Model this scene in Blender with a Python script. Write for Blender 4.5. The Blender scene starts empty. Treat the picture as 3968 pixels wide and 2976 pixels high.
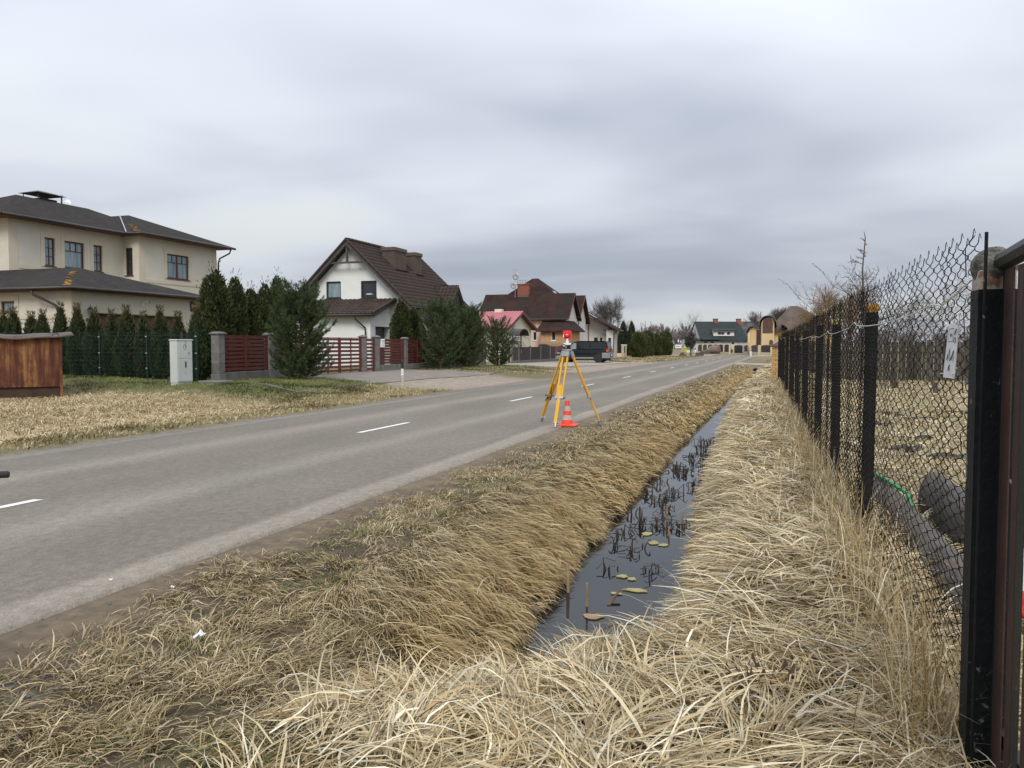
import bpy, math, random
import numpy as np
from mathutils import Vector, Matrix
R = math.radians
rng = np.random.default_rng(7)
random.seed(7)
scene = bpy.context.scene
COL = scene.collection

# ------------------------------------------------------------------ camera
F, CX, CY, H = 3095.0, 1984.0, 1488.0, 1.6
PITCH = math.atan((1488 - 1338) / F)
YAW = math.atan((3040 - 1984) / F * math.cos(PITCH))
cam = bpy.data.cameras.new('camera')
cam.sensor_fit = 'HORIZONTAL'
cam.sensor_width = 36.0
cam.lens = 36.0 * F / 3968.0
cam.clip_start = 0.05
cam.clip_end = 6000
camo = bpy.data.objects.new('camera', cam)
COL.objects.link(camo)
camo.location = (0, 0, H)
camo.rotation_euler = (math.pi / 2 - PITCH, 0, YAW)
scene.camera = camo

# ------------------------------------------------------------------ sky
SUN_EL, SUN_AZ = R(42), R(163)          # azimuth clockwise from +Y
world = bpy.data.worlds.new('World')
scene.world = world
world.use_nodes = True
nt = world.node_tree
nt.nodes.clear()
def wn(t, **k):
    n = nt.nodes.new(t)
    for a, b in k.items():
        setattr(n, a, b)
    return n
def wl(a, b):
    nt.links.new(a, b)
out = wn('ShaderNodeOutputWorld')
bg = wn('ShaderNodeBackground')
tc = wn('ShaderNodeTexCoord')
sep = wn('ShaderNodeSeparateXYZ')
wl(tc.outputs['Generated'], sep.inputs[0])
def wmath(op, a, b=None, clamp=False):
    n = wn('ShaderNodeMath', operation=op, use_clamp=clamp)
    for i, v in enumerate((a, b)):
        if v is None:
            continue
        if isinstance(v, (int, float)):
            n.inputs[i].default_value = v
        else:
            wl(v, n.inputs[i])
    return n.outputs[0]
zc = wmath('MAXIMUM', sep.outputs[2], 0.0)
den = wmath('ADD', zc, 0.13)
px = wmath('DIVIDE', sep.outputs[0], den)
py = wmath('DIVIDE', sep.outputs[1], den)
cmb = wn('ShaderNodeCombineXYZ')
wl(px, cmb.inputs[0]); wl(py, cmb.inputs[1])
def wnoise(scale, det, rough, off, dist=0.0, st=(1, 1, 1)):
    m = wn('ShaderNodeMapping')
    m.inputs['Location'].default_value = off
    m.inputs['Scale'].default_value = st
    m.inputs['Rotation'].default_value = (0, 0, R(-25))
    wl(cmb.outputs[0], m.inputs[0])
    n = wn('ShaderNodeTexNoise')
    n.inputs['Scale'].default_value = scale
    n.inputs['Detail'].default_value = det
    n.inputs['Roughness'].default_value = rough
    n.inputs['Distortion'].default_value = dist
    wl(m.outputs[0], n.inputs['Vector'])
    return n.outputs['Fac']
n1 = wnoise(0.55, 3, 0.45, (3.1, 1.7, 0), 0.35, (0.8, 1.15, 1))
n2 = wnoise(1.3, 3, 0.45, (9.2, 4.4, 0), 0.4, (0.9, 1.0, 1))
cl = wmath('ADD', wmath('MULTIPLY', n1, 0.80), wmath('MULTIPLY', n2, 0.20))
ramp = wn('ShaderNodeValToRGB')
ramp.color_ramp.interpolation = 'B_SPLINE'
ramp.color_ramp.elements[0].position = 0.36
ramp.color_ramp.elements[0].color = (0.47, 0.52, 0.625, 1)
ramp.color_ramp.elements[1].position = 0.60
ramp.color_ramp.elements[1].color = (0.99, 1.035, 1.12, 1)
wl(cl, ramp.inputs[0])
# overcast luminance: zenith about three times the horizon
lum = wmath('MULTIPLY', wmath('ADD', wmath('MULTIPLY', zc, 2.0), 1.0), 0.52)
mulc = wn('ShaderNodeMixRGB', blend_type='MULTIPLY')
mulc.inputs[0].default_value = 1.0
wl(ramp.outputs[0], mulc.inputs[1])
wl(lum, mulc.inputs[2])
skyt = wn('ShaderNodeTexSky')
skyt.sky_type = 'NISHITA'
skyt.sun_disc = False
skyt.sun_elevation = SUN_EL
skyt.sun_rotation = SUN_AZ
skym = wn('ShaderNodeMixRGB', blend_type='MULTIPLY')
skym.inputs[0].default_value = 1.0
skym.inputs[2].default_value = (0.08, 0.08, 0.08, 1)
wl(skyt.outputs[0], skym.inputs[1])
mx = wn('ShaderNodeMixRGB', blend_type='MIX')
mx.inputs[0].default_value = 0.93
wl(skym.outputs[0], mx.inputs[1])
wl(mulc.outputs[0], mx.inputs[2])
wl(mx.outputs[0], bg.inputs[0])
bg.inputs[1].default_value = 1.0
wl(bg.outputs[0], out.inputs[0])
# thin spot in the overcast: one soft sun
sun = bpy.data.lights.new('sun', 'SUN')
sun.energy = 1.5
sun.angle = R(24)
sun.color = (1.0, 0.94, 0.86)
suno = bpy.data.objects.new('sun', sun)
COL.objects.link(suno)
sd = Vector((math.sin(SUN_AZ) * math.cos(SUN_EL), math.cos(SUN_AZ) * math.cos(SUN_EL), math.sin(SUN_EL)))
suno.rotation_euler = (-sd).to_track_quat('-Z', 'Y').to_euler()
suno.location = (0, -5, 30)
vs = scene.view_settings
vs.view_transform = 'Standard'
vs.look = 'None'
vs.exposure = 0.3
vs.gamma = 1.0
vs.use_curve_mapping = False
scene.render.engine = 'CYCLES'
scene.render.resolution_x = 1024
scene.render.resolution_y = 768
scene.cycles.max_bounces = 5
scene.cycles.transparent_max_bounces = 8
scene.cycles.caustics_reflective = False
scene.cycles.caustics_refractive = False

# ------------------------------------------------------------------ pixel -> direction (photo pixels, 3968 x 2976)
def ray(x, y):
    a = (x - CX) / F; b = (CY - y) / F
    cp, sp = math.cos(PITCH), math.sin(PITCH)
    f = cp + b * sp; u = -sp + b * cp
    cy, sy = math.cos(YAW), math.sin(YAW)
    return (a * cy - f * sy, a * sy + f * cy, u)
def G(x, y, z=0.0):
    r = ray(x, y); t = (z - H) / r[2]
    return Vector((r[0] * t, r[1] * t, z))
def AX(x, y, X):
    r = ray(x, y); t = X / r[0]
    return Vector((X, r[1] * t, H + r[2] * t))
def AY(x, y, Y):
    r = ray(x, y); t = Y / r[1]
    return Vector((r[0] * t, Y, H + r[2] * t))
def c1(x, y): return (x / 2.212, 650 + y / 2.212)
def c4(x, y): return (1000 + x / 2.212, 850 + y / 2.212)
def c5(x, y): return (1700 + x / 2.765, 1000 + y / 2.765)
def c6(x, y): return (2400 + x / 3.16, 1050 + y / 3.16)
FA, FB = (0.69, 3.3), (-0.18, 26.15)          # ground line of the wire fence
def FL(x, y):
    r = ray(x, y); dx, dy = FB[0] - FA[0], FB[1] - FA[1]
    t = (FA[0] * dy - FA[1] * dx) / (r[0] * dy - r[1] * dx)
    return Vector((r[0] * t, r[1] * t, H + r[2] * t))
def fx(y):
    return FA[0] + (FB[0] - FA[0]) * (y - FA[1]) / (FB[1] - FA[1])

# ------------------------------------------------------------------ mesh helpers
class MB:
    def __init__(s):
        s.v = []; s.f = []
    def add(s, vs, fs):
        b = len(s.v)
        s.v.extend([tuple(p) for p in vs])
        s.f.extend([tuple(b + i for i in f) for f in fs])
        return s
    def box(s, x0, x1, y0, y1, z0, z1):
        return s.add([(x0,y0,z0),(x1,y0,z0),(x1,y1,z0),(x0,y1,z0),(x0,y0,z1),(x1,y0,z1),(x1,y1,z1),(x0,y1,z1)],
                     [(0,3,2,1),(4,5,6,7),(0,1,5,4),(1,2,6,5),(2,3,7,6),(3,0,4,7)])
    def cbox(s, x0, x1, y0, y1, z0, z1, c=0.01):
        """box with chamfered top and vertical edges"""
        def ring(x0, x1, y0, y1, z, c):
            return [(x0+c,y0,z),(x1-c,y0,z),(x1,y0+c,z),(x1,y1-c,z),(x1-c,y1,z),(x0+c,y1,z),(x0,y1-c,z),(x0,y0+c,z)]
        vs = ring(x0,x1,y0,y1,z0,c) + ring(x0,x1,y0,y1,z1-c,c) + ring(x0+c,x1-c,y0+c,y1-c,z1,c)
        fs = [tuple(range(7,-1,-1)), tuple(range(16,24))]
        for k in (0, 8):
            fs += [(k+i, k+(i+1)%8, k+8+(i+1)%8, k+8+i) for i in range(8)]
        return s.add(vs, fs)
    def obox(s, c, ux, uy, uz):
        c, ux, uy, uz = Vector(c), Vector(ux), Vector(uy), Vector(uz)
        vs = [c+a*ux+b*uy+d*uz for d in (-1,1) for a, b in ((-1,-1),(1,-1),(1,1),(-1,1))]
        return s.add(vs, [(0,3,2,1),(4,5,6,7),(0,1,5,4),(1,2,6,5),(2,3,7,6),(3,0,4,7)])
    def bar(s, p0, p1, w, t, up=(0,0,1)):
        p0, p1 = Vector(p0), Vector(p1)
        d = p1 - p0; L = d.length; d.normalize()
        sd = d.cross(Vector(up))
        if sd.length < 1e-4: sd = d.cross(Vector((1,0,0)))
        sd.normalize(); u = sd.cross(d)
        return s.obox((p0+p1)/2, d*L/2, sd*w/2, u*t/2)
    def path(s, pts, rad, n=6, cap=True, closed=False):
        pts = [Vector(p) for p in pts]
        if not hasattr(rad, '__len__'): rad = [rad]*len(pts)
        b = len(s.v); m = len(pts)
        prev = None
        for i, p in enumerate(pts):
            if closed: d = pts[(i+1)%m] - pts[i-1]
            else: d = pts[min(i+1,m-1)] - pts[max(i-1,0)]
            if d.length < 1e-9: d = Vector((0,0,1))
            d.normalize()
            if prev is None:
                a = d.cross(Vector((0,0,1)))
                if a.length < 0.05: a = d.cross(Vector((1,0,0)))
            else:
                a = prev - d*prev.dot(d)
                if a.length < 1e-6: a = d.orthogonal()
            a.normalize(); prev = a
            c = d.cross(a)
            for k in range(n):
                t = 2*math.pi*k/n
                s.v.append(tuple(p + (a*math.cos(t)+c*math.sin(t))*rad[i]))
        for i in range(m if closed else m-1):
            j = (i+1) % m
            for k in range(n):
                s.f.append((b+i*n+k, b+i*n+(k+1)%n, b+j*n+(k+1)%n, b+j*n+k))
        if cap and not closed:
            s.f.append(tuple(b+k for k in range(n-1,-1,-1)))
            s.f.append(tuple(b+(m-1)*n+k for k in range(n)))
        return s
    def cyl(s, p0, p1, r0, r1=None, n=10):
        return s.path([p0, p1], [r0, r0 if r1 is None else r1], n)
    def lathe(s, c, prof, n=16, axis='z'):
        b = len(s.v)
        for r, z in prof:
            for k in range(n):
                t = 2*math.pi*k/n
                q = (r*math.cos(t), r*math.sin(t), z)
                if axis == 'y': q = (q[0], q[2], q[1])
                if axis == 'x': q = (q[2], q[0], q[1])
                s.v.append((c[0]+q[0], c[1]+q[1], c[2]+q[2]))
        m = len(prof)
        for i in range(m-1):
            for k in range(n):
                s.f.append((b+i*n+k, b+i*n+(k+1)%n, b+(i+1)*n+(k+1)%n, b+(i+1)*n+k))
        s.f.append(tuple(b+k for k in range(n-1,-1,-1)))
        s.f.append(tuple(b+(m-1)*n+k for k in range(n)))
        return s
    def prism(s, poly, vec):
        """solid from polygon (3D points) pushed along vec"""
        poly = [Vector(p) for p in poly]; vec = Vector(vec); n = len(poly)
        vs = poly + [p+vec for p in poly]
        fs = [tuple(range(n)), tuple(range(2*n-1,n-1,-1))]
        fs += [(i, i+n, (i+1)%n+n, (i+1)%n) for i in range(n)]
        return s.add(vs, fs)
    def slab(s, poly, t=0.12):
        return s.prism(poly, (0,0,-t))
    def blob(s, c, r, seed=0, amp=0.2, nu=10, nv=7):
        rr = random.Random(seed); b = len(s.v)
        ph = [rr.uniform(0,6.28) for _ in range(6)]
        c = Vector(c)
        for j in range(nv+1):
            th = math.pi*j/nv
            for i in range(nu):
                a = 2*math.pi*i/nu
                k = 1+amp*(math.sin(2*a+ph[0])*math.sin(th+ph[1])+0.6*math.sin(3*a+ph[2]+2*th)+0.4*math.sin(5*th+ph[3]))*0.6
                s.v.append(tuple(c+Vector((r[0]*k*math.sin(th)*math.cos(a), r[1]*k*math.sin(th)*math.sin(a), r[2]*k*math.cos(th)))))
        for j in range(nv):
            for i in range(nu):
                s.f.append((b+j*nu+i, b+(j+1)*nu+i, b+(j+1)*nu+(i+1)%nu, b+j*nu+(i+1)%nu))
        return s
    def mesh(s, name, off=(0,0,0), smooth=False):
        me = bpy.data.meshes.new(name)
        o = off
        me.from_pydata([(a-o[0], b-o[1], c-o[2]) for a, b, c in s.v], [], s.f)
        if smooth:
            me.polygons.foreach_set('use_smooth', [True]*len(me.polygons))
        me.update()
        return me

def wloc(o):
    p = Vector((0,0,0))
    while o is not None:
        p = p + o.location; o = o.parent
    return p
def tag(o, label=None, cat=None, group=None, kind=None):
    if label: o['label'] = label
    if cat: o['category'] = cat
    if group: o['group'] = group
    if kind: o['kind'] = kind
    return o
def link(name, data, parent=None, loc=None):
    o = bpy.data.objects.new(name, data)
    COL.objects.link(o)
    if parent is not None: o.parent = parent
    if loc is not None: o.location = loc
    return o
def thing(name, loc, label, cat, group=None, rz=0.0):
    o = link(name, None, None, loc)
    o.rotation_euler.z = rz
    o.empty_display_size = 0.2
    return tag(o, label, cat, group)
def part(name, mb, mat, parent, smooth=False, local=False, label=None, kind=None):
    """mesh under a thing; coordinates are world unless local"""
    off = (0,0,0) if local else wloc(parent)
    me = mb.mesh(name, off, smooth)
    me.materials.append(mat)
    o = link(name, me, parent)
    return tag(o, label, kind=kind)
def solo(name, mb, mat, loc, label=None, cat=None, group=None, kind=None, smooth=False):
    """a thing that is one mesh (world coordinates), origin at loc"""
    me = mb.mesh(name, loc, smooth)
    me.materials.append(mat)
    return tag(link(name, me, None, loc), label, cat, group, kind)
def piece(name, me, parent, loc, rot=None, scale=None):
    o = link(name, me, parent, loc)
    if rot is not None: o.rotation_euler = rot
    if scale is not None: o.scale = scale
    return o
def dup(o, parent=None):
    c = o.copy(); COL.objects.link(c); c.parent = parent
    for ch in list(o.children): dup(ch, c)
    return c
ORD = ['first','second','third','fourth','fifth','sixth','seventh','eighth','ninth','tenth','eleventh','twelfth','thirteenth','fourteenth','fifteenth','sixteenth']

def ordw(n):
    if n <= 16: return ORD[n-1]
    if n < 20: return {17:'seventeenth',18:'eighteenth',19:'nineteenth'}[n]
    t, u = divmod(n, 10); w = ['twenty','thirty','forty'][t-2]
    return w[:-1]+'ieth' if u == 0 else w+'-'+ORD[u-1]

# ------------------------------------------------------------------ materials
def pm(name, c1, c2=None, scale=4.0, rough=0.8, bump=0.0, bscale=None, metal=0.0, detail=4.0, stretch=(1,1,1),
       lo=0.35, hi=0.65, rand=0.0, spec=0.5, coat=0.0, world_pos=False, attr=None, trans=0.0, c3=None, s3=1.0, t3=(0.55,0.7)):
    m = bpy.data.materials.new(name); m.use_nodes = True
    t = m.node_tree; b = t.nodes['Principled BSDF']
    b.inputs['Roughness'].default_value = rough
    b.inputs['Metallic'].default_value = metal
    b.inputs['Specular IOR Level'].default_value = spec
    b.inputs['Coat Weight'].default_value = coat
    if trans: b.inputs['Transmission Weight'].default_value = trans
    N = lambda ty: t.nodes.new(ty)
    L = t.links.new
    col = None
    if world_pos:
        g = N('ShaderNodeNewGeometry'); vec = g.outputs['Position']
    else:
        g = N('ShaderNodeTexCoord'); vec = g.outputs['Object']
        oi = N('ShaderNodeObjectInfo')
        mm = N('ShaderNodeMath'); mm.operation = 'MULTIPLY'; mm.inputs[1].default_value = 37.0
        L(oi.outputs['Random'], mm.inputs[0])
        va = N('ShaderNodeVectorMath'); va.operation = 'ADD'
        L(vec, va.inputs[0]); L(mm.outputs[0], va.inputs[1]); vec = va.outputs[0]
    mp = N('ShaderNodeMapping'); mp.inputs['Scale'].default_value = stretch
    L(vec, mp.inputs[0]); vec = mp.outputs[0]
    def noise(sc, det=detail, rg=0.6):
        n = N('ShaderNodeTexNoise'); n.inputs['Scale'].default_value = sc
        n.inputs['Detail'].default_value = det; n.inputs['Roughness'].default_value = rg
        L(vec, n.inputs['Vector']); return n.outputs['Fac']
    if c2 is None and attr is None:
        b.inputs['Base Color'].default_value = (*c1, 1)
        rgb = None
    if c2 is not None:
        r = N('ShaderNodeValToRGB')
        r.color_ramp.elements[0].position = lo; r.color_ramp.elements[0].color = (*c1, 1)
        r.color_ramp.elements[1].position = hi; r.color_ramp.elements[1].color = (*c2, 1)
        L(noise(scale), r.inputs[0]); col = r.outputs[0]
    if c3 is not None:
        r3 = N('ShaderNodeValToRGB')
        r3.color_ramp.elements[0].position = t3[0]; r3.color_ramp.elements[0].color = (0,0,0,1)
        r3.color_ramp.elements[1].position = t3[1]; r3.color_ramp.elements[1].color = (1,1,1,1)
        L(noise(s3), r3.inputs[0])
        x = N('ShaderNodeMixRGB'); L(r3.outputs[0], x.inputs[0])
        if col is None: x.inputs[1].default_value = (*c1, 1)
        else: L(col, x.inputs[1])
        x.inputs[2].default_value = (*c3, 1); col = x.outputs[0]
    if attr:
        a = N('ShaderNodeAttribute'); a.attribute_name = attr
        if col is None: col = a.outputs['Color']
        else:
            x = N('ShaderNodeMixRGB'); x.blend_type = 'MULTIPLY'; x.inputs[0].default_value = 1
            L(col, x.inputs[1]); L(a.outputs['Color'], x.inputs[2]); col = x.outputs[0]
    if rand:
        oi2 = N('ShaderNodeObjectInfo')
        mr = N('ShaderNodeMapRange'); mr.inputs[3].default_value = 1-rand; mr.inputs[4].default_value = 1+rand
        L(oi2.outputs['Random'], mr.inputs[0])
        x = N('ShaderNodeMixRGB'); x.blend_type = 'MULTIPLY'; x.inputs[0].default_value = 1
        if col is None: x.inputs[1].default_value = (*c1, 1)
        else: L(col, x.inputs[1])
        L(mr.outputs[0], x.inputs[2]); col = x.outputs[0]
    if col is not None: L(col, b.inputs['Base Color'])
    if bump:
        bp = N('ShaderNodeBump'); bp.inputs['Strength'].default_value = bump
        bp.inputs['Distance'].default_value = 0.02
        L(noise(bscale or scale*3, 5), bp.inputs['Height']); L(bp.outputs[0], b.inputs['Normal'])
    return m
M = {}
M['plaster_beige'] = pm('plaster_beige', (0.60,0.555,0.46), (0.66,0.615,0.52), 0.9, 0.9, 0.25, 60)
M['plaster_trim'] = pm('plaster_trim', (0.60,0.525,0.395), (0.65,0.575,0.445), 1.2, 0.9, 0.2, 60)
M['plaster_white'] = pm('plaster_white', (0.76,0.78,0.745), (0.82,0.84,0.81), 0.8, 0.9, 0.2, 50)
M['plaster_cream'] = pm('plaster_cream', (0.66,0.62,0.48), (0.72,0.68,0.54), 0.8, 0.9, 0.2, 50)
M['plaster_pink'] = pm('plaster_pink', (0.68,0.48,0.38), (0.73,0.54,0.44), 0.8, 0.9, 0.2, 40)
M['plaster_orange'] = pm('plaster_orange', (0.46,0.26,0.12), (0.52,0.31,0.16), 0.8, 0.9, 0.2, 40)
M['plaster_paleg'] = pm('plaster_paleg', (0.56,0.54,0.50), (0.64,0.62,0.59), 0.6, 0.9, 0.2, 40)
M['plaster_old'] = pm('plaster_old', (0.42,0.42,0.41), (0.60,0.60,0.59), 0.7, 0.9, 0.2, 30)
M['plaster_yellow'] = pm('plaster_yellow', (0.60,0.45,0.235), (0.66,0.51,0.285), 0.5, 0.9, 0.2, 30)
M['shingle'] = pm('shingle', (0.030,0.027,0.025), (0.046,0.041,0.037), 3.0, 0.95, 0.6, 25, stretch=(1,1,1), spec=0.12, c3=(0.06,0.055,0.03), s3=0.5, t3=(0.58,0.75))
M['shingle_brown'] = pm('shingle_brown', (0.030,0.020,0.018), (0.060,0.030,0.026), 0.9, 0.95, 0.5, 20, spec=0.12, c3=(0.03,0.03,0.024), s3=0.45, t3=(0.5,0.62))
M['lichen'] = pm('lichen', (0.40,0.21,0.03), (0.20,0.12,0.03), 14, 0.95, 0.5, 40)
M['tile_brown'] = pm('tile_brown', (0.046,0.033,0.028), (0.066,0.047,0.039), 5, 0.75, 0.25, 30, rand=0.22, spec=0.2, c3=(0.12,0.10,0.035), s3=1.6, t3=(0.62,0.75))
M['tile_pink'] = pm('tile_pink', (0.40,0.125,0.145), (0.47,0.17,0.19), 2, 0.5, 0.1, 20)
M['gutter_brown'] = pm('gutter_brown', (0.028,0.020,0.018), (0.04,0.028,0.024), 3, 0.45)
M['soffit_brown'] = pm('soffit_brown', (0.14,0.062,0.048), (0.18,0.085,0.065), 3, 0.7)
M['wood_dark'] = pm('wood_dark', (0.048,0.044,0.040), (0.085,0.078,0.070), 3, 0.75, 0.3, 20, stretch=(1,1,6))
M['window_brown'] = pm('window_brown', (0.07,0.024,0.018), (0.10,0.038,0.028), 5, 0.5)
M['window_dark'] = pm('window_dark', (0.018,0.020,0.020), (0.026,0.028,0.028), 5, 0.4)
M['window_white'] = pm('window_white', (0.70,0.70,0.70), (0.78,0.78,0.78), 5, 0.5)
M['glass'] = pm('glass', (0.018,0.022,0.026), (0.035,0.04,0.045), 1.2, 0.06, spec=0.6)
M['garage_door'] = pm('garage_door', (0.085,0.042,0.024), (0.12,0.062,0.036), 2.0, 0.6, 0.2, 12, stretch=(1,1,5))
M['garage_grey'] = pm('garage_grey', (0.045,0.038,0.035), (0.06,0.05,0.046), 2.0, 0.55)
M['concrete'] = pm('concrete', (0.125,0.122,0.112), (0.19,0.185,0.172), 3.5, 0.92, 0.5, 40, rand=0.1)
M['concrete_dark'] = pm('concrete_dark', (0.075,0.068,0.058), (0.15,0.135,0.115), 3.0, 0.95, 0.8, 30, c3=(0.19,0.11,0.09), s3=1.6, t3=(0.6,0.75))
M['concrete_round'] = pm('concrete_round', (0.115,0.105,0.095), (0.185,0.17,0.155), 3.0, 0.92, 0.4, 30)
M['red_paint'] = pm('red_paint', (0.095,0.022,0.020), (0.135,0.030,0.026), 6, 0.6, 0.15, 30, stretch=(1,0.3,2), rand=0.1)
M['green_wire'] = pm('green_wire', (0.006,0.026,0.018), None, rough=0.5)
M['black_metal'] = pm('black_metal', (0.014,0.014,0.015), (0.024,0.024,0.025), 6, 0.5)
M['steel'] = pm('steel', (0.36,0.37,0.38), (0.44,0.45,0.46), 8, 0.45, metal=0.5)
M['cabinet'] = pm('cabinet', (0.50,0.53,0.50), (0.56,0.59,0.56), 1.5, 0.55, 0.05, 30)
M['paint_white'] = pm('paint_white', (0.62,0.61,0.58), (0.76,0.75,0.72), 8, 0.75, 0.3, 60, lo=0.25, hi=0.5)
M['white_plastic'] = pm('white_plastic', (0.74,0.75,0.77), (0.80,0.81,0.83), 6, 0.4)
M['ink'] = pm('ink', (0.012,0.012,0.014), None, rough=0.6)
M['ink_grey'] = pm('ink_grey', (0.10,0.10,0.12), None, rough=0.6)
M['tripod_yellow'] = pm('tripod_yellow', (0.66,0.34,0.018), (0.74,0.40,0.03), 9, 0.42, 0.05, 60, stretch=(1,1,0.2))
M['red_plastic'] = pm('red_plastic', (0.66,0.022,0.028), (0.72,0.035,0.04), 9, 0.45)
M['orange_plastic'] = pm('orange_plastic', (0.78,0.055,0.024), (0.84,0.085,0.035), 7, 0.5)
M['reflective_grey'] = pm('reflective_grey', (0.40,0.37,0.31), (0.50,0.47,0.41), 9, 0.55)
M['bark_grey'] = pm('bark_grey', (0.075,0.066,0.058), (0.125,0.11,0.10), 6, 0.95)
M['bark_tan'] = pm('bark_tan', (0.20,0.135,0.075), (0.27,0.19,0.11), 3, 0.95)
M['bark_birch'] = pm('bark_birch', (0.16,0.13,0.13), (0.22,0.185,0.18), 3, 0.95)
M['bark_lichen'] = pm('bark_lichen', (0.06,0.052,0.045), (0.11,0.095,0.08), 4, 0.95, c3=(0.30,0.24,0.05), s3=1.8, t3=(0.62,0.7))
M['bark_pine'] = pm('bark_pine', (0.09,0.065,0.045), (0.15,0.105,0.075), 9, 0.95, 0.5, 30)
M['van_black'] = pm('van_black', (0.009,0.012,0.015), (0.013,0.017,0.02), 2, 0.5, coat=0.0, spec=0.35)
M['van_glass'] = pm('van_glass', (0.012,0.014,0.016), None, rough=0.08)
M['van_window_light'] = pm('van_window_light', (0.30,0.32,0.34), (0.20,0.22,0.24), 2.2, 0.08)
M['van_grey'] = pm('van_grey', (0.21,0.215,0.22), (0.25,0.255,0.26), 5, 0.6)
M['rubber'] = pm('rubber', (0.018,0.018,0.018), (0.03,0.03,0.029), 8, 0.8)
M['tail_red'] = pm('tail_red', (0.42,0.015,0.02), None, rough=0.2)
M['amber'] = pm('amber', (0.6,0.22,0.05), None, rough=0.25)
M['brick_yellow'] = pm('brick_yellow', (0.48,0.29,0.115), (0.58,0.37,0.16), 7, 0.85, 0.3, 30, rand=0.14)
M['brick_red'] = pm('brick_red', (0.27,0.085,0.055), (0.36,0.13,0.085), 7, 0.88, 0.3, 25, rand=0.15)
M['brick_brown'] = pm('brick_brown', (0.085,0.066,0.056), (0.13,0.10,0.085), 9, 0.88, 0.3, 25)
M['brick_pale'] = pm('brick_pale', (0.60,0.50,0.34), (0.68,0.58,0.42), 4, 0.88, 0.3, 25, rand=0.1)
M['mortar'] = pm('mortar', (0.10,0.085,0.07), (0.15,0.13,0.11), 8, 0.95)
M['fence_brown'] = pm('fence_brown', (0.035,0.026,0.024), (0.05,0.037,0.034), 3, 0.55, rand=0.1)
M['maroon'] = pm('maroon', (0.11,0.022,0.024), (0.14,0.03,0.032), 2, 0.5)
M['wood_fence'] = pm('wood_fence', (0.050,0.044,0.033), (0.095,0.082,0.062), 4, 0.9, 0.3, 25, stretch=(3,3,0.6), rand=0.25)
M['post_black'] = pm('post_black', (0.008,0.009,0.010), (0.014,0.016,0.017), 5, 0.7, 0.5, 25, spec=0.2, c3=(0.20,0.20,0.185), s3=9.0, t3=(0.655,0.69))
M['post_concrete'] = pm('post_concrete', (0.010,0.011,0.011), (0.02,0.021,0.02), 5, 0.95, 0.6, 25, spec=0.1)
M['wire_dark'] = pm('wire_dark', (0.010,0.009,0.008), (0.022,0.018,0.015), 9, 0.85, spec=0.1)
M['wire_white'] = pm('wire_white', (0.66,0.66,0.64), (0.5,0.5,0.48), 9, 0.5)
M['gate_brown'] = pm('gate_brown', (0.030,0.012,0.009), (0.048,0.019,0.014), 5, 0.6, 0.25, 25, rand=0.1)
M['gate_green'] = pm('gate_green', (0.008,0.013,0.012), (0.014,0.02,0.018), 5, 0.5, 0.3, 25, c3=(0.18,0.19,0.185), s3=9.0, t3=(0.66,0.70))
M['hose'] = pm('hose', (0.02,0.26,0.09), None, rough=0.4)
M['boulder'] = pm('boulder', (0.12,0.08,0.06), (0.21,0.15,0.115), 1.2, 0.95, 0.8, 6)
M['reed'] = pm('reed', (0.035,0.028,0.022), (0.075,0.058,0.042), 9, 0.85)
M['reed_tan'] = pm('reed_tan', (0.26,0.17,0.085), (0.36,0.25,0.14), 9, 0.85)
M['dead_brown'] = pm('dead_brown', (0.085,0.05,0.03), (0.16,0.095,0.055), 9, 0.9)
M['float_leaf'] = pm('float_leaf', (0.30,0.27,0.10), (0.38,0.33,0.15), 9, 0.7)
M['litter'] = pm('litter', (0.66,0.66,0.66), (0.78,0.78,0.79), 9, 0.6)
M['hi_vis'] = pm('hi_vis', (0.66,0.80,0.05), (0.72,0.85,0.08), 6, 0.6)
M['trousers'] = pm('trousers', (0.02,0.02,0.024), None, rough=0.8)
M['skin'] = pm('skin', (0.5,0.32,0.24), None, rough=0.6)
M['hair'] = pm('hair', (0.03,0.022,0.016), None, rough=0.7)
M['slate'] = pm('slate', (0.014,0.022,0.022), (0.024,0.034,0.034), 1.0, 0.8, 0.3, 8)
M['slate_grey'] = pm('slate_grey', (0.055,0.055,0.052), (0.10,0.10,0.095), 1.0, 0.85, 0.3, 8)
M['roof_tan'] = pm('roof_tan', (0.075,0.052,0.042), (0.125,0.088,0.07), 0.6, 0.85, 0.3, 8)
M['arch_metal'] = pm('arch_metal', (0.09,0.083,0.078), (0.13,0.122,0.115), 0.8, 0.55)
M['panel_brown'] = pm('panel_brown', (0.085,0.045,0.036), (0.12,0.066,0.054), 1.5, 0.7)
M['foliage'] = pm('foliage', (0,0,0), None, attr='col', rough=0.75, spec=0.25)
M['grass'] = pm('grass', (0,0,0), None, attr='col', rough=0.7, spec=0.25)
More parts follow.
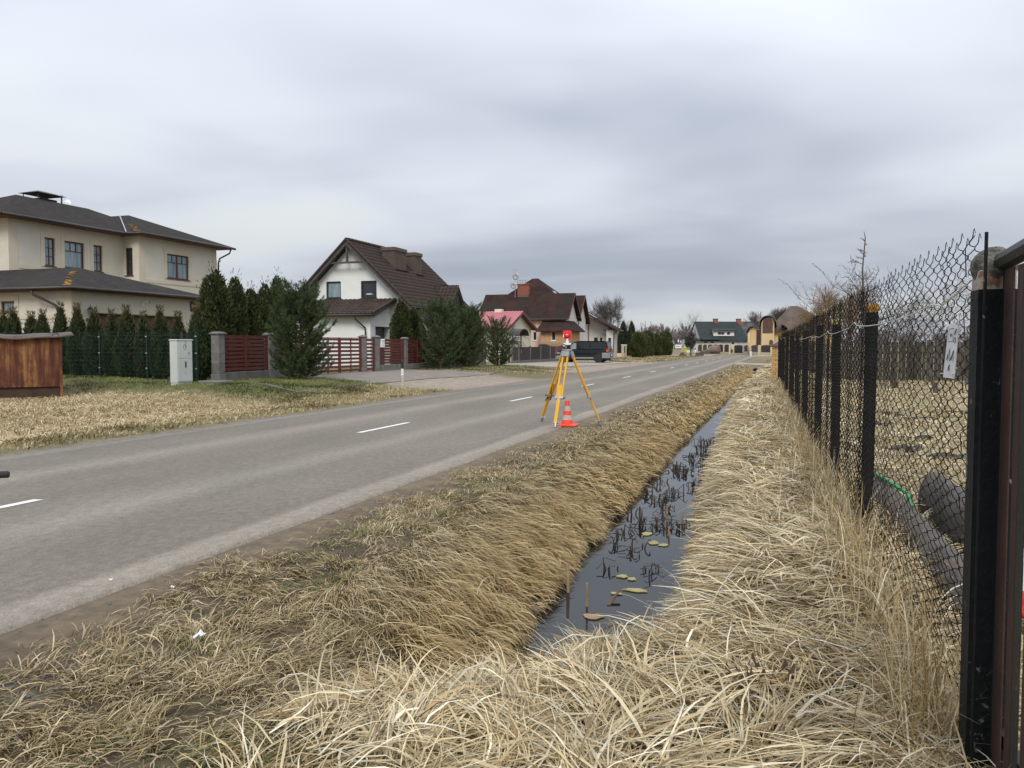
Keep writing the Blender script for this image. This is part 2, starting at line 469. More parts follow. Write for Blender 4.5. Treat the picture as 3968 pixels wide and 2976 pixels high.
def glass_curtain():
    m = bpy.data.materials.new('curtained_glass'); m.use_nodes = True
    t = m.node_tree; b = t.nodes['Principled BSDF']
    g = t.nodes.new('ShaderNodeTexCoord'); w = t.nodes.new('ShaderNodeTexNoise')
    mp = t.nodes.new('ShaderNodeMapping'); mp.inputs['Scale'].default_value = (9,9,0.35)
    t.links.new(g.outputs['Object'], mp.inputs[0]); t.links.new(mp.outputs[0], w.inputs['Vector'])
    w.inputs['Scale'].default_value = 1.6; w.inputs['Detail'].default_value = 2
    r = t.nodes.new('ShaderNodeValToRGB')
    r.color_ramp.elements[0].position = 0.35; r.color_ramp.elements[0].color = (0.13,0.19,0.21,1)
    r.color_ramp.elements[1].position = 0.62; r.color_ramp.elements[1].color = (0.30,0.38,0.41,1)
    t.links.new(w.outputs['Fac'], r.inputs[0]); t.links.new(r.outputs[0], b.inputs['Base Color'])
    b.inputs['Roughness'].default_value = 0.5; b.inputs['Coat Weight'].default_value = 0.7; b.inputs['Coat Roughness'].default_value = 0.05
    return m
M['glass_curtain'] = glass_curtain()
def rust():
    m = bpy.data.materials.new('rusty_paint'); m.use_nodes = True
    t = m.node_tree; b = t.nodes['Principled BSDF']; L = t.links.new
    g = t.nodes.new('ShaderNodeTexCoord')
    def nz(sc, st, det=5):
        mp = t.nodes.new('ShaderNodeMapping'); mp.inputs['Scale'].default_value = st
        L(g.outputs['Object'], mp.inputs[0])
        n = t.nodes.new('ShaderNodeTexNoise'); n.inputs['Scale'].default_value = sc; n.inputs['Detail'].default_value = det; n.inputs['Roughness'].default_value = 0.65
        L(mp.outputs[0], n.inputs['Vector']); return n.outputs['Fac']
    r = t.nodes.new('ShaderNodeValToRGB'); e = r.color_ramp.elements
    e[0].position = 0.32; e[0].color = (0.045,0.016,0.010,1)
    e[1].position = 0.64; e[1].color = (0.30,0.165,0.062,1)
    k = e.new(0.44); k.color = (0.085,0.026,0.013,1)
    k = e.new(0.50); k.color = (0.135,0.045,0.018,1)
    k = e.new(0.57); k.color = (0.22,0.10,0.036,1)
    mxx = t.nodes.new('ShaderNodeMath'); mxx.operation = 'MULTIPLY_ADD'
    L(nz(1.5, (5,5,0.5)), mxx.inputs[0]); mxx.inputs[1].default_value = 0.68
    m2 = t.nodes.new('ShaderNodeMath'); m2.operation = 'MULTIPLY'; m2.inputs[1].default_value = 0.32
    L(nz(3.2, (1,1,1)), m2.inputs[0]); L(m2.outputs[0], mxx.inputs[2])
    L(mxx.outputs[0], r.inputs[0]); L(r.outputs[0], b.inputs['Base Color'])
    b.inputs['Roughness'].default_value = 0.85
    bp = t.nodes.new('ShaderNodeBump'); bp.inputs['Strength'].default_value = 0.5; bp.inputs['Distance'].default_value = 0.02
    L(mxx.outputs[0], bp.inputs['Height']); L(bp.outputs[0], b.inputs['Normal'])
    return m
M['rust'] = rust()
# ------------------------------------------------------------------ terrain
def sm(a, b, x):
    t = np.clip((x - a) / (b - a), 0, 1)
    return t * t * (3 - 2 * t)
_perm = np.random.default_rng(3).random((64, 64))
def vnoise(x, y):
    xi = np.floor(x).astype(int); yi = np.floor(y).astype(int)
    fx_, fy_ = x - xi, y - yi
    fx_ = fx_ * fx_ * (3 - 2 * fx_); fy_ = fy_ * fy_ * (3 - 2 * fy_)
    g = lambda a, b: _perm[a % 64, b % 64]
    return (g(xi, yi) * (1-fx_) + g(xi+1, yi) * fx_) * (1-fy_) + (g(xi, yi+1) * (1-fx_) + g(xi+1, yi+1) * fx_) * fy_
def fbm(x, y, o=4):
    s = 0; a = 0.5
    for k in range(o):
        s = s + a * vnoise(x * 2**k + 17.3*k, y * 2**k + 9.1*k); a *= 0.5
    return s / (1 - 0.5**o)
WATER = -0.45
def WLf(y): return np.interp(y, [4,5,6,7.3,11.5,20,32,62], [-1.70,-1.72,-1.78,-1.84,-1.92,-2.02,-2.04,-2.12]) + 0.16*(fbm(y*1.3, y*0+3.3, 3)-0.5)
def WRf(y): return np.interp(y, [5,5.5,6.5,9.5,21,32,62], [-0.62,-0.60,-0.62,-0.90,-1.36,-1.66,-1.84]) + 0.14*(fbm(y*1.2, y*0+8.7, 3)-0.5)
def ditch(x, y):
    WL, WR = WLf(y), WRf(y)
    cl = 0.42*sm(-0.95, 0.05, x - WL) + 0.58*sm(-0.12, 0.40, x - WL); cr = 1 - sm(-0.34, 0.44, x - WR)
    s = y - (4.10 + (x + 1.7) * 0.85)
    df = sm(-0.85, 0.28, s) * (1 - sm(62.5, 63.5, y)) + sm(79, 80, y) * (1 - sm(108, 110, y))
    return np.minimum(cl, cr) * df
def zg(x, y):
    x = np.asarray(x, float); y = np.asarray(y, float)
    x, y = np.broadcast_arrays(x, y)
    # right hand side
    rb = 0.10 + 0.30 * sm(8, 27, y) - 0.30 * sm(40, 70, y)
    zr = -0.012 - 0.07 * sm(-4.1, -2.6, x) + (rb + 0.08) * sm(-1.55, -0.35, x)*sm(3.6,6.2,y+0.6*x+0.3) - 0.11*np.exp(-((y-3.85)/0.6)**2)*np.exp(-((x+1.45)/0.75)**2)
    yard = 0.15 - 0.1 * sm(45, 90, y)
    zr = zr + (yard - zr) * sm(0.9, 1.9, x)
    zr = zr + 0.05 * (fbm(x*1.6, y*1.6) - 0.5) * sm(-3.9, -3.0, x)
    d = ditch(x, y)
    zr = zr * (1 - d) + (-0.85) * d
    # left hand side
    t = sm(12.0, 17.5, -x)
    YL = np.interp(y, [20, 45, 55, 70, 100], [0.30, 0.30, 0.20, 0.10, 0.03]) + 0.15 * sm(20, 25, -x) * (1 - sm(36, 44, y))
    b = sm(18.6, 22.0, y + 0.5*(fbm(x*0.7, y*0.7)-0.5))
    low = -0.02 - 0.20 * np.exp(-((x + 14.8) / 2.0)**2) * sm(3, 10, y)
    zl = b * (YL * t) + (1 - b) * low
    zl = zl - 0.012 + 0.06 * (fbm(x*0.9, y*0.9) - 0.5) * sm(11.2, 12.5, -x) * (1 - sm(19.0, 19.8, -x) * sm(22, 24, y))
    # road corridor sits under the asphalt sheet
    onroad = sm(-10.75, -10.45, x) * (1 - sm(-4.30, -4.05, x)) * (1 - sm(124, 126, y))
    z = np.where(x < -7.4, zl, zr)
    far = sm(112, 118, y)
    z = z * (1 - far) + (-0.05) * far
    z = z * (1 - onroad) + (-0.06) * onroad
    return z
def zs(x, y): return float(zg(x, y))
def ground_col(x, y):
    n = fbm(x*0.8, y*0.8); n2 = fbm(x*3+40, y*3); n3 = fbm(x*0.23+9, y*0.23)
    def C(r, g, b): return np.array([r, g, b])
    def mix(a, b, t): return a + (b - a) * np.clip(t, 0, 1)[..., None]
    # right verge
    c = np.zeros(x.shape + (3,)) + C(0.105, 0.080, 0.044)
    soil = C(0.175, 0.134, 0.086)
    c = mix(c, C(0.075, 0.068, 0.030), sm(0.5, 0.65, n2) * 0.8)
    c = mix(c, np.zeros_like(c) + soil, (1 - sm(-3.95, -3.35, x + 0.7*(n-0.5))) )
    c = mix(c, np.zeros_like(c) + C(0.10, 0.074, 0.038), sm(-1.6, -0.6, x))
    c = mix(c, np.zeros_like(c) + C(0.21, 0.168, 0.09), sm(9, 22, y)*sm(-3.9,-3.3,x)*0.8)
    d = ditch(x, y)
    c = mix(c, np.zeros_like(c) + C(0.06, 0.042, 0.024), sm(0.25, 0.6, d))
    c = mix(c, np.zeros_like(c) + C(0.30, 0.25, 0.135), sm(0.8, 1.3, x))
    c = mix(c, np.zeros_like(c) + C(0.17, 0.13, 0.085), sm(0.8, 1.3, x) * sm(0.54, 0.66, n) * 0.8)
    # left verge
    l = np.zeros_like(c) + C(0.17, 0.142, 0.062)
    l = mix(l, np.zeros_like(c) + C(0.095, 0.108, 0.028), sm(19.6, 21.2, y) * (1 - sm(29, 33, y)) * sm(12.8, 15.0, -x) * sm(0.3, 0.6, n + 0.15))
    l = mix(l, np.zeros_like(c) + C(0.105, 0.115, 0.032), sm(36, 39, y) * (1 - sm(50, 53, y)) * sm(15.3, 16.2, -x) * 0.8)
    l = mix(l, np.zeros_like(c) + C(0.30, 0.235, 0.125), (1 - sm(19.2, 21.4, y + 1.5*(n-0.5))) * sm(12.4, 13.5, -x))
    g1 = sm(25.6, 27.4, y + 0.5*(x + 12)*0.5) * (1 - sm(36.5, 39.0, y + (x+13)*0.9)) * sm(10.3, 10.7, -x) * (1 - sm(17.8, 18.8, -x))
    g2 = sm(45, 47, y) * (1 - sm(76, 82, y)) * sm(10.4, 10.8, -x) * (1 - sm(13.6, 14.6, -x + 1.2*(n-0.5)))
    grav = np.maximum(g1, g2) * sm(0.25, 0.45, n2 + 0.15)
    l = mix(l, np.zeros_like(c) + C(0.305, 0.255, 0.20), grav)
    edge = (1 - sm(10.9, 11.35, -x + 0.3*(n2-0.5)))
    l = mix(l, np.zeros_like(c) + C(0.20, 0.165, 0.13), edge)
    c = np.where((x < -7.4)[..., None], l, c)
    far = sm(60, 130, y)
    c = mix(c, np.zeros_like(c) + C(0.24, 0.195, 0.105), far * 0.6 * (1 - sm(-0.5, 0.5, 0*x)*0))
    return c * (0.82 + 0.36 * n3)[..., None]
def lines(segs):
    o = []
    for a, b, s in segs:
        o += list(np.arange(a, b - 1e-6, s))
    o.append(segs[-1][1])
    return np.array(o)
gx = lines([(-1500,-300,200),(-300,-80,22),(-80,-34,3),(-34,-22,0.6),(-22,-10.9,0.22),(-10.9,-10.3,0.1),(-10.3,-4.4,0.6),(-4.4,-0.4,0.06),(-0.4,2.0,0.09),(2,10,0.4),(10,40,2),(40,300,20),(300,1500,200)])
gy = lines([(-400,-40,40),(-40,-2,3),(-2,2,0.4),(2,13,0.08),(13,30,0.2),(30,65,0.35),(65,130,1.2),(130,300,8),(300,2400,100)])
X, Y = np.meshgrid(gx, gy)
Z = zg(X, Y)
def fast_mesh(name, V, Q, col=None, smooth=True):
    """V (n,3) float, Q (m,k) int"""
    me = bpy.data.meshes.new(name)
    n, (m, k) = len(V), Q.shape
    me.vertices.add(n); me.vertices.foreach_set('co', np.ascontiguousarray(V, dtype=np.float32).ravel())
    me.loops.add(m*k); me.loops.foreach_set('vertex_index', np.ascontiguousarray(Q, dtype=np.int32).ravel())
    me.polygons.add(m)
    me.polygons.foreach_set('loop_start', np.arange(0, m*k, k, dtype=np.int32))
    if smooth: me.polygons.foreach_set('use_smooth', np.ones(m, dtype=bool))
    if col is not None:
        a = me.color_attributes.new('col', 'FLOAT_COLOR', 'POINT')
        a.data.foreach_set('color', np.concatenate([col, np.ones((n,1))], 1).astype(np.float32).ravel())
    me.update(calc_edges=True)
    return me
def gridq(nx, ny):
    i = np.arange(nx*ny).reshape(ny, nx)
    return np.stack([i[:-1,:-1], i[:-1,1:], i[1:,1:], i[1:,:-1]], -1).reshape(-1, 4)
gm = fast_mesh('ground', np.stack([X, Y, Z], -1).reshape(-1, 3), gridq(len(gx), len(gy)), ground_col(X, Y).reshape(-1, 3))
M['ground'] = pm('ground', (0.72,0.72,0.72), (1.25,1.22,1.18), 9.0, 0.95, 0.9, 28, attr='col', world_pos=True, detail=8, c3=(0.55,0.52,0.5), s3=2.2, t3=(0.5,0.75))
gm.materials.append(M['ground'])
tag(link('ground', gm), 'dry grass verges, ditch banks and yards on both sides of the road', kind='structure')

# ------------------------------------------------------------------ road
def asphalt():
    m = bpy.data.materials.new('asphalt'); m.use_nodes = True
    t = m.node_tree; b = t.nodes['Principled BSDF']; L = t.links.new; N = t.nodes.new
    g = N('ShaderNodeNewGeometry')
    sp = N('ShaderNodeSeparateXYZ'); L(g.outputs['Position'], sp.inputs[0])
    def nz(sc, st=(1,1,1), det=4, rg=0.6):
        mp = N('ShaderNodeMapping'); mp.inputs['Scale'].default_value = st
        L(g.outputs['Position'], mp.inputs[0])
        n = N('ShaderNodeTexNoise'); n.inputs['Scale'].default_value = sc; n.inputs['Detail'].default_value = det; n.inputs['Roughness'].default_value = rg
        L(mp.outputs[0], n.inputs['Vector']); return n.outputs['Fac']
    # dust bands along the road: paler between and outside the wheel tracks
    wob = N('ShaderNodeMath'); wob.operation = 'MULTIPLY_ADD'; wob.inputs[1].default_value = 0.3
    L(nz(0.25, (0.2,1,1)), wob.inputs[0]); L(sp.outputs[0], wob.inputs[2])
    mr = N('ShaderNodeMapRange'); mr.inputs[1].default_value = -10.70; mr.inputs[2].default_value = -3.75
    L(wob.outputs[0], mr.inputs[0])
    r = N('ShaderNodeValToRGB'); e = r.color_ramp.elements
    pal, drk = (0.268,0.236,0.192,1), (0.188,0.167,0.136,1)
    e[0].position = 0.0; e[0].color = (0.29,0.262,0.222,1)
    e[1].position = 1.0; e[1].color = (0.33,0.293,0.245,1)
    for p_, c_ in ((0.065,(0.27,0.244,0.206,1)),(0.085,drk),(0.22,(0.196,0.174,0.142,1)),(0.30,pal),(0.37,(0.196,0.174,0.142,1)),(0.50,(0.184,0.163,0.133,1)),(0.60,(0.206,0.183,0.149,1)),(0.665,(0.255,0.23,0.195,1)),(0.73,(0.196,0.174,0.142,1)),(0.80,drk),(0.905,(0.206,0.183,0.149,1)),(0.925,(0.325,0.29,0.243,1))):
        k = e.new(p_); k.color = c_
    L(mr.outputs[0], r.inputs[0])
    sr = N('ShaderNodeValToRGB')
    sr.color_ramp.elements[0].position = 0.32; sr.color_ramp.elements[0].color = (0.62,0.62,0.62,1)
    sr.color_ramp.elements[1].position = 0.68; sr.color_ramp.elements[1].color = (1.36,1.36,1.36,1)
    L(nz(55, det=6, rg=0.8), sr.inputs[0])
    m1 = N('ShaderNodeMixRGB'); m1.blend_type = 'MULTIPLY'; m1.inputs[0].default_value = 1
    L(r.outputs[0], m1.inputs[1]); L(sr.outputs[0], m1.inputs[2])
    pr = N('ShaderNodeValToRGB')
    pr.color_ramp.elements[0].position = 0.3; pr.color_ramp.elements[0].color = (0.86,0.86,0.86,1)
    pr.color_ramp.elements[1].position = 0.7; pr.color_ramp.elements[1].color = (1.13,1.12,1.1,1)
    L(nz(0.8, (1,0.35,1), 5), pr.inputs[0])
    m2 = N('ShaderNodeMixRGB'); m2.blend_type = 'MULTIPLY'; m2.inputs[0].default_value = 1
    L(m1.outputs[0], m2.inputs[1]); L(pr.outputs[0], m2.inputs[2])
    cr = N('ShaderNodeValToRGB')
    cr.color_ramp.elements[0].position = 0.36; cr.color_ramp.elements[0].color = (0.80,0.80,0.80,1)
    cr.color_ramp.elements[1].position = 0.64; cr.color_ramp.elements[1].color = (1.17,1.17,1.16,1)
    L(nz(13, (1,0.7,1), 6, 0.75), cr.inputs[0])
    m3 = N('ShaderNodeMixRGB'); m3.blend_type = 'MULTIPLY'; m3.inputs[0].default_value = 1
    L(m2.outputs[0], m3.inputs[1]); L(cr.outputs[0], m3.inputs[2])
    L(m3.outputs[0], b.inputs['Base Color'])
    b.inputs['Roughness'].default_value = 0.9; b.inputs['Specular IOR Level'].default_value = 0.3
    bp = N('ShaderNodeBump'); bp.inputs['Strength'].default_value = 0.45; bp.inputs['Distance'].default_value = 0.008
    L(nz(70, det=4), bp.inputs['Height']); L(bp.outputs[0], b.inputs['Normal'])
    return m
M['asphalt'] = asphalt()
def strip_mesh(name, cs, mat, kind='structure', label=None):
    """cs: list of cross-sections (left, right) points; adds a skirt"""
    V = []; n = len(cs); W = 9
    for a, b in cs:
        a, b = np.array(a), np.array(b)
        V.append(a + [0,0,-0.09])
        for k in range(W): V.append(a + (b-a)*k/(W-1))
        V.append(b + [0,0,-0.09])
    me = fast_mesh(name, np.array(V), gridq(W+2, n), smooth=False)
    me.materials.append(mat)
    return tag(link(name, me), label, kind=kind)
cs = []
for y in lines([(-45,2,2.0),(2,30,0.35),(30,118,1.5)]):
    e1 = 0.16*(fbm(np.array([y*0.8]), np.array([1.1]))[0]-0.5); e2 = 0.16*(fbm(np.array([y*0.9]), np.array([5.1]))[0]-0.5)
    cs.append(((-10.6+e1, y, 0.0), (-4.15+e2, y, 0.0)))
for k in range(1, 25):
    a = R(95)*k/24; c = (14.6, 118)
    cs.append(((c[0]-25.2*math.cos(a), c[1]+25.2*math.sin(a), 0), (c[0]-18.75*math.cos(a), c[1]+18.75*math.sin(a), 0)))
cs += [((80, 138, 0), (80, 131.5, 0))]
strip_mesh('road', cs, M['asphalt'], label='dusty brown-grey asphalt road running off to the right bend')
cs = [((-10.3 - 2.4*k, 139 + 0.25*k - 6*math.exp(-k/2.2)*0, -0.006), (-10.3 - 2.4*k, 117 + 10*(1-math.exp(-k/2.5)) + 0.25*k, -0.006)) for k in range(0, 24)]
strip_mesh('side_road', cs, M['asphalt'], label='side street joining the road from the left')
# centre dashes
for k in range(12):
    y0 = 4.13 + 8.72*k; y1 = y0 + (2.05 if k < 11 else 3.5)
    x = -7.30 - (0.25*min(1, k/5))
    mb = MB(); W = 0.055
    mb.add([(x-W,y0,0.004),(x+W,y0+0.05,0.004),(x+W,y1+0.03,0.004),(x-W,y1,0.004)], [(0,1,2,3)])
    solo('road_marking', mb, M['paint_white'], (x, y0, 0), '%s white centre dash from the camera' % (ORD[k]), None, 'centre line dashes', 'structure')

def patch(name, A, B, C, D, mat, label, n=30, dz=0.012):
    A, B, C, D = [np.array(q, float) for q in (A, B, C, D)]
    u = np.linspace(0, 1, n)
    U, Vv = np.meshgrid(u, u)
    P = (A*(1-U)[...,None] + B*U[...,None])*(1-Vv)[...,None] + (D*(1-U)[...,None] + C*U[...,None])*Vv[...,None]
    z = zg(P[...,0], P[...,1]) + dz
    me = fast_mesh(name, np.concatenate([P, z[...,None]], -1).reshape(-1,3), gridq(n, n))
    me.materials.append(mat)
    return tag(link(name, me), label, kind='structure')
M['pavers'] = pm('pavers', (0.185,0.158,0.135), (0.25,0.215,0.185), 1.4, 0.9, 0.6, 22, world_pos=True, detail=6)
M['slab_drive'] = pm('slab_drive', (0.28,0.245,0.205), (0.36,0.32,0.27), 0.8, 0.9, 0.4, 15, world_pos=True, detail=6)
patch('driveway', (-18.9,28.0), (-14.8,26.8), (-14.3,38.0), (-19.6,38.6), M['pavers'], 'grey paved driveway in front of the red gate', dz=0.02)
patch('driveway', (-20.35,52.6), (-15.2,50.2), (-13.6,62.5), (-20.35,66.5), M['slab_drive'], 'pale concrete forecourt before the brown fence', dz=0.02)
patch('driveway', (-20.35,66.5), (-13.6,62.5), (-13.4,73.5), (-20.35,74.0), M['slab_drive'], 'pale concrete apron under the black van', dz=0.02)
patch('driveway', (-4.2,70.0), (1.5,69.5), (1.5,76.0), (-4.2,78.0), M['slab_drive'], 'grey driveway crossing the ditch beyond the brick pillar', dz=0.02)

# ------------------------------------------------------------------ ditch water
def water_mat():
    m = bpy.data.materials.new('ditch_water'); m.use_nodes = True
    t = m.node_tree; b = t.nodes['Principled BSDF']; L = t.links.new
    b.inputs['Base Color'].default_value = (0.012,0.013,0.012,1)
    b.inputs['Roughness'].default_value = 0.035
    b.inputs['IOR'].default_value = 1.33
    b.inputs['Specular IOR Level'].default_value = 0.6
    g = t.nodes.new('ShaderNodeNewGeometry'); n = t.nodes.new('ShaderNodeTexNoise')
    n.inputs['Scale'].default_value = 3.5; n.inputs['Detail'].default_value = 3
    L(g.outputs['Position'], n.inputs['Vector'])
    bp = t.nodes.new('ShaderNodeBump'); bp.inputs['Strength'].default_value = 0.05; bp.inputs['Distance'].default_value = 0.02
    L(n.outputs['Fac'], bp.inputs['Height']); L(bp.outputs[0], b.inputs['Normal'])
    return m
M['water'] = water_mat()
ys = lines([(4.0,12,0.25),(12,64,1.0)])
V = []
for y in ys:
    V += [(float(WLf(y))-0.5, y, WATER), (float(WRf(y))+0.5, y, WATER)]
wm = fast_mesh('water', np.array(V), gridq(2, len(ys))); wm.materials.append(M['water'])
tag(link('water', wm), 'dark still water standing in the roadside ditch', kind='structure')
ys = np.arange(79.5, 110, 2.0); V = []
for y in ys: V += [(-2.5, y, WATER), (-1.5, y, WATER)]
wm = fast_mesh('water', np.array(V), gridq(2, len(ys))); wm.materials.append(M['water'])
tag(link('water', wm), 'dark water in the ditch beyond the driveway crossing', kind='structure')
# culvert mouth
th = thing('culvert_pipe', (-1.98, 63.4, -0.75), 'dark concrete culvert pipe where the ditch ends at the driveway', 'pipe')
mb = MB(); b0 = []
n = 18
for (r, y) in ((0.34,62.6),(0.34,70),(0.28,70),(0.28,62.6)):
    for k in range(n):
        a = 2*math.pi*k/n; mb.v.append((-1.98+r*math.cos(a), y, -0.42+r*math.sin(a)))
for i in range(4):
    for k in range(n):
        mb.f.append((i*n+k, i*n+(k+1)%n, ((i+1)%4)*n+(k+1)%n, ((i+1)%4)*n+k))
part('pipe_wall', mb, M['concrete_dark'], th)
# ------------------------------------------------------------------ vegetation generators
def leaf_mesh(name, P, up, side, ln, wd, col, tip=0.35):
    """one kite-shaped leaf spray per point: P (n,3), up/side unit dirs, length, width"""
    n = len(P)
    a = P - side*wd[:,None]*0.5*0.5
    b = P + up*ln[:,None]*0.45 - side*wd[:,None]*0.5
    c = P + up*ln[:,None]
    d = P + up*ln[:,None]*0.45 + side*wd[:,None]*0.5
    V = np.stack([a, b, c, d], 1).reshape(-1, 3)
    Q = np.arange(4*n).reshape(-1, 4)
    return fast_mesh(name, V, Q, np.repeat(col, 4, 0), smooth=False)
def unit(v): return v / np.maximum(np.linalg.norm(v, axis=-1, keepdims=True), 1e-9)
def thuja_mesh(name, prof, n, seed, ln=0.13, wd=0.055, base=(0.030,0.052,0.016), wisp=0, lo_col=1.0, lump=0.16):
    """prof: list of (h, r); unit metres"""
    g = np.random.default_rng(seed)
    hs = np.array([p[0] for p in prof]); rs = np.array([p[1] for p in prof]); Ht = hs[-1]
    # area-weighted heights
    hh = np.linspace(0, Ht, 200); w = np.interp(hh, hs, rs) + 0.03
    h = g.choice(hh, n, p=w/w.sum()) + g.normal(0, Ht/200, n)
    a = g.uniform(0, 2*np.pi, n)
    ph = g.uniform(0, 6.28, 6)
    k = 1 + lump*(np.sin(3*a + 2.2*h + ph[0]) + 0.7*np.sin(5*a - 3.1*h + ph[1]) + 0.8*np.sin(2*a + 5*h + ph[2]))*0.6
    depth = 1 - 0.45*g.random(n)**2.2
    r = np.interp(h, hs, rs)*k*depth
    P = np.stack([r*np.cos(a), r*np.sin(a), h], 1)
    outw = np.stack([np.cos(a), np.sin(a), 0*a], 1)
    up = unit(outw*g.uniform(0.1, 0.9, n)[:,None] + np.array([0,0,1.0]) + g.normal(0, 0.28, (n,3)))
    side = unit(np.cross(up, g.normal(0, 1, (n,3))))
    c = np.array(base)[None]*(0.65 + 0.75*g.random(n))[:,None]
    c = c * (1 + 0.35*np.sin(3*a+2.2*h+ph[0])[:,None]*np.array([1.0,0.6,0.5]))
    br = g.random(n) < 0.10
    c[br] = np.array([0.085, 0.060, 0.026])*(0.6+0.7*g.random(br.sum()))[:,None]
    L = ln*(0.6+0.8*g.random(n)); Wd = wd*(0.6+0.8*g.random(n))
    if wisp:
        m = wisp
        h2 = Ht*g.uniform(0.78, 1.10, m); a2 = g.uniform(0, 6.28, m); r2 = np.interp(np.minimum(h2, Ht*0.97), hs, rs)*g.uniform(0.3, 1.9, m)
        P2 = np.stack([r2*np.cos(a2), r2*np.sin(a2), h2], 1)
        up2 = unit(np.stack([np.cos(a2)*0.6, np.sin(a2)*0.6, 1+0*a2], 1) + g.normal(0, 0.25, (m,3)))
        s2 = unit(np.cross(up2, g.normal(0, 1, (m,3))))
        c2 = np.array([0.10,0.080,0.035])[None]*(0.6+0.8*g.random(m))[:,None]
        P, up, side, c = [np.concatenate(q) for q in ((P,P2),(up,up2),(side,s2),(c,c2))]
        L = np.concatenate([L, ln*g.uniform(0.7,1.5,m)]); Wd = np.concatenate([Wd, wd*g.uniform(0.3,0.7,m)])
    me = leaf_mesh(name, P, up, side, L, Wd, c)
    me.materials.append(M['foliage'])
    return me
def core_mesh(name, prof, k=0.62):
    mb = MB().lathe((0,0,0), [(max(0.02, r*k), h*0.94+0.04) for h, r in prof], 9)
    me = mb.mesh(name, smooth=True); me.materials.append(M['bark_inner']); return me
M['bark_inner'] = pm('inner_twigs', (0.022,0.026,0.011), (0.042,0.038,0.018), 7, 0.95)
def trunk_mesh(name, h, r):
    me = MB().cyl((0,0,-0.05), (0,0,h), r, r*0.5, 7).mesh(name, smooth=True); me.materials.append(M['bark_grey']); return me
PROFS = {
 'tall':  [(0.02,0.36),(0.4,0.50),(1.2,0.56),(2.4,0.52),(3.3,0.40),(3.9,0.24),(4.25,0.06)],
 'hedge': [(0.02,0.26),(0.3,0.40),(0.8,0.43),(1.4,0.36),(1.9,0.24),(2.2,0.14),(2.45,0.04)],
 'broad': [(0.02,0.70),(0.5,0.92),(1.3,0.98),(2.3,0.92),(2.8,0.72),(3.1,0.42),(3.25,0.1)],
 'spire': [(0.02,0.70),(0.8,0.80),(2.2,0.70),(3.6,0.46),(4.6,0.22),(5.2,0.03)],
}
TH = {}
for key, n_, ln_, wd_, wi in (('tall', 8500, 0.15, 0.055, 60), ('hedge', 5200, 0.13, 0.05, 320), ('broad', 6500, 0.20, 0.085, 0), ('spire', 5000, 0.22, 0.09, 0)):
    for vv in range(3 if key in ('tall','hedge') else 2):
        base = {'tall': (0.046,0.066,0.022), 'hedge': (0.034,0.058,0.022), 'broad': (0.062,0.080,0.026), 'spire': (0.036,0.055,0.026)}[key]
        lump = 0.2 if key == 'hedge' else (0.10 if key == 'broad' else 0.15)
        TH[key, vv] = (thuja_mesh('thuja_foliage', PROFS[key], n_, 100+vv*7+len(key), ln_, wd_, base, wi, lump=lump), core_mesh('inner_branches', PROFS[key]), trunk_mesh('trunk', 0.5, 0.06))
def thuja(key, vv, loc, height, width, rz, label, group, name='thuja_tree', cat='thuja'):
    th = thing(name, loc, label, cat, group, rz)
    me, core, tr = TH[key, vv % (3 if key in ('tall','hedge') else 2)]
    h0 = PROFS[key][-1][0]; r0 = max(r for _, r in PROFS[key])
    s = (width/2/r0, width/2/r0, height/h0)
    f = piece('foliage', me, th, (0,0,0), None, s)
    piece('inner_branches', core, th, (0,0,0), None, s)
    piece('trunk', tr, th, (0,0,0))
    return th
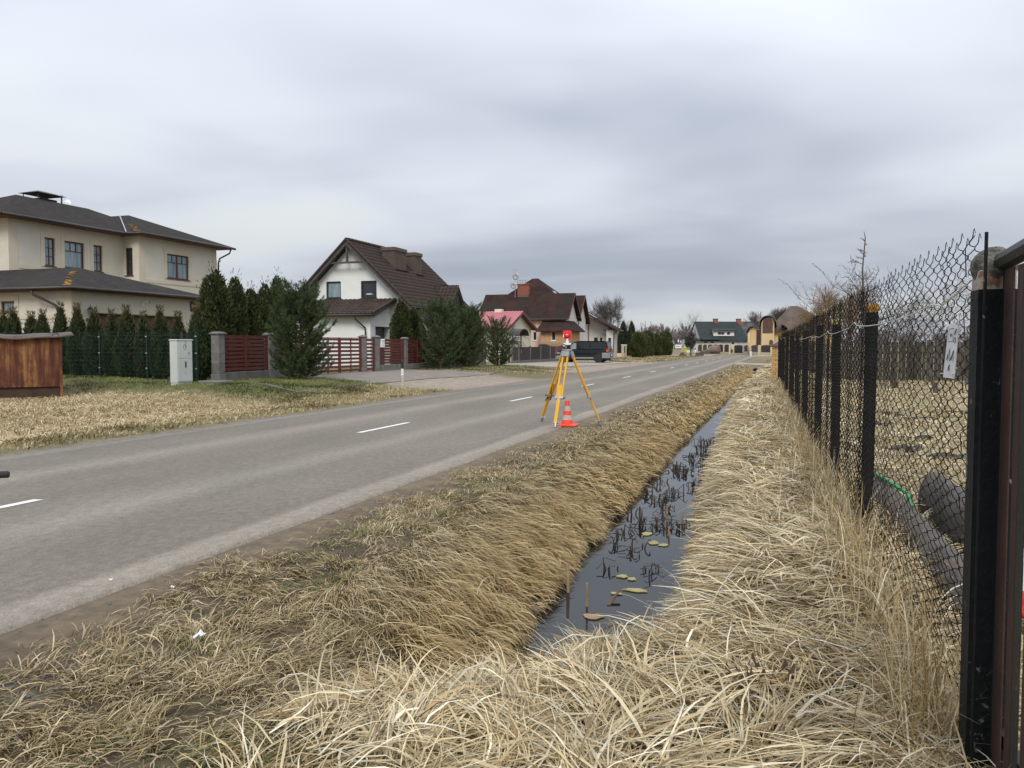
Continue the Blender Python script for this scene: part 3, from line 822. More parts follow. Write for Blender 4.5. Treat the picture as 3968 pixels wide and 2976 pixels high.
# ---- pines
def pine_mesh(seed, Ht, Rm, shoots, needles=46, nl=0.085, top_spikes=4, sparse=0.0):
    g = np.random.default_rng(seed); rr = random.Random(seed)
    wood = MB()
    lean = g.normal(0, 0.03, 2)
    wood.path([(lean[0]*z, lean[1]*z, z) for z in np.linspace(-0.05, Ht*0.96, 9)], [0.055*(1-0.85*k/8)+0.006 for k in range(9)], 7)
    tips = []   # (pos, dir, len)
    nw = 30
    for w in range(nw):
        z0 = Ht*(0.035 + 0.835*(w+0.6*rr.random())/(nw-1))
        u = min(1, z0/Ht)
        rad = Rm*math.sqrt(max(0.02, 1-((u-0.30)/0.72)**2)) if u > 0.30 else Rm*(0.88+0.12*u/0.30)
        nb = 4
        a0 = rr.random()*6.28
        for b in range(nb):
            a = a0 + 6.28*b/nb + rr.uniform(-0.4, 0.4)
            rl = rad*rr.uniform(0.70, 1.08)
            e = -0.12 + 0.75*u
            pts = []
            for k in range(6):
                t = k/5
                pts.append(Vector((math.cos(a)*rl*t, math.sin(a)*rl*t, z0 + rl*t*(e*0.6 + 0.40*t*t))))
            wood.path(pts, [0.016*(1-0.8*k/5)+0.003 for k in range(6)], 4, cap=False)
            d = (pts[5]-pts[4]).normalized()
            tips.append((pts[5], (d+Vector((0,0,0.5))).normalized(), 0.24))
            for k in range(1, 5):
                for s_ in (-1, 1):
                    for q in range(2):
                        if rr.random() < sparse*(0.4+1.2*u): continue
                        t = pts[k] + (pts[k+1]-pts[k])*rr.random()
                        dd = (pts[k+1]-pts[k]).normalized()
                        sd = dd.cross(Vector((0,0,1)))*s_*rr.uniform(0.3,1.3)
                        d2 = (dd*0.7 + sd + Vector((0,0,rr.uniform(0.0,1.0)))).normalized()
                        tips.append((t, d2, rr.uniform(0.16,0.32)))
    for k in range(top_spikes):
        a = 6.28*k/top_spikes + rr.random(); z0 = Ht*rr.uniform(0.80,0.92)
        tips.append((Vector((0.10*math.cos(a), 0.10*math.sin(a), z0)), Vector((0.55*math.cos(a), 0.55*math.sin(a), 1)).normalized(), 0.34))
    tips.append((Vector((lean[0]*Ht, lean[1]*Ht, Ht*0.86)), Vector((0,0,1)), 0.40))
    Pn, Un, Sn, Ln, Cn = [], [], [], [], []
    for p_, d_, l_ in tips:
        wood.path([p_, p_ + d_*l_], [0.006, 0.004], 3, cap=False)
        m = int(needles*l_/0.24)
        t = g.random(m)
        base = np.array(p_)[None] + np.array(d_)[None]*(t*l_)[:,None]
        rnd = unit(g.normal(0, 1, (m,3)))
        dirn = unit(np.array(d_)[None]*g.uniform(0.5,1.2,m)[:,None] + rnd*0.95)
        Pn.append(base); Un.append(dirn); Sn.append(unit(np.cross(dirn, g.normal(0,1,(m,3)))))
        Ln.append(nl*g.uniform(0.7,1.25,m))
        tint = g.uniform(0.7, 1.3)
        Cn.append(np.array([0.060,0.096,0.036])[None]*(tint*g.uniform(0.6,1.4,m))[:,None])
    Pn, Un, Sn, Cn = [np.concatenate(q) for q in (Pn, Un, Sn, Cn)]; Ln = np.concatenate(Ln)
    me = leaf_mesh('needles', Pn, Un, Sn, Ln, np.full(len(Ln), 0.013), Cn); me.materials.append(M['foliage'])
    wm_ = wood.mesh('trunk'); wm_.materials.append(M['bark_pine'])
    return me, wm_
def pine(loc, seed, Ht, Rm, label, **k):
    th = thing('pine_tree', loc, label, 'pine', 'young pines in front of the red fence')
    me, wm_ = pine_mesh(seed, Ht, Rm, 0, **k)
    piece('crown', me, th, (0,0,0)); piece('trunk', wm_, th, (0,0,0))
    return th
# ---- leafless trees
def bare_mesh(seed, Ht, spread=0.5, levels=5, r0=None, trunk=0.28, up=0.35, nb=(3,5), sides=5, droop=0.0, wob=0.18, twig=0.006, forks=None, minlen=0.12, lenf=0.72):
    rr = random.Random(seed); mb = MB()
    r0 = r0 or Ht*0.016
    def grow(p, d, L, r, lv):
        n = 4 if lv < 2 else 3
        pts = [p.copy()]; rad = [r]
        for k in range(n):
            d = (d + Vector((rr.gauss(0,wob), rr.gauss(0,wob), rr.gauss(0,wob)*0.6 + (up*0.25 if lv < 4 else 0) - droop*(lv>2)*0.35))).normalized()
            p = p + d*(L/n); pts.append(p.copy()); rad.append(max(twig*0.6, r*(1-0.45*(k+1)/n)))
        mb.path(pts, rad, max(3, sides-lv), cap=False)
        if lv >= levels: return
        m = rr.randint(*nb) + (1 if lv >= 2 else 0)
        for j in range(m):
            t = rr.uniform(0.30, 1.0) if lv else rr.uniform(0.55, 1.0)
            if j == 0: t = 1.0
            i = min(n-1, int(t*n)); q = pts[i] + (pts[i+1]-pts[i])*(t*n-i)
            ax = d.cross(Vector((rr.gauss(0,1), rr.gauss(0,1), rr.gauss(0,1))))
            if ax.length < 1e-3: continue
            ax.normalize()
            sp_ = spread*rr.uniform(0.5, 1.35) if j else spread*rr.uniform(0.1,0.4)
            nd = (d*math.cos(sp_) + ax*math.sin(sp_))
            nd = (nd + Vector((0,0,up*0.35))).normalized()
            L2 = L*rr.uniform(lenf-0.14, lenf+0.1)
            if L2 < minlen: continue
            grow(q, nd, L2, max(twig, rad[i]*(0.62 if j else 0.8)), lv+1)
    grow(Vector((0,0,-0.1)), Vector((0,0,1)), Ht*trunk, r0, 0)
    zmax = max(v[2] for v in mb.v)
    k = Ht/zmax
    mb.v = [(a*k, b*k, c*k) for a, b, c in mb.v]
    me = mb.mesh('bare_crown')
    return me
def bare_tree(loc, me, mat, label, name='bare_tree', group=None, cat='tree', rz=0.0, s=(1,1,1)):
    th = thing(name, loc, label, cat, group, rz)
    if not me.materials: me.materials.append(mat)
    # thick limbs near the base count as trunk: a separate flared butt
    piece('crown', me, th, (0,0,0), None, s)
    co_ = np.array([v.co[:] for v in me.vertices]); zm_ = co_[0][2]
    base_r = float(np.abs(co_[:3,:2]).max())
    tm = MB().path([(0,0,-0.12),(0,0,0.08),(0,0,0.35)], [base_r*1.7, base_r*1.3, base_r*1.05], 8).mesh('trunk', smooth=True)
    tm.materials.append(mat)
    piece('trunk', tm, th, (0,0,0), None, s)
    return th
# ------------------------------------------------------------------ house helpers
def clip_poly(sub, clip):
    def inside(p, a, b): return (b[0]-a[0])*(p[1]-a[1]) - (b[1]-a[1])*(p[0]-a[0]) >= -1e-9
    def isect(p, q, a, b):
        x1,y1,x2,y2 = *p,*q; x3,y3,x4,y4 = *a,*b
        d = (x1-x2)*(y3-y4)-(y1-y2)*(x3-x4)
        t = ((x1-x3)*(y3-y4)-(y1-y3)*(x3-x4))/d
        return (x1+t*(x2-x1), y1+t*(y2-y1))
    out_ = sub
    for i in range(len(clip)):
        a, b = clip[i], clip[(i+1)%len(clip)]
        inp, out_ = out_, []
        for j in range(len(inp)):
            p, q = inp[j-1], inp[j]
            if inside(q, a, b):
                if not inside(p, a, b): out_.append(isect(p, q, a, b))
                out_.append(q)
            elif inside(p, a, b): out_.append(isect(p, q, a, b))
        if not out_: return []
    return out_
def wall(mb, o, u, n, poly, opens=(), rev=0.14):
    """vertical wall face with real openings. o: point, u: horizontal dir, n: outward normal,
    poly: convex CCW polygon in (s, z), opens: (s0, s1, z0, z1)"""
    o, u, n = Vector(o), Vector(u), Vector(n)
    W = lambda s, z, d=0: o + u*s + Vector((0,0,z-o.z)) - n*d
    ss = sorted({p[0] for p in poly} | {s for q in opens for s in q[:2]})
    zz = sorted({p[1] for p in poly} | {z for q in opens for z in q[2:]})
    flip = u.cross(Vector((0,0,1))).dot(n) < 0
    for i in range(len(ss)-1):
        for j in range(len(zz)-1):
            a, b, c, d = ss[i], ss[i+1], zz[j], zz[j+1]
            sc, zc_ = (a+b)/2, (c+d)/2
            if any(q[0] < sc < q[1] and q[2] < zc_ < q[3] for q in opens): continue
            pl = clip_poly([(a,c),(b,c),(b,d),(a,d)], poly)
            if len(pl) < 3: continue
            pts = [W(*p) for p in pl]
            if flip: pts = pts[::-1]
            mb.add(pts, [tuple(range(len(pts)))])
    for s0, s1, z0, z1 in opens:
        r = [(s0,z0),(s1,z0),(s1,z1),(s0,z1)]
        for k in range(4):
            p, q = r[k], r[(k+1)%4]
            mb.add([W(*p), W(*q), W(*q, rev+0.05), W(*p, rev+0.05)], [(0,1,2,3)])
def window(parent, o, u, n, s0, s1, z0, z1, fm, gm, vert=(), hor=(), rev=0.10, fw=0.07, sill=None, name='window', hor_spans=None):
    o, u, n = Vector(o), Vector(u), Vector(n)
    W = lambda s, z, d: o + u*s + Vector((0,0,z-o.z)) - n*d
    def rect(mb, a, b, c, d, d0, d1):
        mb.obox(W((a+b)/2, (c+d)/2, (d0+d1)/2), u*(b-a)/2, n*abs(d1-d0)/2, Vector((0,0,(d-c)/2)))
    mb = MB()
    rect(mb, s0, s0+fw, z0, z1, rev-0.04, rev+0.04); rect(mb, s1-fw, s1, z0, z1, rev-0.04, rev+0.04)
    rect(mb, s0+fw, s1-fw, z0, z0+fw, rev-0.04, rev+0.04); rect(mb, s0+fw, s1-fw, z1-fw, z1, rev-0.04, rev+0.04)
    w = part(name, mb, fm, parent)
    if vert or hor:
        mb = MB()
        for v in vert:
            v = v if isinstance(v, tuple) else (v, 0, 1, 0.05)
            sc = s0+fw+(s1-s0-2*fw)*v[0]; a = z0+fw+(z1-z0-2*fw)*v[1]; b = z0+fw+(z1-z0-2*fw)*v[2]
            rect(mb, sc-v[3]/2, sc+v[3]/2, a, b, rev-0.025, rev+0.03)
        for h in hor:
            h = h if isinstance(h, tuple) else (h, 0, 1, 0.05)
            zc_ = z0+fw+(z1-z0-2*fw)*h[0]; a = s0+fw+(s1-s0-2*fw)*h[1]; b = s0+fw+(s1-s0-2*fw)*h[2]
            rect(mb, a, b, zc_-h[3]/2, zc_+h[3]/2, rev-0.021, rev+0.03)
        part('glazing_bar', mb, fm, w)
    mb = MB(); rect(mb, s0+fw*0.5, s1-fw*0.5, z0+fw*0.5, z1-fw*0.5, rev+0.01, rev+0.022)
    part('pane', mb, gm, w)
    if sill is not None:
        mb = MB(); rect(mb, s0-0.06, s1+0.06, z0-0.05, z0-0.001, -0.05, rev-0.045)
        part('sill', mb, sill, w)
    return w
def band(mb, o, u, n, s0, s1, z0, z1, t=0.025):
    o, u, n = Vector(o), Vector(u), Vector(n)
    mb.obox(o + u*(s0+s1)/2 + Vector((0,0,(z0+z1)/2-o.z)) + n*t*0.5, u*(s1-s0)/2, n*t/2, Vector((0,0,(z1-z0)/2)))
def gutter(parent, p0, p1, mat, r=0.065, name='gutter'):
    mb = MB(); mb.path([p0, p1], r, 8)
    return part(name, mb, mat, parent, smooth=True)
def pipe(parent, pts, mat, r=0.05, name='downpipe'):
    mb = MB(); mb.path(pts, r, 8)
    return part(name, mb, mat, parent, smooth=True)
def hip_roof(x0, x1, y0, y1, ze, ra, rb, t=0.10):
    """four sloping slabs; ra, rb ridge ends (x,y,z)"""
    mb = MB()
    A, B, C, D = (x0,y0,ze), (x1,y0,ze), (x1,y1,ze), (x0,y1,ze)
    ra, rb = Vector(ra), Vector(rb)
    V = [Vector(A), Vector(B), Vector(C), Vector(D), ra, rb]
    if abs(ra.x-rb.x) > abs(ra.y-rb.y):
        fs = [(0,1,5,4), (1,2,5), (2,3,4,5), (3,0,4)]
    else:
        fs = [(0,1,4), (1,2,5,4), (2,3,5), (3,0,4,5)]
    mb.add(V, fs)
    Lw = [v - Vector((0,0,t)) for v in V[:4]]
    b = len(mb.v); mb.v.extend([tuple(v) for v in Lw])
    k = b-6
    mb.f += [(k+i, k+(i+1)%4, b+(i+1)%4, b+i) for i in range(4)]
    mb.f.append((b+3, b+2, b+1, b))
    return mb
def brick_box(mb, x0, x1, y0, y1, z0, z1, rows, ncol=3, gap=0.012, proud=0.012):
    h = (z1-z0)/rows
    for r in range(rows):
        off = 0.5 if r % 2 else 0.0
        for (a0, a1, fixed, ax, sgn) in ((x0,x1,y0,'y',-1),(x0,x1,y1,'y',1),(y0,y1,x0,'x',-1),(y0,y1,x1,'x',1)):
            w = (a1-a0)/ncol
            k = -off
            while k < ncol:
                s, e = max(a0, a0+k*w), min(a1, a0+(k+1)*w)
                if e-s > 0.02:
                    s += gap/2; e -= gap/2
                    if ax == 'y': mb.box(s, e, min(fixed, fixed+sgn*proud), max(fixed, fixed+sgn*proud), z0+r*h+gap/2, z0+(r+1)*h-gap/2)
                    else: mb.box(min(fixed, fixed+sgn*proud), max(fixed, fixed+sgn*proud), s, e, z0+r*h+gap/2, z0+(r+1)*h-gap/2)
                k += 1
def text_mesh(txt, size, ext=0.001, bold=0.0):
    cu = bpy.data.curves.new('lettering', 'FONT'); cu.body = txt; cu.size = size; cu.extrude = ext; cu.offset = size*bold
    cu.align_x = 'CENTER'; cu.align_y = 'CENTER'
    o = bpy.data.objects.new('tmp', cu)
    me = bpy.data.meshes.new_from_object(o)
    bpy.data.objects.remove(o)
    return me
YX, YN = Vector((0,1,0)), Vector((1,0,0))       # wall facing the road: runs along +Y, outward +X
XU, XN = Vector((1,0,0)), Vector((0,-1,0))      # wall facing the camera side: runs along +X, outward -Y

# ------------------------------------------------------------------ house 1: beige villa with garage
h = thing('beige_house', (-32, 31, 0.40), 'two-storey beige villa with dark hipped roofs and wide brown garage door', 'house')
B, TR, SH, GU, SO = M['plaster_beige'], M['plaster_trim'], M['shingle'], M['gutter_brown'], M['soffit_brown']
# garage wing
gX, gY0, gY1, gE = -27.78, 25.35, 32.9, 3.93
mb = MB()
door = (26.5, 31.75, 0.40, 2.97)
oF = (gX, 0, 0)
wall(mb, oF, YX, YN, [(gY0,0.2),(gY1,0.2),(gY1,gE),(gY0,gE)], [door], 0.25)
oS = (0, gY0, 0)
wsd = (-31.7, -30.92, 3.0, 3.47)
wall(mb, oS, XU, XN, [(-37,0.2),(gX,0.2),(gX,gE),(-37,gE)], [wsd], 0.14)
mb.add([(gX,gY1,0.2),(-37,gY1,0.2),(-37,gY1,gE),(gX,gY1,gE)], [(0,1,2,3)])
part('garage_wall', mb, B, h)
mb = MB()
band(mb, oF, YX, YN, 26.2, 26.47, 0.5, 3.25); band(mb, oF, YX, YN, 31.78, 32.05, 0.5, 3.25); band(mb, oF, YX, YN, 26.472, 31.778, 3.0, 3.25)
band(mb, oF, YX, YN, gY0, gY0+0.55, 0.4, gE-0.02, 0.02); band(mb, oF, YX, YN, gY1-0.35, gY1, 0.4, gE-0.02, 0.02)
band(mb, oS, XU, XN, -37, gX-0.6, 2.70, 2.88, 0.03); band(mb, oS, XU, XN, -31.95, -31.73, 2.9, 3.70); band(mb, oS, XU, XN, -30.88, -30.66, 2.9, 3.7); band(mb, oS, XU, XN, -31.728, -30.882, 3.49, 3.7)
band(mb, oS, XU, XN, gX-0.55, gX, 0.4, gE-0.02, 0.02)
part('wall_trim', mb, TR, h)
mb = MB()
gd = part('garage_door', MB().box(gX-0.30, gX-0.27, door[0]-0.02, door[1]+0.02, 0.36, 3.0), M['garage_door'], h)
for k in range(5):
    part('door_panel', MB().cbox(gX-0.27, gX-0.25, door[0]+0.02, door[1]-0.02, 0.42+k*0.51, 0.42+k*0.51+0.49), M['garage_door'], gd)
window(h, oS, XU, XN, *wsd, M['window_brown'], M['glass_curtain'], sill=M['window_brown'])
part('garage_roof', hip_roof(-37, -27.28, 24.85, 33.4, gE+0.06, (-37, 29.15, 5.26), (-31.54, 29.15, 5.26)), SH, h)
part('soffit', MB().box(-37, -27.35, 24.92, 33.33, gE-0.09, gE-0.045), SO, h)
gutter(h, (-37, 24.80, gE+0.0), (-27.2, 24.80, gE+0.0), GU); gutter(h, (-27.21, 24.76, gE), (-27.21, 33.4, gE), GU)
pipe(h, [(-29.35,24.82,gE-0.03),(-29.3,24.86,3.7),(-28.5,25.24,3.25),(-28.43,25.28,3.0),(-28.43,25.28,0.5)], GU)
pipe(h, [(-27.25,33.35,gE-0.04),(-27.3,33.35,3.6),(-27.6,33.0,3.3),(-27.65,32.97,0.5)], GU)
# lichen along the hip of the garage roof
mb = MB(); g_ = random.Random(4)
for k in range(46):
    t = g_.random()
    p0 = Vector((-27.28,24.85,gE+0.06)).lerp(Vector((-31.54,29.15,5.26)), 0.05+0.75*t*t)
    mb.blob((p0.x-g_.random()*0.25, p0.y-0.05+g_.random()*0.04, p0.z+0.0), (0.05+0.08*g_.random(), 0.05+0.06*g_.random(), 0.025), k, 0.3, 6, 4)
part('roof_lichen', mb, M['lichen'], h, kind='stuff')
# main block
mX, mY0, wY0, wX, wY1, mE = -35.96, 29.25, 36.42, -34.84, 43.0, 7.86
oM = (mX, 0, 0); oW = (wX, 0, 0)
W1, W2, W3 = (31.29,31.89,5.69,7.13), (32.48,33.72,5.69,7.10), (34.35,34.94,5.67,7.10)
W5 = (38.62,40.45,5.60,7.05); W4 = (-35.78,-35.28,5.59,7.16); bX = -42.8
mb = MB()
wall(mb, oM, YX, YN, [(mY0,0.2),(wY0,0.2),(wY0,mE),(mY0,mE)], [W1, W2, W3])
wall(mb, oW, YX, YN, [(wY0,0.2),(wY1,0.2),(wY1,mE),(wY0,mE)], [W5])
wall(mb, (0,wY0,0), XU, XN, [(mX,0.2),(wX,0.2),(wX,mE),(mX,mE)], [W4])
wall(mb, (0,mY0,0), XU, XN, [(bX,0.2),(mX,0.2),(mX,mE),(bX,mE)])
mb.add([(wX,wY1,0.2),(bX,wY1,0.2),(bX,wY1,mE),(wX,wY1,mE)], [(0,1,2,3)])
mb.add([(bX,wY1,0.2),(bX,mY0,0.2),(bX,mY0,mE),(bX,wY1,mE)], [(0,1,2,3)])
part('wall', mb, B, h)
mb = MB()
for q, o_ in ((W1,oM),(W2,oM),(W3,oM),(W5,oW)):
    a, b, c, d = q
    band(mb, o_, YX, YN, a-0.24, a-0.01, c-0.05, d+0.27); band(mb, o_, YX, YN, b+0.01, b+0.24, c-0.05, d+0.27); band(mb, o_, YX, YN, a-0.008, b+0.008, d+0.01, d+0.27)
band(mb, oW, YX, YN, wY0+0.55, wY1-0.45, 5.23, 5.43, 0.03); band(mb, oM, YX, YN, mY0+0.55, W1[0]-0.28, 5.42, 5.62, 0.03)
band(mb, oM, YX, YN, mY0, mY0+0.5, 4.5, mE-0.02, 0.018); band(mb, oW, YX, YN, wY0, wY0+0.47, 4.3, mE-0.02, 0.018); band(mb, oW, YX, YN, wY1-0.33, wY1, 4.3, mE-0.02, 0.018)
part('wall_trim', mb, TR, h)
WB, CG = M['window_brown'], M['glass_curtain']
window(h, oM, YX, YN, *W1, WB, CG, [(0.5,0,1,0.03)], [(0.33,0,1,0.03),(0.66,0,1,0.03)], sill=WB)
window(h, oM, YX, YN, *W2, WB, CG, [(0.33,0.66,1,0.03),(0.66,0.66,1,0.03)], [(0.66,0,1,0.04)], sill=WB)
window(h, oM, YX, YN, *W3, WB, CG, [(0.5,0,1,0.03)], [(0.33,0,1,0.03),(0.66,0,1,0.03)], sill=WB)
window(h, oW, YX, YN, *W5, WB, CG, [(0.5,0,1,0.12),(0.25,0.68,1,0.03),(0.75,0.68,1,0.03)], [(0.68,0,1,0.04)], sill=WB)
window(h, (0,wY0,0), XU, XN, *W4, WB, M['glass'], (), [(0.5,0,1,0.04)], sill=WB)
eX1, eXw = -35.28, -34.16
part('roof', hip_roof(-43.4, eX1, 28.45, 41.4, mE+0.1, (-39.35,32.55,9.72), (-39.35,37.25,9.72)), SH, h)
part('wing_roof', hip_roof(-43.0, eXw, 35.98, 43.9, mE+0.105, (-40.4,39.5,9.63), (-38.5,39.5,9.63)), SH, h)
part('soffit', MB().box(-43.3, eX1-0.08, 28.53, 41.3, mE-0.04, mE-0.01).box(eX1-0.078, eXw-0.08, 36.06, 43.8, mE-0.04, mE-0.01), SO, h)
gutter(h, (eX1+0.06,28.4,mE+0.02), (eX1+0.06,35.95,mE+0.02), GU, 0.075); gutter(h, (eX1+0.06,35.92,mE+0.02), (eXw+0.06,35.92,mE+0.02), GU, 0.075); gutter(h, (eXw+0.06,35.9,mE+0.02), (eXw+0.06,43.95,mE+0.02), GU, 0.075); gutter(h, (-43.4,28.39,mE+0.02), (eX1,28.39,mE+0.02), GU, 0.075)
pipe(h, [(eXw,43.6,mE-0.03),(eXw-0.05,43.5,7.55),(-34.7,43.15,7.2),(-34.75,43.08,6.9),(-34.75,43.08,0.6)], GU)
part('valley_flashing', MB().bar((eX1,36.0,mE+0.14), (-38.9,39.2,9.60), 0.06, 0.02), M['steel'], h)
mb = MB(); g_ = random.Random(6)
for k in range(30):
    p0 = Vector((eXw,35.98,mE+0.105)).lerp(Vector((-38.5,39.5,9.63)), 0.04+0.4*g_.random()**1.6)
    mb.blob((p0.x-0.1-g_.random()*0.4, p0.y-0.02+g_.random()*0.05, p0.z), (0.05+0.08*g_.random(), 0.05+0.06*g_.random(), 0.02), k, 0.3, 6, 4)
part('roof_lichen', mb, M['lichen'], h, kind='stuff')
# chimney with flat metal hood
ch = part('chimney', MB().box(-40.5,-39.6,34.3,35.35,9.0,9.88), M['shingle'], h)
for x_, y_ in ((-40.6,34.05),(-39.5,34.05),(-40.6,35.55),(-39.5,35.55)): part('hood_leg', MB().cyl((x_,y_,9.2),(x_,y_,10.14),0.025,0.025,6), M['black_metal'], ch)
part('chimney_hood', MB().add([(-40.8,33.85,10.12),(-39.3,33.85,10.12),(-39.3,35.75,10.12),(-40.8,35.75,10.12),(-40.05,34.5,10.34),(-40.05,35.1,10.34)], [(0,3,2,1),(0,1,4),(1,2,5,4),(2,3,5),(3,0,4,5)]), M['slate_grey'], ch)
an = part('antenna', MB().cyl((-40,36.05,9.2),(-40,36.05,10.35),0.025,0.02,6), M['black_metal'], h)
part('satellite_dish', MB().lathe((-39.95,36.3,9.78), [(0.02,-0.06),(0.2,-0.03),(0.36,0.05),(0.36,0.06),(0.2,-0.01)], 14, 'y'), M['white_plastic'], an, smooth=True)
def wall_lamp(y, z, label):
    th = thing('wall_lantern', (gX, y, z), label, 'lamp', 'lanterns beside the garage door')
    mb = MB(); mb.path([(0.02,0,-0.32),(0.12,0,-0.34),(0.2,0,-0.22),(0.2,0,-0.16)], 0.015, 6); mb.lathe((0.015,0,-0.32), [(0.07,-0.01),(0.07,0.02)], 10, 'x')
    part('bracket', mb, M['black_metal'], th, local=True)
    part('lantern_glass', MB().lathe((0.2,0,0), [(0.05,-0.16),(0.10,0.08)], 6), M['glass_curtain'], th, local=True)
    part('lantern_cap', MB().lathe((0.2,0,0), [(0.14,0.08),(0.10,0.13),(0.05,0.2),(0.015,0.22),(0.012,0.3)], 6), M['black_metal'], th, local=True)
    mb = MB()
    for k in range(6):
        a = math.pi*2*k/6; mb.cyl((0.2+0.052*math.cos(a),0.052*math.sin(a),-0.17),(0.2+0.105*math.cos(a),0.105*math.sin(a),0.09),0.008,0.008,4)
    mb.lathe((0.2,0,0), [(0.06,-0.18),(0.06,-0.16)], 8)
    part('lantern_frame', mb, M['black_metal'], th, local=True)
wall_lamp(26.12, 3.0, 'black wall lantern on the left of the garage door')
wall_lamp(32.5, 2.95, 'black wall lantern at the right corner, beneath the house number')
th = thing('security_camera', (gX, 29.2, 3.52), 'small white security camera above the garage door', 'camera')
part('mount', MB().box(0,0.05,-0.07,0.07,-0.14,0.12), M['white_plastic'], th, local=True)
part('camera_body', MB().obox((0.17,0.06,0.06),(0.13,0.04,-0.02),(-0.02,0.05,0),(0,0,0.05)), M['white_plastic'], th, local=True)
part('lens', MB().obox((0.305,0.10,0.04),(0.004,0.001,0),(-0.018,0.045,0),(0,0,0.045)), M['ink'], th, local=True)
th = thing('house_number', (gX+0.024, 32.45, 3.52), 'small brown house number plate reading 50', 'sign')
part('plate', MB().cbox(0,0.02,-0.17,0.17,-0.25,0.25), M['window_brown'], th, local=True)
me = text_mesh('50', 0.24); me.materials.append(M['white_plastic'])
piece('lettering', me, th, (0.024,0,0.0), (math.pi/2,0,math.pi/2))
me = text_mesh("'", 0.2); me.materials.append(M['white_plastic']); piece('lettering', me, th, (0.024,0.14,0.04), (math.pi/2,0,math.pi/2))

# ------------------------------------------------------------------ house 2: white gabled house
h = thing('white_house', (-25.7, 48, 0.25), 'white house with steep brown tiled gable and low garage lean-to', 'house')
Wt, DF = M['plaster_white'], M['window_dark']
aX, aZ, eX, eZ, gYw, rY1 = -25.72, 8.14, -21.33, 4.02, 44.3, 54.35
wR, wLft = -22.45, -29.0
sl = (aZ-eZ)/(eX-aX)
zr_ = lambda x: aZ - 0.30 - sl*abs(x-aX)
wa, wb_ = (-27.53,-26.47,4.55,5.62), (-25.05,-23.95,4.53,5.60)
mb = MB()
wall(mb, (0,gYw,0), XU, XN, [(wLft,0.1),(wR,0.1),(wR,zr_(wR)),(aX,zr_(aX)),(wLft,zr_(wLft))], [wa, wb_], 0.14)
wall(mb, (wR,0,0), YX, YN, [(gYw,0.1),(53.9,0.1),(53.9,zr_(wR)),(gYw,zr_(wR))], [(47.2,48.4,1.2,2.5)], 0.14)
mb.add([(wLft,gYw,0.1),(wLft,53.9,0.1),(wLft,53.9,zr_(wLft)),(wLft,gYw,zr_(wLft))], [(0,3,2,1)])
mb.add([(wLft,53.9,0.1),(wR,53.9,0.1),(wR,53.9,zr_(wR)),(aX,53.9,zr_(aX)),(wLft,53.9,zr_(wLft))], [(4,3,2,1,0)])
part('wall', mb, Wt, h)
window(h, (0,gYw,0), XU, XN, *wa, DF, M['glass_curtain'], sill=DF, fw=0.09); window(h, (0,gYw,0), XU, XN, *wb_, DF, M['glass'], sill=DF, fw=0.09)
window(h, (wR,0,0), YX, YN, 47.2,48.4,1.2,2.5, DF, M['glass'], [0.5], sill=DF)
pot = part('window_plant', MB().blob((-24.5,gYw+0.09,4.78),(0.30,0.02,0.045),3,0.6,12,6), M['cabinet'], h)
# roof slabs
y0r = gYw-0.58
zl_ = aX-(eX-aX)
def rslab(mb, t, dz):
    mb.prism([(aX,y0r,aZ-dz),(eX,y0r,eZ-dz),(eX,rY1,eZ-dz),(aX,rY1,aZ-dz)], (0,0,-t))
    mb.prism([(zl_,y0r,eZ-dz),(aX-0.002,y0r,aZ-dz),(aX-0.002,rY1,aZ-dz),(zl_,rY1,eZ-dz)], (0,0,-t))
mb = MB(); rslab(mb, 0.16, 0.06); part('roof', mb, M['wood_dark'], h)
# bargeboards, collar and king post in the gable
mb = MB()
for s_ in (1,-1):
    x_ = eX if s_ > 0 else zl_
    mb.prism([(aX+0.001*s_,y0r-0.03,aZ-0.03),(x_,y0r-0.03,eZ-0.03),(x_,y0r-0.03,eZ-0.32),(aX+0.001*s_,y0r-0.03,aZ-0.36)], (0,0.028,0))
part('bargeboard', mb, M['wood_dark'], h)
part('collar_beam', MB().box(-27.2,-24.24,y0r+0.02,y0r+0.14,6.66,6.78), M['wood_dark'], h)
part('king_post', MB().box(aX-0.06,aX+0.06,y0r+0.03,y0r+0.13,6.785,7.74), M['wood_dark'], h)
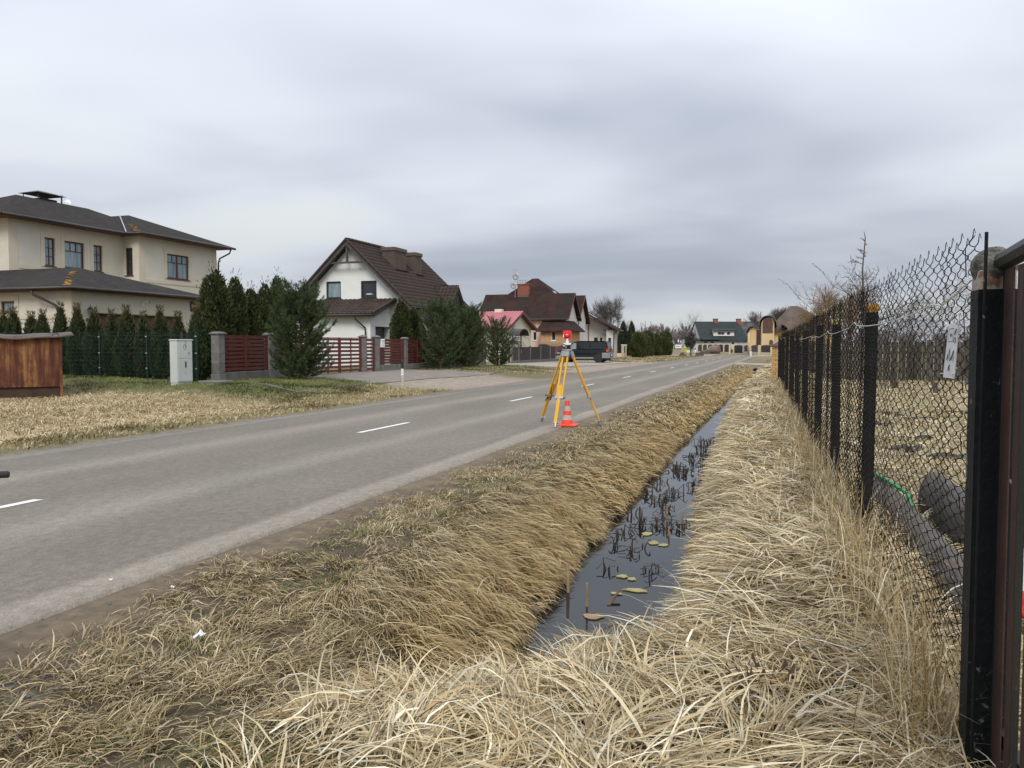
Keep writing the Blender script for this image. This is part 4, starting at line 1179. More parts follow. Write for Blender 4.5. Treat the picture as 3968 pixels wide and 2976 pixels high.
# tiles
def tile_shape():
    n = 6; w, L = 0.30, 0.40; vs = []; fs = []
    for j, (v, dz) in enumerate(((0.0,0.030),(L,0.004))):
        for i in range(n+1):
            t = i/n; hgt = 0.034*(0.5-0.5*math.cos(2*math.pi*t))**1.3
            vs.append((w*t, v, dz+hgt))
    for i in range(n): fs.append((i, i+1, n+2+i, n+1+i))
    b = len(vs)
    for i in range(n+1): vs.append((w*i/n, 0.0, -0.006))
    for i in range(n): fs.append((b+i, b+i+1, i+1, i))
    return vs, fs
TV, TF = tile_shape()
tile_me = bpy.data.meshes.new('roof_tile'); tile_me.from_pydata(TV, [], TF); tile_me.materials.append(M['tile_brown'])
def tile_field(parent, o, u, v, length, slope_len, ind=False, name='roof_tile', mat=None, skip=None):
    """cover a rectangle: o lower-left corner, u along eave, v up the slope"""
    o, u, v = Vector(o), Vector(u).normalized(), Vector(v).normalized()
    w = u.cross(v)
    if w.z < 0: w = -w
    nc = max(1, round(length/0.30)); nr = max(1, round(slope_len/0.345))
    cw, rh = length/nc, slope_len/nr
    base = np.array(TV); sc = np.array([cw/0.30, 1, 1])
    Mx = np.array([list(u), list(v), list(w)])
    if ind:
        off = wloc(parent)
        for r in range(nr):
            for c in range(nc):
                p = o + u*(c*cw) + v*(r*rh) - off
                ob = link(name, tile_me, parent)
                m4 = Matrix(((u.x*cw/0.3, v.x, w.x, p.x), (u.y*cw/0.3, v.y, w.y, p.y), (u.z*cw/0.3, v.z, w.z, p.z), (0,0,0,1)))
                ob.matrix_local = m4
        return
    V_ = []; 
    quads = np.array(TF); nb_ = len(base); Q_ = []
    g = np.random.default_rng(5); k = 0
    for r in range(nr):
        for c in range(nc):
            lo_ = np.array([c*cw, r*rh, g.uniform(0, 0.006)])
            if skip and skip((c+0.5)*cw, (r+0.5)*rh): continue
            V_.append((base*sc + lo_) @ Mx + np.array(o) - np.array(wloc(parent)))
            Q_.append(quads + k*nb_); k += 1
    me = fast_mesh(name, np.concatenate(V_), np.concatenate(Q_), smooth=False)
    me.materials.append(mat or M['tile_brown'])
    return tag(link(name, me, parent), kind='stuff')
slen = math.hypot(eX-aX, aZ-eZ)
tile_field(h, (eX,y0r,eZ-0.045), (0,1,0), (aX-eX,0,aZ-eZ), rY1-y0r, slen, name='roof_tiles')
tile_field(h, (zl_,rY1,eZ-0.045), (0,-1,0), (aX-zl_,0,aZ-eZ), rY1-y0r, slen, name='roof_tiles')
mb = MB()
for k in range(26):
    y_ = y0r + (rY1-y0r)*k/26; mb.cyl((aX,y_,aZ+0.01),(aX,y_+0.42,aZ+0.025),0.10,0.12,8)
part('ridge_tiles', mb, M['tile_brown'], h, kind='stuff')
for s_, x_ in ((1,eX),(-1,zl_)):
    mb = MB()
    for k in range(16):
        a = Vector((x_,y0r-0.04,eZ+0.0)).lerp(Vector((aX,y0r-0.04,aZ+0.0)), k/16); b = Vector((x_,y0r-0.04,eZ+0.02)).lerp(Vector((aX,y0r-0.04,aZ+0.02)), (k+1.15)/16)
        mb.cyl(a, b, 0.085, 0.07, 7)
    part('verge_tiles', mb, M['tile_brown'], h, kind='stuff')
gutter(h, (eX+0.05,y0r,eZ-0.12), (eX+0.05,rY1,eZ-0.12), GU)
# chimneys
for (ya, yb, za, zb_, xc, wx) in ((47.0,48.7,6.0,8.02,-24.55,0.45),(49.9,50.9,5.9,7.98,-24.35,0.35)):
    c_ = part('chimney', MB().box(xc-wx,xc+wx,ya,yb,za,zb_-0.25), M['mortar'], h)
    mb = MB(); brick_box(mb, xc-wx, xc+wx, ya, yb, za, zb_-0.25, 26, 5, 0.012, 0.012); part('brick_courses', mb, M['brick_brown'], c_, kind='stuff')
    part('chimney_cap', MB().cbox(xc-wx-0.07,xc+wx+0.07,ya-0.07,yb+0.07,zb_-0.25,zb_-0.02,0.03), M['brick_brown'], c_)
    part('flashing', MB().bar((xc+wx+0.16,ya-0.1,aZ-sl*abs(xc+wx+0.16-aX)+0.07),(xc+wx+0.16,yb+0.1,aZ-sl*abs(xc+wx+0.16-aX)+0.07),0.16,0.03), M['gutter_brown'], c_)
# small gabled dormer porch on the road side
dY, dZ, dhw = 51.1, 5.66, 1.25
dx = eX+0.05
mb = MB()
zb0 = 4.22
mb.prism([(dx,dY,dZ),(dx,dY-dhw,zb0),(-23.3,dY-dhw,zb0),(-23.3,dY,dZ)], (0,0,-0.08))
mb.prism([(dx,dY+0.002,dZ),(-23.3,dY+0.002,dZ),(-23.3,dY+dhw,zb0),(dx,dY+dhw,zb0)], (0,0,-0.08))
part('dormer_roof', mb, M['wood_dark'], h)
tile_field(h, (-23.3,dY-dhw,zb0+0.005), (1,0,0), (0,dhw,dZ-zb0), dx+23.3, math.hypot(dhw,dZ-zb0), name='dormer_tiles')
tile_field(h, (dx,dY+dhw,zb0+0.005), (-1,0,0), (0,-dhw,dZ-zb0), dx+23.3, math.hypot(dhw,dZ-zb0), name='dormer_tiles')
mb = MB()
xw = dx-0.12
mb.bar((xw,dY,dZ-0.12),(xw,dY-dhw+0.05,zb0-0.1),0.1,0.12,(1,0,0)); mb.bar((xw,dY,dZ-0.14),(xw,dY+dhw-0.05,zb0-0.12),0.1,0.12,(1,0,0))
mb.box(xw-0.05,xw+0.05,dY-0.05,dY+0.05,zb0-0.1,dZ-0.2); mb.bar((xw-0.02,dY-0.6,zb0),(xw-0.02,dY-0.08,zb0+0.8),0.06,0.07,(1,0,0)); mb.bar((xw-0.02,dY+0.6,zb0),(xw-0.02,dY+0.08,zb0+0.8),0.06,0.07,(1,0,0))
part('dormer_truss', mb, M['wood_dark'], h)
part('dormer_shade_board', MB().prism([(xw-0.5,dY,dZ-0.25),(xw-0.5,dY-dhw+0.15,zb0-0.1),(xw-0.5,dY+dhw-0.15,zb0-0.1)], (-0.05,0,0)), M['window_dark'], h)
mb = MB()
for s_ in (-1,1): mb.box(xw-0.07,xw+0.07,dY+s_*1.1-0.07,dY+s_*1.1+0.07,0.15,zb0-0.1)
part('porch_post', mb, M['wood_dark'], h)
# lean-to garage
lX, lY, lE = -23.0, 41.75, 3.42
lL = -30.2
mb = MB()
wall(mb, (0,lY,0), XU, XN, [(lL,0.1),(lX,0.1),(lX,lE-0.05),(lL,lE-0.05)])
zt = 4.46
wall(mb, (lX,0,0), YX, YN, [(lY,0.1),(gYw,0.1),(gYw,zt-0.15),(lY,lE-0.07)], [(42.36,44.2,0.25,2.72)], 0.35)
mb.add([(lL,lY,0.1),(lL,gYw,0.1),(lL,gYw,zt-0.15),(lL,lY,lE-0.07)], [(0,3,2,1)])
part('garage_wall', mb, Wt, h)
gd = part('garage_door', MB().box(lX-0.42,lX-0.38,42.34,44.22,0.2,2.75), M['garage_grey'], h)
for k in range(5): part('door_panel', MB().cbox(lX-0.38,lX-0.36,42.4,44.16,0.3+k*0.48,0.3+k*0.48+0.46), M['garage_grey'], gd)
yE = lY-0.5; yT = gYw-0.01
rz0, rz1 = lE-0.02+0.08, zt+0.05
xr = lX+0.42
mb = MB(); mb.prism([(lL-0.3,yE,rz0-0.05),(xr,yE,rz0-0.05),(xr,yT,rz1-0.05),(lL-0.3,yT,rz1-0.05)], (0,0,-0.14))
lean = part('lean_to_roof', mb, M['wood_dark'], h)
tile_field(lean, (lL-0.3,yE-0.04,rz0-0.045), (1,0,0), (0,yT-yE,rz1-rz0), xr-lL+0.3, math.hypot(yT-yE+0.04, rz1-rz0)-0.06, ind=True)
mb = MB()
for k in range(9):
    a = Vector((xr,yE-0.04,rz0)).lerp(Vector((xr,yT-0.3,rz1-0.12)), k/9); b = Vector((xr,yE-0.04,rz0+0.02)).lerp(Vector((xr,yT-0.3,rz1-0.1)), (k+1.12)/9); mb.cyl(a, b, 0.085, 0.07, 7)
part('verge_tiles', mb, M['tile_brown'], lean, kind='stuff')
part('bargeboard', MB().prism([(xr-0.02,yE,rz0-0.06),(xr-0.02,yT,rz1-0.06),(xr-0.02,yT,rz1-0.30),(xr-0.02,yE,rz0-0.30)], (0.028,0,0)), M['wood_dark'], lean)
gutter(h, (lL-0.3,yE-0.06,rz0-0.12), (xr,yE-0.06,rz0-0.12), GU)
pipe(h, [(lX-0.75,yE-0.02,rz0-0.15),(lX-0.72,yE+0.02,rz0-0.35),(lX-0.3,lY-0.09,rz0-0.85),(lX-0.28,lY-0.08,rz0-1.1),(lX-0.28,lY-0.08,0.3)], GU)
# small window box and mat? none visible

# ------------------------------------------------------------------ house 3 annex: cream with pink metal tile roof
h = thing('cream_annex', (-28, 72.5, 0.15), 'small cream outbuilding with pink-red metal tile roof', 'outbuilding')
X0, Ya, Yb = -24.0, 68.7, 76.4
mb = MB(); ym = 72.3; zt, ze = 4.80, 3.40
wall(mb, (X0,0,0), YX, YN, [(Ya,0.0),(Yb,0.0),(Yb,ze-0.1),(ym,zt-0.15),(Ya,ze-0.1)], [(69.9,71.1,1.7,2.85)])
wall(mb, (0,Ya,0), XU, XN, [(-36,0),(X0,0),(X0,ze-0.05),(-36,ze-0.05)])
mb.add([(-36,Ya,0),(-36,Yb,0),(-36,Yb,ze),(-36,ym,zt),(-36,Ya,ze)], [(4,3,2,1,0)])
mb.add([(X0,Yb,0),(-36,Yb,0),(-36,Yb,ze-0.1),(X0,Yb,ze-0.1)], [(0,1,2,3)])
part('wall', mb, M['plaster_cream'], h)
window(h, (X0,0,0), YX, YN, 69.9,71.1,1.7,2.85, M['window_white'], M['glass_curtain'], [0.5])
x1 = X0+0.5; ya, yb = Ya-0.6, Yb+0.5
zla, zlb = zt-(ym-ya)*(zt-ze)/(ym-Ya), zt-(yb-ym)*(zt-ze)/(Yb-ym)
mb = MB(); mb.prism([(-36.4,ya,zla),(x1,ya,zla),(x1,ym,zt+0.02),(-36.4,ym,zt+0.02)],(0,0,-0.12)); mb.prism([(-36.4,ym+0.002,zt+0.02),(x1,ym+0.002,zt+0.02),(x1,yb,zlb),(-36.4,yb,zlb)],(0,0,-0.12))
part('roof', mb, M['maroon'], h)
tile_field(h, (-36.4,ya-0.03,zla+0.012), (1,0,0), (0,ym-ya,zt-zla), x1+36.4, math.hypot(ym-ya,zt-zla), name='metal_tiles', mat=M['tile_pink'])
tile_field(h, (x1,yb+0.03,zlb+0.012), (-1,0,0), (0,ym-yb,zt-zlb), x1+36.4, math.hypot(yb-ym,zt-zlb), name='metal_tiles', mat=M['tile_pink'])
mb = MB(); mb.prism([(x1+0.002,ya,zla-0.0),(x1+0.002,ym,zt+0.03),(x1+0.002,ym,zt-0.22),(x1+0.002,ya,zla-0.25)],(0.03,0,0)); mb.prism([(x1+0.002,ym+0.001,zt+0.03),(x1+0.002,yb,zlb),(x1+0.002,yb,zlb-0.25),(x1+0.002,ym+0.001,zt-0.22)],(0.03,0,0))
part('bargeboard', mb, M['maroon'], h)
gutter(h, (-36.4,ya-0.05,zla-0.08), (x1,ya-0.05,zla-0.08), M['maroon'])
part('soffit', MB().prism([(X0+0.02,ym+0.1,zt-0.14),(X0+0.02,yb,zlb-0.13),(x1,yb,zlb-0.13),(x1,ym+0.1,zt-0.14)],(0,0,-0.02)), M['maroon'], h)
part('chimney', MB().cbox(-26.3,-25.6,72.0,72.6,4.6,5.05), M['plaster_cream'], h)

# ------------------------------------------------------------------ house 3: big brown roof
h = thing('brown_roof_house', (-27.5, 88.5, 0.1), 'pink-walled house with huge dark brown roof, twin gables and brick chimney', 'house')
SB = M['shingle_brown']
fX, s0, s1_ = -22.55, 84.2, 93.3
mb = MB()
def gable(mb_, y0, ym_, y1, zw, za, opens):
    wall(mb_, (fX,0,0), YX, YN, [(y0,0),(y1,0),(y1,zw),(ym_,za),(y0,zw)], opens)
mp_ = MB()
gable(mb, 84.2, 86.65, 89.1, 4.55, 7.2, [(84.95,86.0,4.75,5.65)])
gable(mb, 89.1, 91.35, 93.4, 4.6, 7.2, [(89.75,90.85,4.7,5.6)])
part('gable_wall', mb, M['plaster_paleg'], h)
wsA = (-25.75,-25.3,2.08,3.08)
mb = MB()
wall(mb, (0,s0,0), XU, XN, [(-32.4,0),(fX,0),(fX,4.5),(-32.4,4.5)], [(-26.28,-25.80,2.12,3.10)])
mb.add([(-32.4,s0,0),(-32.4,93.4,0),(-32.4,93.4,4.5),(-32.4,86.7,7.2),(-32.4,s0,4.5)], [(0,4,3,2,1)])
mb.add([(fX,93.4,0),(-32.4,93.4,0),(-32.4,93.4,4.5),(fX,93.4,4.5)], [(0,1,2,3)])
part('wall', mb, M['plaster_pink'], h)
window(h, (0,s0,0), XU, XN, -26.28,-25.80,2.12,3.10, M['window_white'], M['glass'], sill=M['window_white'])
window(h, (fX,0,0), YX, YN, 84.95,86.0,4.75,5.65, M['window_white'], M['glass'], [0.5], sill=M['window_white'])
window(h, (fX,0,0), YX, YN, 89.75,90.85,4.7,5.6, M['window_white'], M['glass'], [0.5], sill=M['window_white'])
rX1, rX0 = -22.15, -32.75
mb = MB()
def pitched(mb_, xa, xb, ya_, ym_, yb_, ze_a, zr, ze_b, t=0.16):
    mb_.prism([(xa,ya_,ze_a),(xb,ya_,ze_a),(xb,ym_,zr),(xa,ym_,zr)],(0,0,-t))
    mb_.prism([(xa,ym_+0.002,zr),(xb,ym_+0.002,zr),(xb,yb_,ze_b),(xa,yb_,ze_b)],(0,0,-t))
pitched(mb, rX0, rX1, 83.75, 86.65, 89.6, 4.52, 7.42, 4.5)
pitched(mb, -32.0, rX1+0.05, 88.9, 91.35, 93.9, 4.9, 7.43, 4.3)
part('roof', mb, SB, h)
mb = MB()
P = [(-31.9,85.3,5.98),(-22.9,85.3,5.98),(-22.9,92.6,5.98),(-31.9,92.6,5.98)]
mb.add(P + [(-27.75,88.75,9.32),(-27.05,88.75,9.32)], [(0,1,5,4),(1,2,5),(2,3,4,5),(3,0,4),(3,2,1,0)])
part('hip_roof', mb, SB, h)
part('skylight', MB().bar((-24.9,87.6,7.72),(-24.3,87.5,7.22),0.5,0.08), M['steel'], h)
mb = MB()
for (ya_, ym_, za_, yb_) in ((83.75,86.65,4.52,89.6),(88.9,91.35,4.9,93.9)):
    zb_ = 4.5 if ya_ < 85 else 4.3
    mb.prism([(rX1+0.055,ya_,za_+0.02),(rX1+0.055,ym_,7.46),(rX1+0.055,ym_,7.16),(rX1+0.055,ya_,za_-0.25)],(0.03,0,0)); mb.prism([(rX1+0.055,ym_+0.001,7.46),(rX1+0.055,yb_,zb_+0.02),(rX1+0.055,yb_,zb_-0.25),(rX1+0.055,ym_+0.001,7.16)],(0.03,0,0))
part('bargeboard', mb, M['maroon'], h)
gutter(h, (rX0,83.68,4.42), (rX1,83.68,4.42), M['gutter_brown'], 0.08)
pipe(h, [(-22.3,89.3,4.5),(-22.45,89.25,3.6),(-22.45,89.25,0.2)], GU)
c_ = part('chimney', MB().box(-28.75,-27.45,86.3,87.0,7.0,8.45), M['mortar'], h)
mb = MB(); brick_box(mb, -28.75,-27.45,86.3,87.0,7.25,8.45, 14, 5); part('brick_courses', mb, M['brick_red'], c_, kind='stuff')
part('chimney_cap', MB().cbox(-28.85,-27.35,86.2,87.1,8.45,8.55), M['brick_red'], c_)
mb = MB()
for k in range(5): mb.cyl((-28.7+0.3*k,86.25,8.55),(-28.7+0.3*k,86.25,8.95),0.015,0.015,4)
mb.cyl((-28.75,86.25,8.95),(-27.45,86.25,8.95),0.015,0.015,4); mb.cyl((-28.75,86.25,8.75),(-27.45,86.25,8.75),0.012,0.012,4)
part('chimney_rail', mb, M['black_metal'], c_)
a_ = part('antenna_mast', MB().cyl((-29.0,86.2,7.0),(-29.0,86.2,10.2),0.03,0.02,6), M['steel'], h)
part('antenna', MB().cyl((-29.5,86.2,10.15),(-28.6,86.2,10.15),0.012,0.012,4).cyl((-29.3,86.1,10.15),(-29.3,86.5,10.15),0.01,0.01,4).cyl((-29.0,86.1,10.15),(-29.0,86.5,10.15),0.01,0.01,4).cyl((-28.75,86.1,10.15),(-28.75,86.5,10.15),0.01,0.01,4), M['steel'], a_)
for (x_, z_, rr_) in ((-28.85,9.35,0.38),(-29.12,8.35,0.36)):
    part('satellite_dish', MB().lathe((x_,86.0,z_), [(0.02,0.06),(rr_*0.6,0.03),(rr_,-0.05),(rr_,-0.06),(rr_*0.6,0.01)], 16, 'y').cyl((x_,86.0,z_),(-29.0,86.2,z_),0.02,0.02,4), M['steel'], a_, smooth=True)
# enclosed porch
po = part('porch_wall', (lambda q: (wall(q, (0,82.6,0), XU, XN, [(-24.9,0),(-21.75,0),(-21.75,3.2),(-24.9,3.2)], [(-23.7,-23.2,2.1,3.08)]), wall(q, (-21.75,0,0), YX, YN, [(82.6,0),(87.4,0),(87.4,3.2),(82.6,3.2)]), q)[-1])(MB()), M['plaster_orange'], h)
window(h, (0,82.6,0), XU, XN, -23.7,-23.2,2.1,3.08, M['window_white'], M['glass'], sill=M['window_white'])
mb = MB()
mb.add([(-25.3,82.1,3.16),(-21.25,82.1,3.16),(-21.25,87.9,3.16),(-22.5,87.9,4.3),(-22.5,84.15,4.3),(-25.1,84.15,4.3),(-25.3,82.1,3.04),(-21.25,82.1,3.04),(-21.25,87.9,3.04)],
       [(0,1,4,5),(1,2,3,4),(0,6,7,1),(1,7,8,2),(0,5,6)])
part('porch_roof', mb, SB, h)
mb = MB()
mb.cyl((-24.8,82.2,2.02),(-21.9,82.2,2.02),0.03,0.03,5)
for k in range(7): mb.cyl((-24.6+k*0.4,82.2,0.2),(-24.6+k*0.4,82.2,2.02),0.02,0.02,4)
part('porch_railing', mb, M['steel'], h)

# ------------------------------------------------------------------ house 4: grey-white behind the van
h = thing('grey_gable_house', (-26, 104, 0.05), 'pale grey house with brown pitched roof directly behind the van', 'house')
mb = MB()
wall(mb, (0,102.3,0), XU, XN, [(-32,0),(-21.6,0),(-21.6,3.9),(-26.8,6.5),(-32,3.9)], [(-23.55,-23.05,1.4,2.6),(-22.75,-22.45,1.4,2.6)])
wall(mb, (0,100.8,0), XU, XN, [(-21.6,0),(-20.75,0),(-20.75,3.55),(-21.6,3.55)], [(-21.35,-20.98,1.1,2.55)])
wall(mb, (-20.75,0,0), YX, YN, [(100.8,0),(103.6,0),(103.6,3.5),(100.8,3.5)])
mb.add([(-21.6,102.3,0),(-21.6,100.8,0),(-21.6,100.8,3.6),(-21.6,102.3,3.6)], [(0,1,2,3)])
mb.add([(-32,102.3,0),(-32,103.6,0),(-32,103.6,3.9),(-32,102.3,3.9)], [(3,2,1,0)]); mb.add([(-32,103.6,0),(-20.75,103.6,0),(-20.75,103.6,3.5),(-26.8,103.6,6.5),(-32,103.6,3.9)], [(0,1,2,3,4)])
part('wall', mb, M['plaster_paleg'], h)
for q, y_ in (((-23.55,-23.05,1.4,2.6),102.3),((-22.75,-22.45,1.4,2.6),102.3),((-21.35,-20.98,1.1,2.55),100.8)):
    window(h, (0,y_,0), XU, XN, *q, M['window_dark'], M['glass'], fw=0.05)
mb = MB(); pz = lambda x: 7.15-(x+26.8)*0.53
mb.prism([(-26.8,100.0,7.15),(-20.1,100.0,3.6),(-20.1,104.2,3.6),(-26.8,104.2,7.15)],(0,0,-0.18)); mb.prism([(-33.5,100,3.6),(-26.802,100,7.15),(-26.802,104.2,7.15),(-33.5,104.2,3.6)],(0,0,-0.18))
part('roof', mb, SB, h)
part('roof_window', MB().bar((-24.05,101.2,pz(-24.05)+0.03),(-22.95,101.2,pz(-22.95)+0.03),0.7,0.06), M['steel'], h)
part('air_conditioner', MB().cbox(-22.35,-21.75,101.95,102.28,3.0,3.5,0.04), M['steel'], h)
gutter(h, (-20.05,99.95,3.48), (-20.05,104.2,3.48), GU); pipe(h, [(-20.1,100.1,3.4),(-20.6,100.7,3.0),(-20.68,100.72,0.1)], GU)
pipe(h, [(-24.0,100.6,4.8),(-24.3,102.2,4.3),(-24.3,102.22,0.1)], GU)

# ------------------------------------------------------------------ house 5: dark green roof at the junction
h = thing('green_roof_house', (-19.3, 190, -0.05), 'white house with black-green roof, long dormer and red chimneys at the junction', 'house', rz=R(25))
# local frame: x along ridge, y depth
Lh, Dp, ze_, zr2 = 12.2, 8.0, 3.0, 7.3
mb = MB()
wf = [(1.6,2.7,2.05,2.62),(3.2,4.3,2.05,2.62),(8.3,9.1,1.75,2.55)]
wall(mb, (0,0,0), XU, XN, [(-0.9,0),(Lh,0),(Lh,ze_),(-0.9,ze_)], wf)
wall(mb, (0.9,0,0), Vector((0,-1,0)), Vector((-1,0,0)), [(-Dp,ze_),(0,ze_),(-Dp/2,zr2-0.2)], [(-4.6,-3.5,4.0,5.3)])
mb.add([(-0.9,0,0),(-0.9,Dp,0),(-0.9,Dp,ze_),(-0.9,0,ze_)], [(3,2,1,0)]); mb.add([(Lh,0,0),(Lh,Dp,0),(Lh,Dp,ze_),(Lh,Dp/2,zr2-0.2),(Lh,0,ze_)], [(0,1,2,3,4)])
part('wall', mb, M['plaster_old'], h, local=True)
LW = lambda *a, **k: window(h, *a, **k)
# window() uses world offset: shift origin by the house location so that the local frame is kept
hl = wloc(h)
def lwin(o, u, n, q, **k): window(h, Vector(o)+hl, u, n, q[0], q[1], q[2]+0, q[3]+0, M['window_white'], M['glass'], fw=0.1, **k)
for q in wf:
    lwin((0,0,0), XU, XN, (q[0], q[1], q[2]+hl.z, q[3]+hl.z))
lwin((0.9,0,0), Vector((0,-1,0)), Vector((-1,0,0)), (-4.6,-3.5,4.0+hl.z,5.3+hl.z), vert=[0.5])
mb = MB()
mb.prism([(0.75,-0.5,ze_-0.25),(Lh+0.4,-0.5,ze_-0.25),(Lh-0.9,Dp/2,zr2),(0.75,Dp/2,zr2)],(0,0,-0.16)); mb.prism([(0.75,Dp/2+0.002,zr2),(Lh-0.9,Dp/2+0.002,zr2),(Lh+0.4,Dp+0.5,ze_-0.25),(0.75,Dp+0.5,ze_-0.25)],(0,0,-0.16))
mb.prism([(Lh-0.9,Dp/2,zr2+0.001),(Lh+0.41,-0.5,ze_-0.24),(Lh+0.41,Dp+0.5,ze_-0.24)],(0,0,-0.1))
mb.prism([(-2.2,-1.0,ze_+0.0),(0.9,-1.0,ze_+0.0),(0.9,Dp,ze_+0.9),(-0.9,Dp,ze_+0.9)],(0,0,-0.12)); mb.prism([(0.9,-1.0,ze_+0.0),(5.5,-0.9,ze_+0.02),(4.6,0.3,ze_+0.75),(0.9,0.6,ze_+0.8)],(0,0,-0.12))
part('roof', mb, M['slate'], h, local=True)
mb = MB(); wall(mb, (0,0.6,0), XU, XN, [(4.2,3.6),(9.2,3.5),(9.2,5.2),(4.2,5.3)], [(5.2,6.9,4.0,4.85),(7.4,8.3,4.0,4.85)]); mb.add([(4.2,0.6,3.6),(4.2,3,5.3),(4.2,0.6,5.3)], [(0,1,2)]); mb.add([(9.2,0.6,3.5),(9.2,0.6,5.2),(9.2,3,5.2)], [(0,1,2)])
part('dormer_wall', mb, M['window_white'], h, local=True)
lwin((0,0.6,0), XU, XN, (5.2,6.9,4.0+hl.z,4.85+hl.z), vert=[0.5]); lwin((0,0.6,0), XU, XN, (7.4,8.3,4.0+hl.z,4.85+hl.z))
part('dormer_roof', MB().prism([(3.6,0.0,5.15),(9.6,0.0,5.15),(9.2,3.0,5.75),(4.4,3.0,5.85)],(0,0,-0.12)), M['slate'], h, local=True)
for xc in (5.9, 11.6):
    c_ = part('chimney', MB().box(xc-0.5,xc+0.5,Dp/2-0.35,Dp/2+0.35,6.3,7.85), M['brick_red'], h, local=True)
    part('chimney_cap', MB().box(xc-0.58,xc+0.58,Dp/2-0.42,Dp/2+0.42,7.85,7.98), M['slate_grey'], c_, local=True)
h = thing('grey_roof_shed', (-4.6, 201, -0.05), 'weathered grey-roofed barn to the right of the green-roofed house', 'barn', rz=R(17))
mb = MB().box(-5,4.0,0,9,0,3.4); part('wall', mb, M['plaster_old'], h, local=True)
mb = MB(); mb.prism([(-5.2,-0.5,3.2),(4.3,-0.5,3.2),(2.2,4.5,7.5),(-5.2,4.5,7.5)],(0,0,-0.15)); mb.prism([(-5.2,4.502,7.5),(2.2,4.502,7.5),(4.3,9.5,3.2),(-5.2,9.5,3.2)],(0,0,-0.15)); mb.prism([(2.2,4.5,7.505),(4.31,-0.5,3.21),(4.31,9.5,3.21)],(0,0,-0.1))
part('roof', mb, M['slate_grey'], h, local=True)
part('gable_board', MB().box(-3.6,-1.6,-0.32,-0.1,2.6,5.2), M['plaster_old'], h, local=True)

# ------------------------------------------------------------------ house 6: yellow house with barrel roofs
h = thing('yellow_house', (-2, 153, 0), 'yellow house with curved barrel dormers and tall brown hipped roof', 'house')
YP = M['plaster_yellow']
mb = MB()
wall(mb, (0,152,0), XU, XN, [(-2.2,0),(9,0),(9,4.2),(-2.2,4.2)], [(-0.3,0.8,3.0,3.9)])
wall(mb, (-2.2,0,0), Vector((0,-1,0)), Vector((-1,0,0)), [(-164,0),(-152,0),(-152,4.2),(-164,4.2)])
mb.add([(9,152,0),(9,164,0),(9,164,4.2),(9,152,4.2)], [(0,1,2,3)])
part('wall', mb, YP, h)
window(h, (0,152,0), XU, XN, -0.3,0.8,3.0,3.9, M['window_dark'], M['glass'])
part('roof', hip_roof(-3.2, 9.8, 151.2, 165, 4.1, (0.9,158,8.9), (2.2,158,8.9)), M['roof_tan'], h)
def arch(name, xc, y0, y1, r, zc_, t, mat, a0=0, a1=180, hgt=1.0):
    mb_ = MB(); n_ = 16; pts = []
    for k in range(n_+1):
        a = R(a0+(a1-a0)*k/n_)
        pts.append((math.cos(a), math.sin(a)))
    V_ = []
    for (y_) in (y0, y1):
        for rr_ in (r, r-t):
            for c_, s_ in pts: V_.append((xc+c_*rr_, y_, zc_+s_*rr_*hgt))
    m_ = n_+1; F_ = []
    for k in range(n_):
        F_ += [(k,k+1,2*m_+k+1,2*m_+k),(m_+k,3*m_+k,3*m_+k+1,m_+k+1),(k,m_+k,m_+k+1,k+1),(2*m_+k,2*m_+k+1,3*m_+k+1,3*m_+k)]
    F_ += [(0,2*m_,3*m_,m_),(n_,m_+n_,3*m_+n_,2*m_+n_)]
    mb_.add(V_, F_)
    return part(name, mb_, mat, h, smooth=False)
def arch_face(name, xc, y, r, zc_, mat, base, thick=0.2, hgt=1.0):
    pl = [(xc-r, y, base)] + [(xc-r*math.cos(R(180*k/14)), y, zc_+r*hgt*math.sin(R(180*k/14))) for k in range(15)] + [(xc+r, y, base)]
    return part(name, MB().prism(pl, (0,thick,0)), mat, h)
tX = -2.85
arch('barrel_roof', tX, 148.4, 158, 1.55, 5.35, 0.14, M['arch_metal'], -8, 188)
arch_face('tower_wall', tX, 149.0, 1.08, 5.35, YP, 0.0, 6.0)
arch_face('arched_panel', tX-0.02, 148.94, 0.86, 5.5, M['panel_brown'], 3.75, 0.05)
mb = MB()
for k in range(5): mb.box(tX-0.85+0.4*k, tX-0.85+0.4*k+0.1, 148.9, 148.935, 3.8, 5.3)
part('panel_slat', mb, M['panel_brown'], h)
arch_face('arched_door', tX+0.6, 148.95, 0.32, 2.25, M['panel_brown'], 0.9, 0.04)
arch('barrel_roof', -5.3, 148.6, 157, 1.35, 3.75, 0.14, M['arch_metal'], 40, 180, 1.0)
arch_face('wing_wall', -5.0, 149.2, 0.95, 3.75, YP, 0.0, 5.0)
part('tall_window', MB().box(-4.72,-4.1,149.1,149.18,1.3,4.3), M['glass'], h)
mb = MB()
for z_ in (1.3,2.3,3.3,4.25): mb.box(-4.75,-4.07,149.05,149.095,z_,z_+0.07)
for x_ in (-4.75,-4.43,-4.14): mb.box(x_,x_+0.07,149.04,149.09,1.37,4.25)
part('window_bar', mb, M['window_brown'], h)
part('porch_column', MB().cyl((-6.05,148.9,0),(-6.05,148.9,3.9),0.2,0.2,12), YP, h, smooth=True)
arch('barrel_roof', -0.6, 150.2, 156, 1.25, 4.1, 0.12, M['arch_metal'], 0, 90)
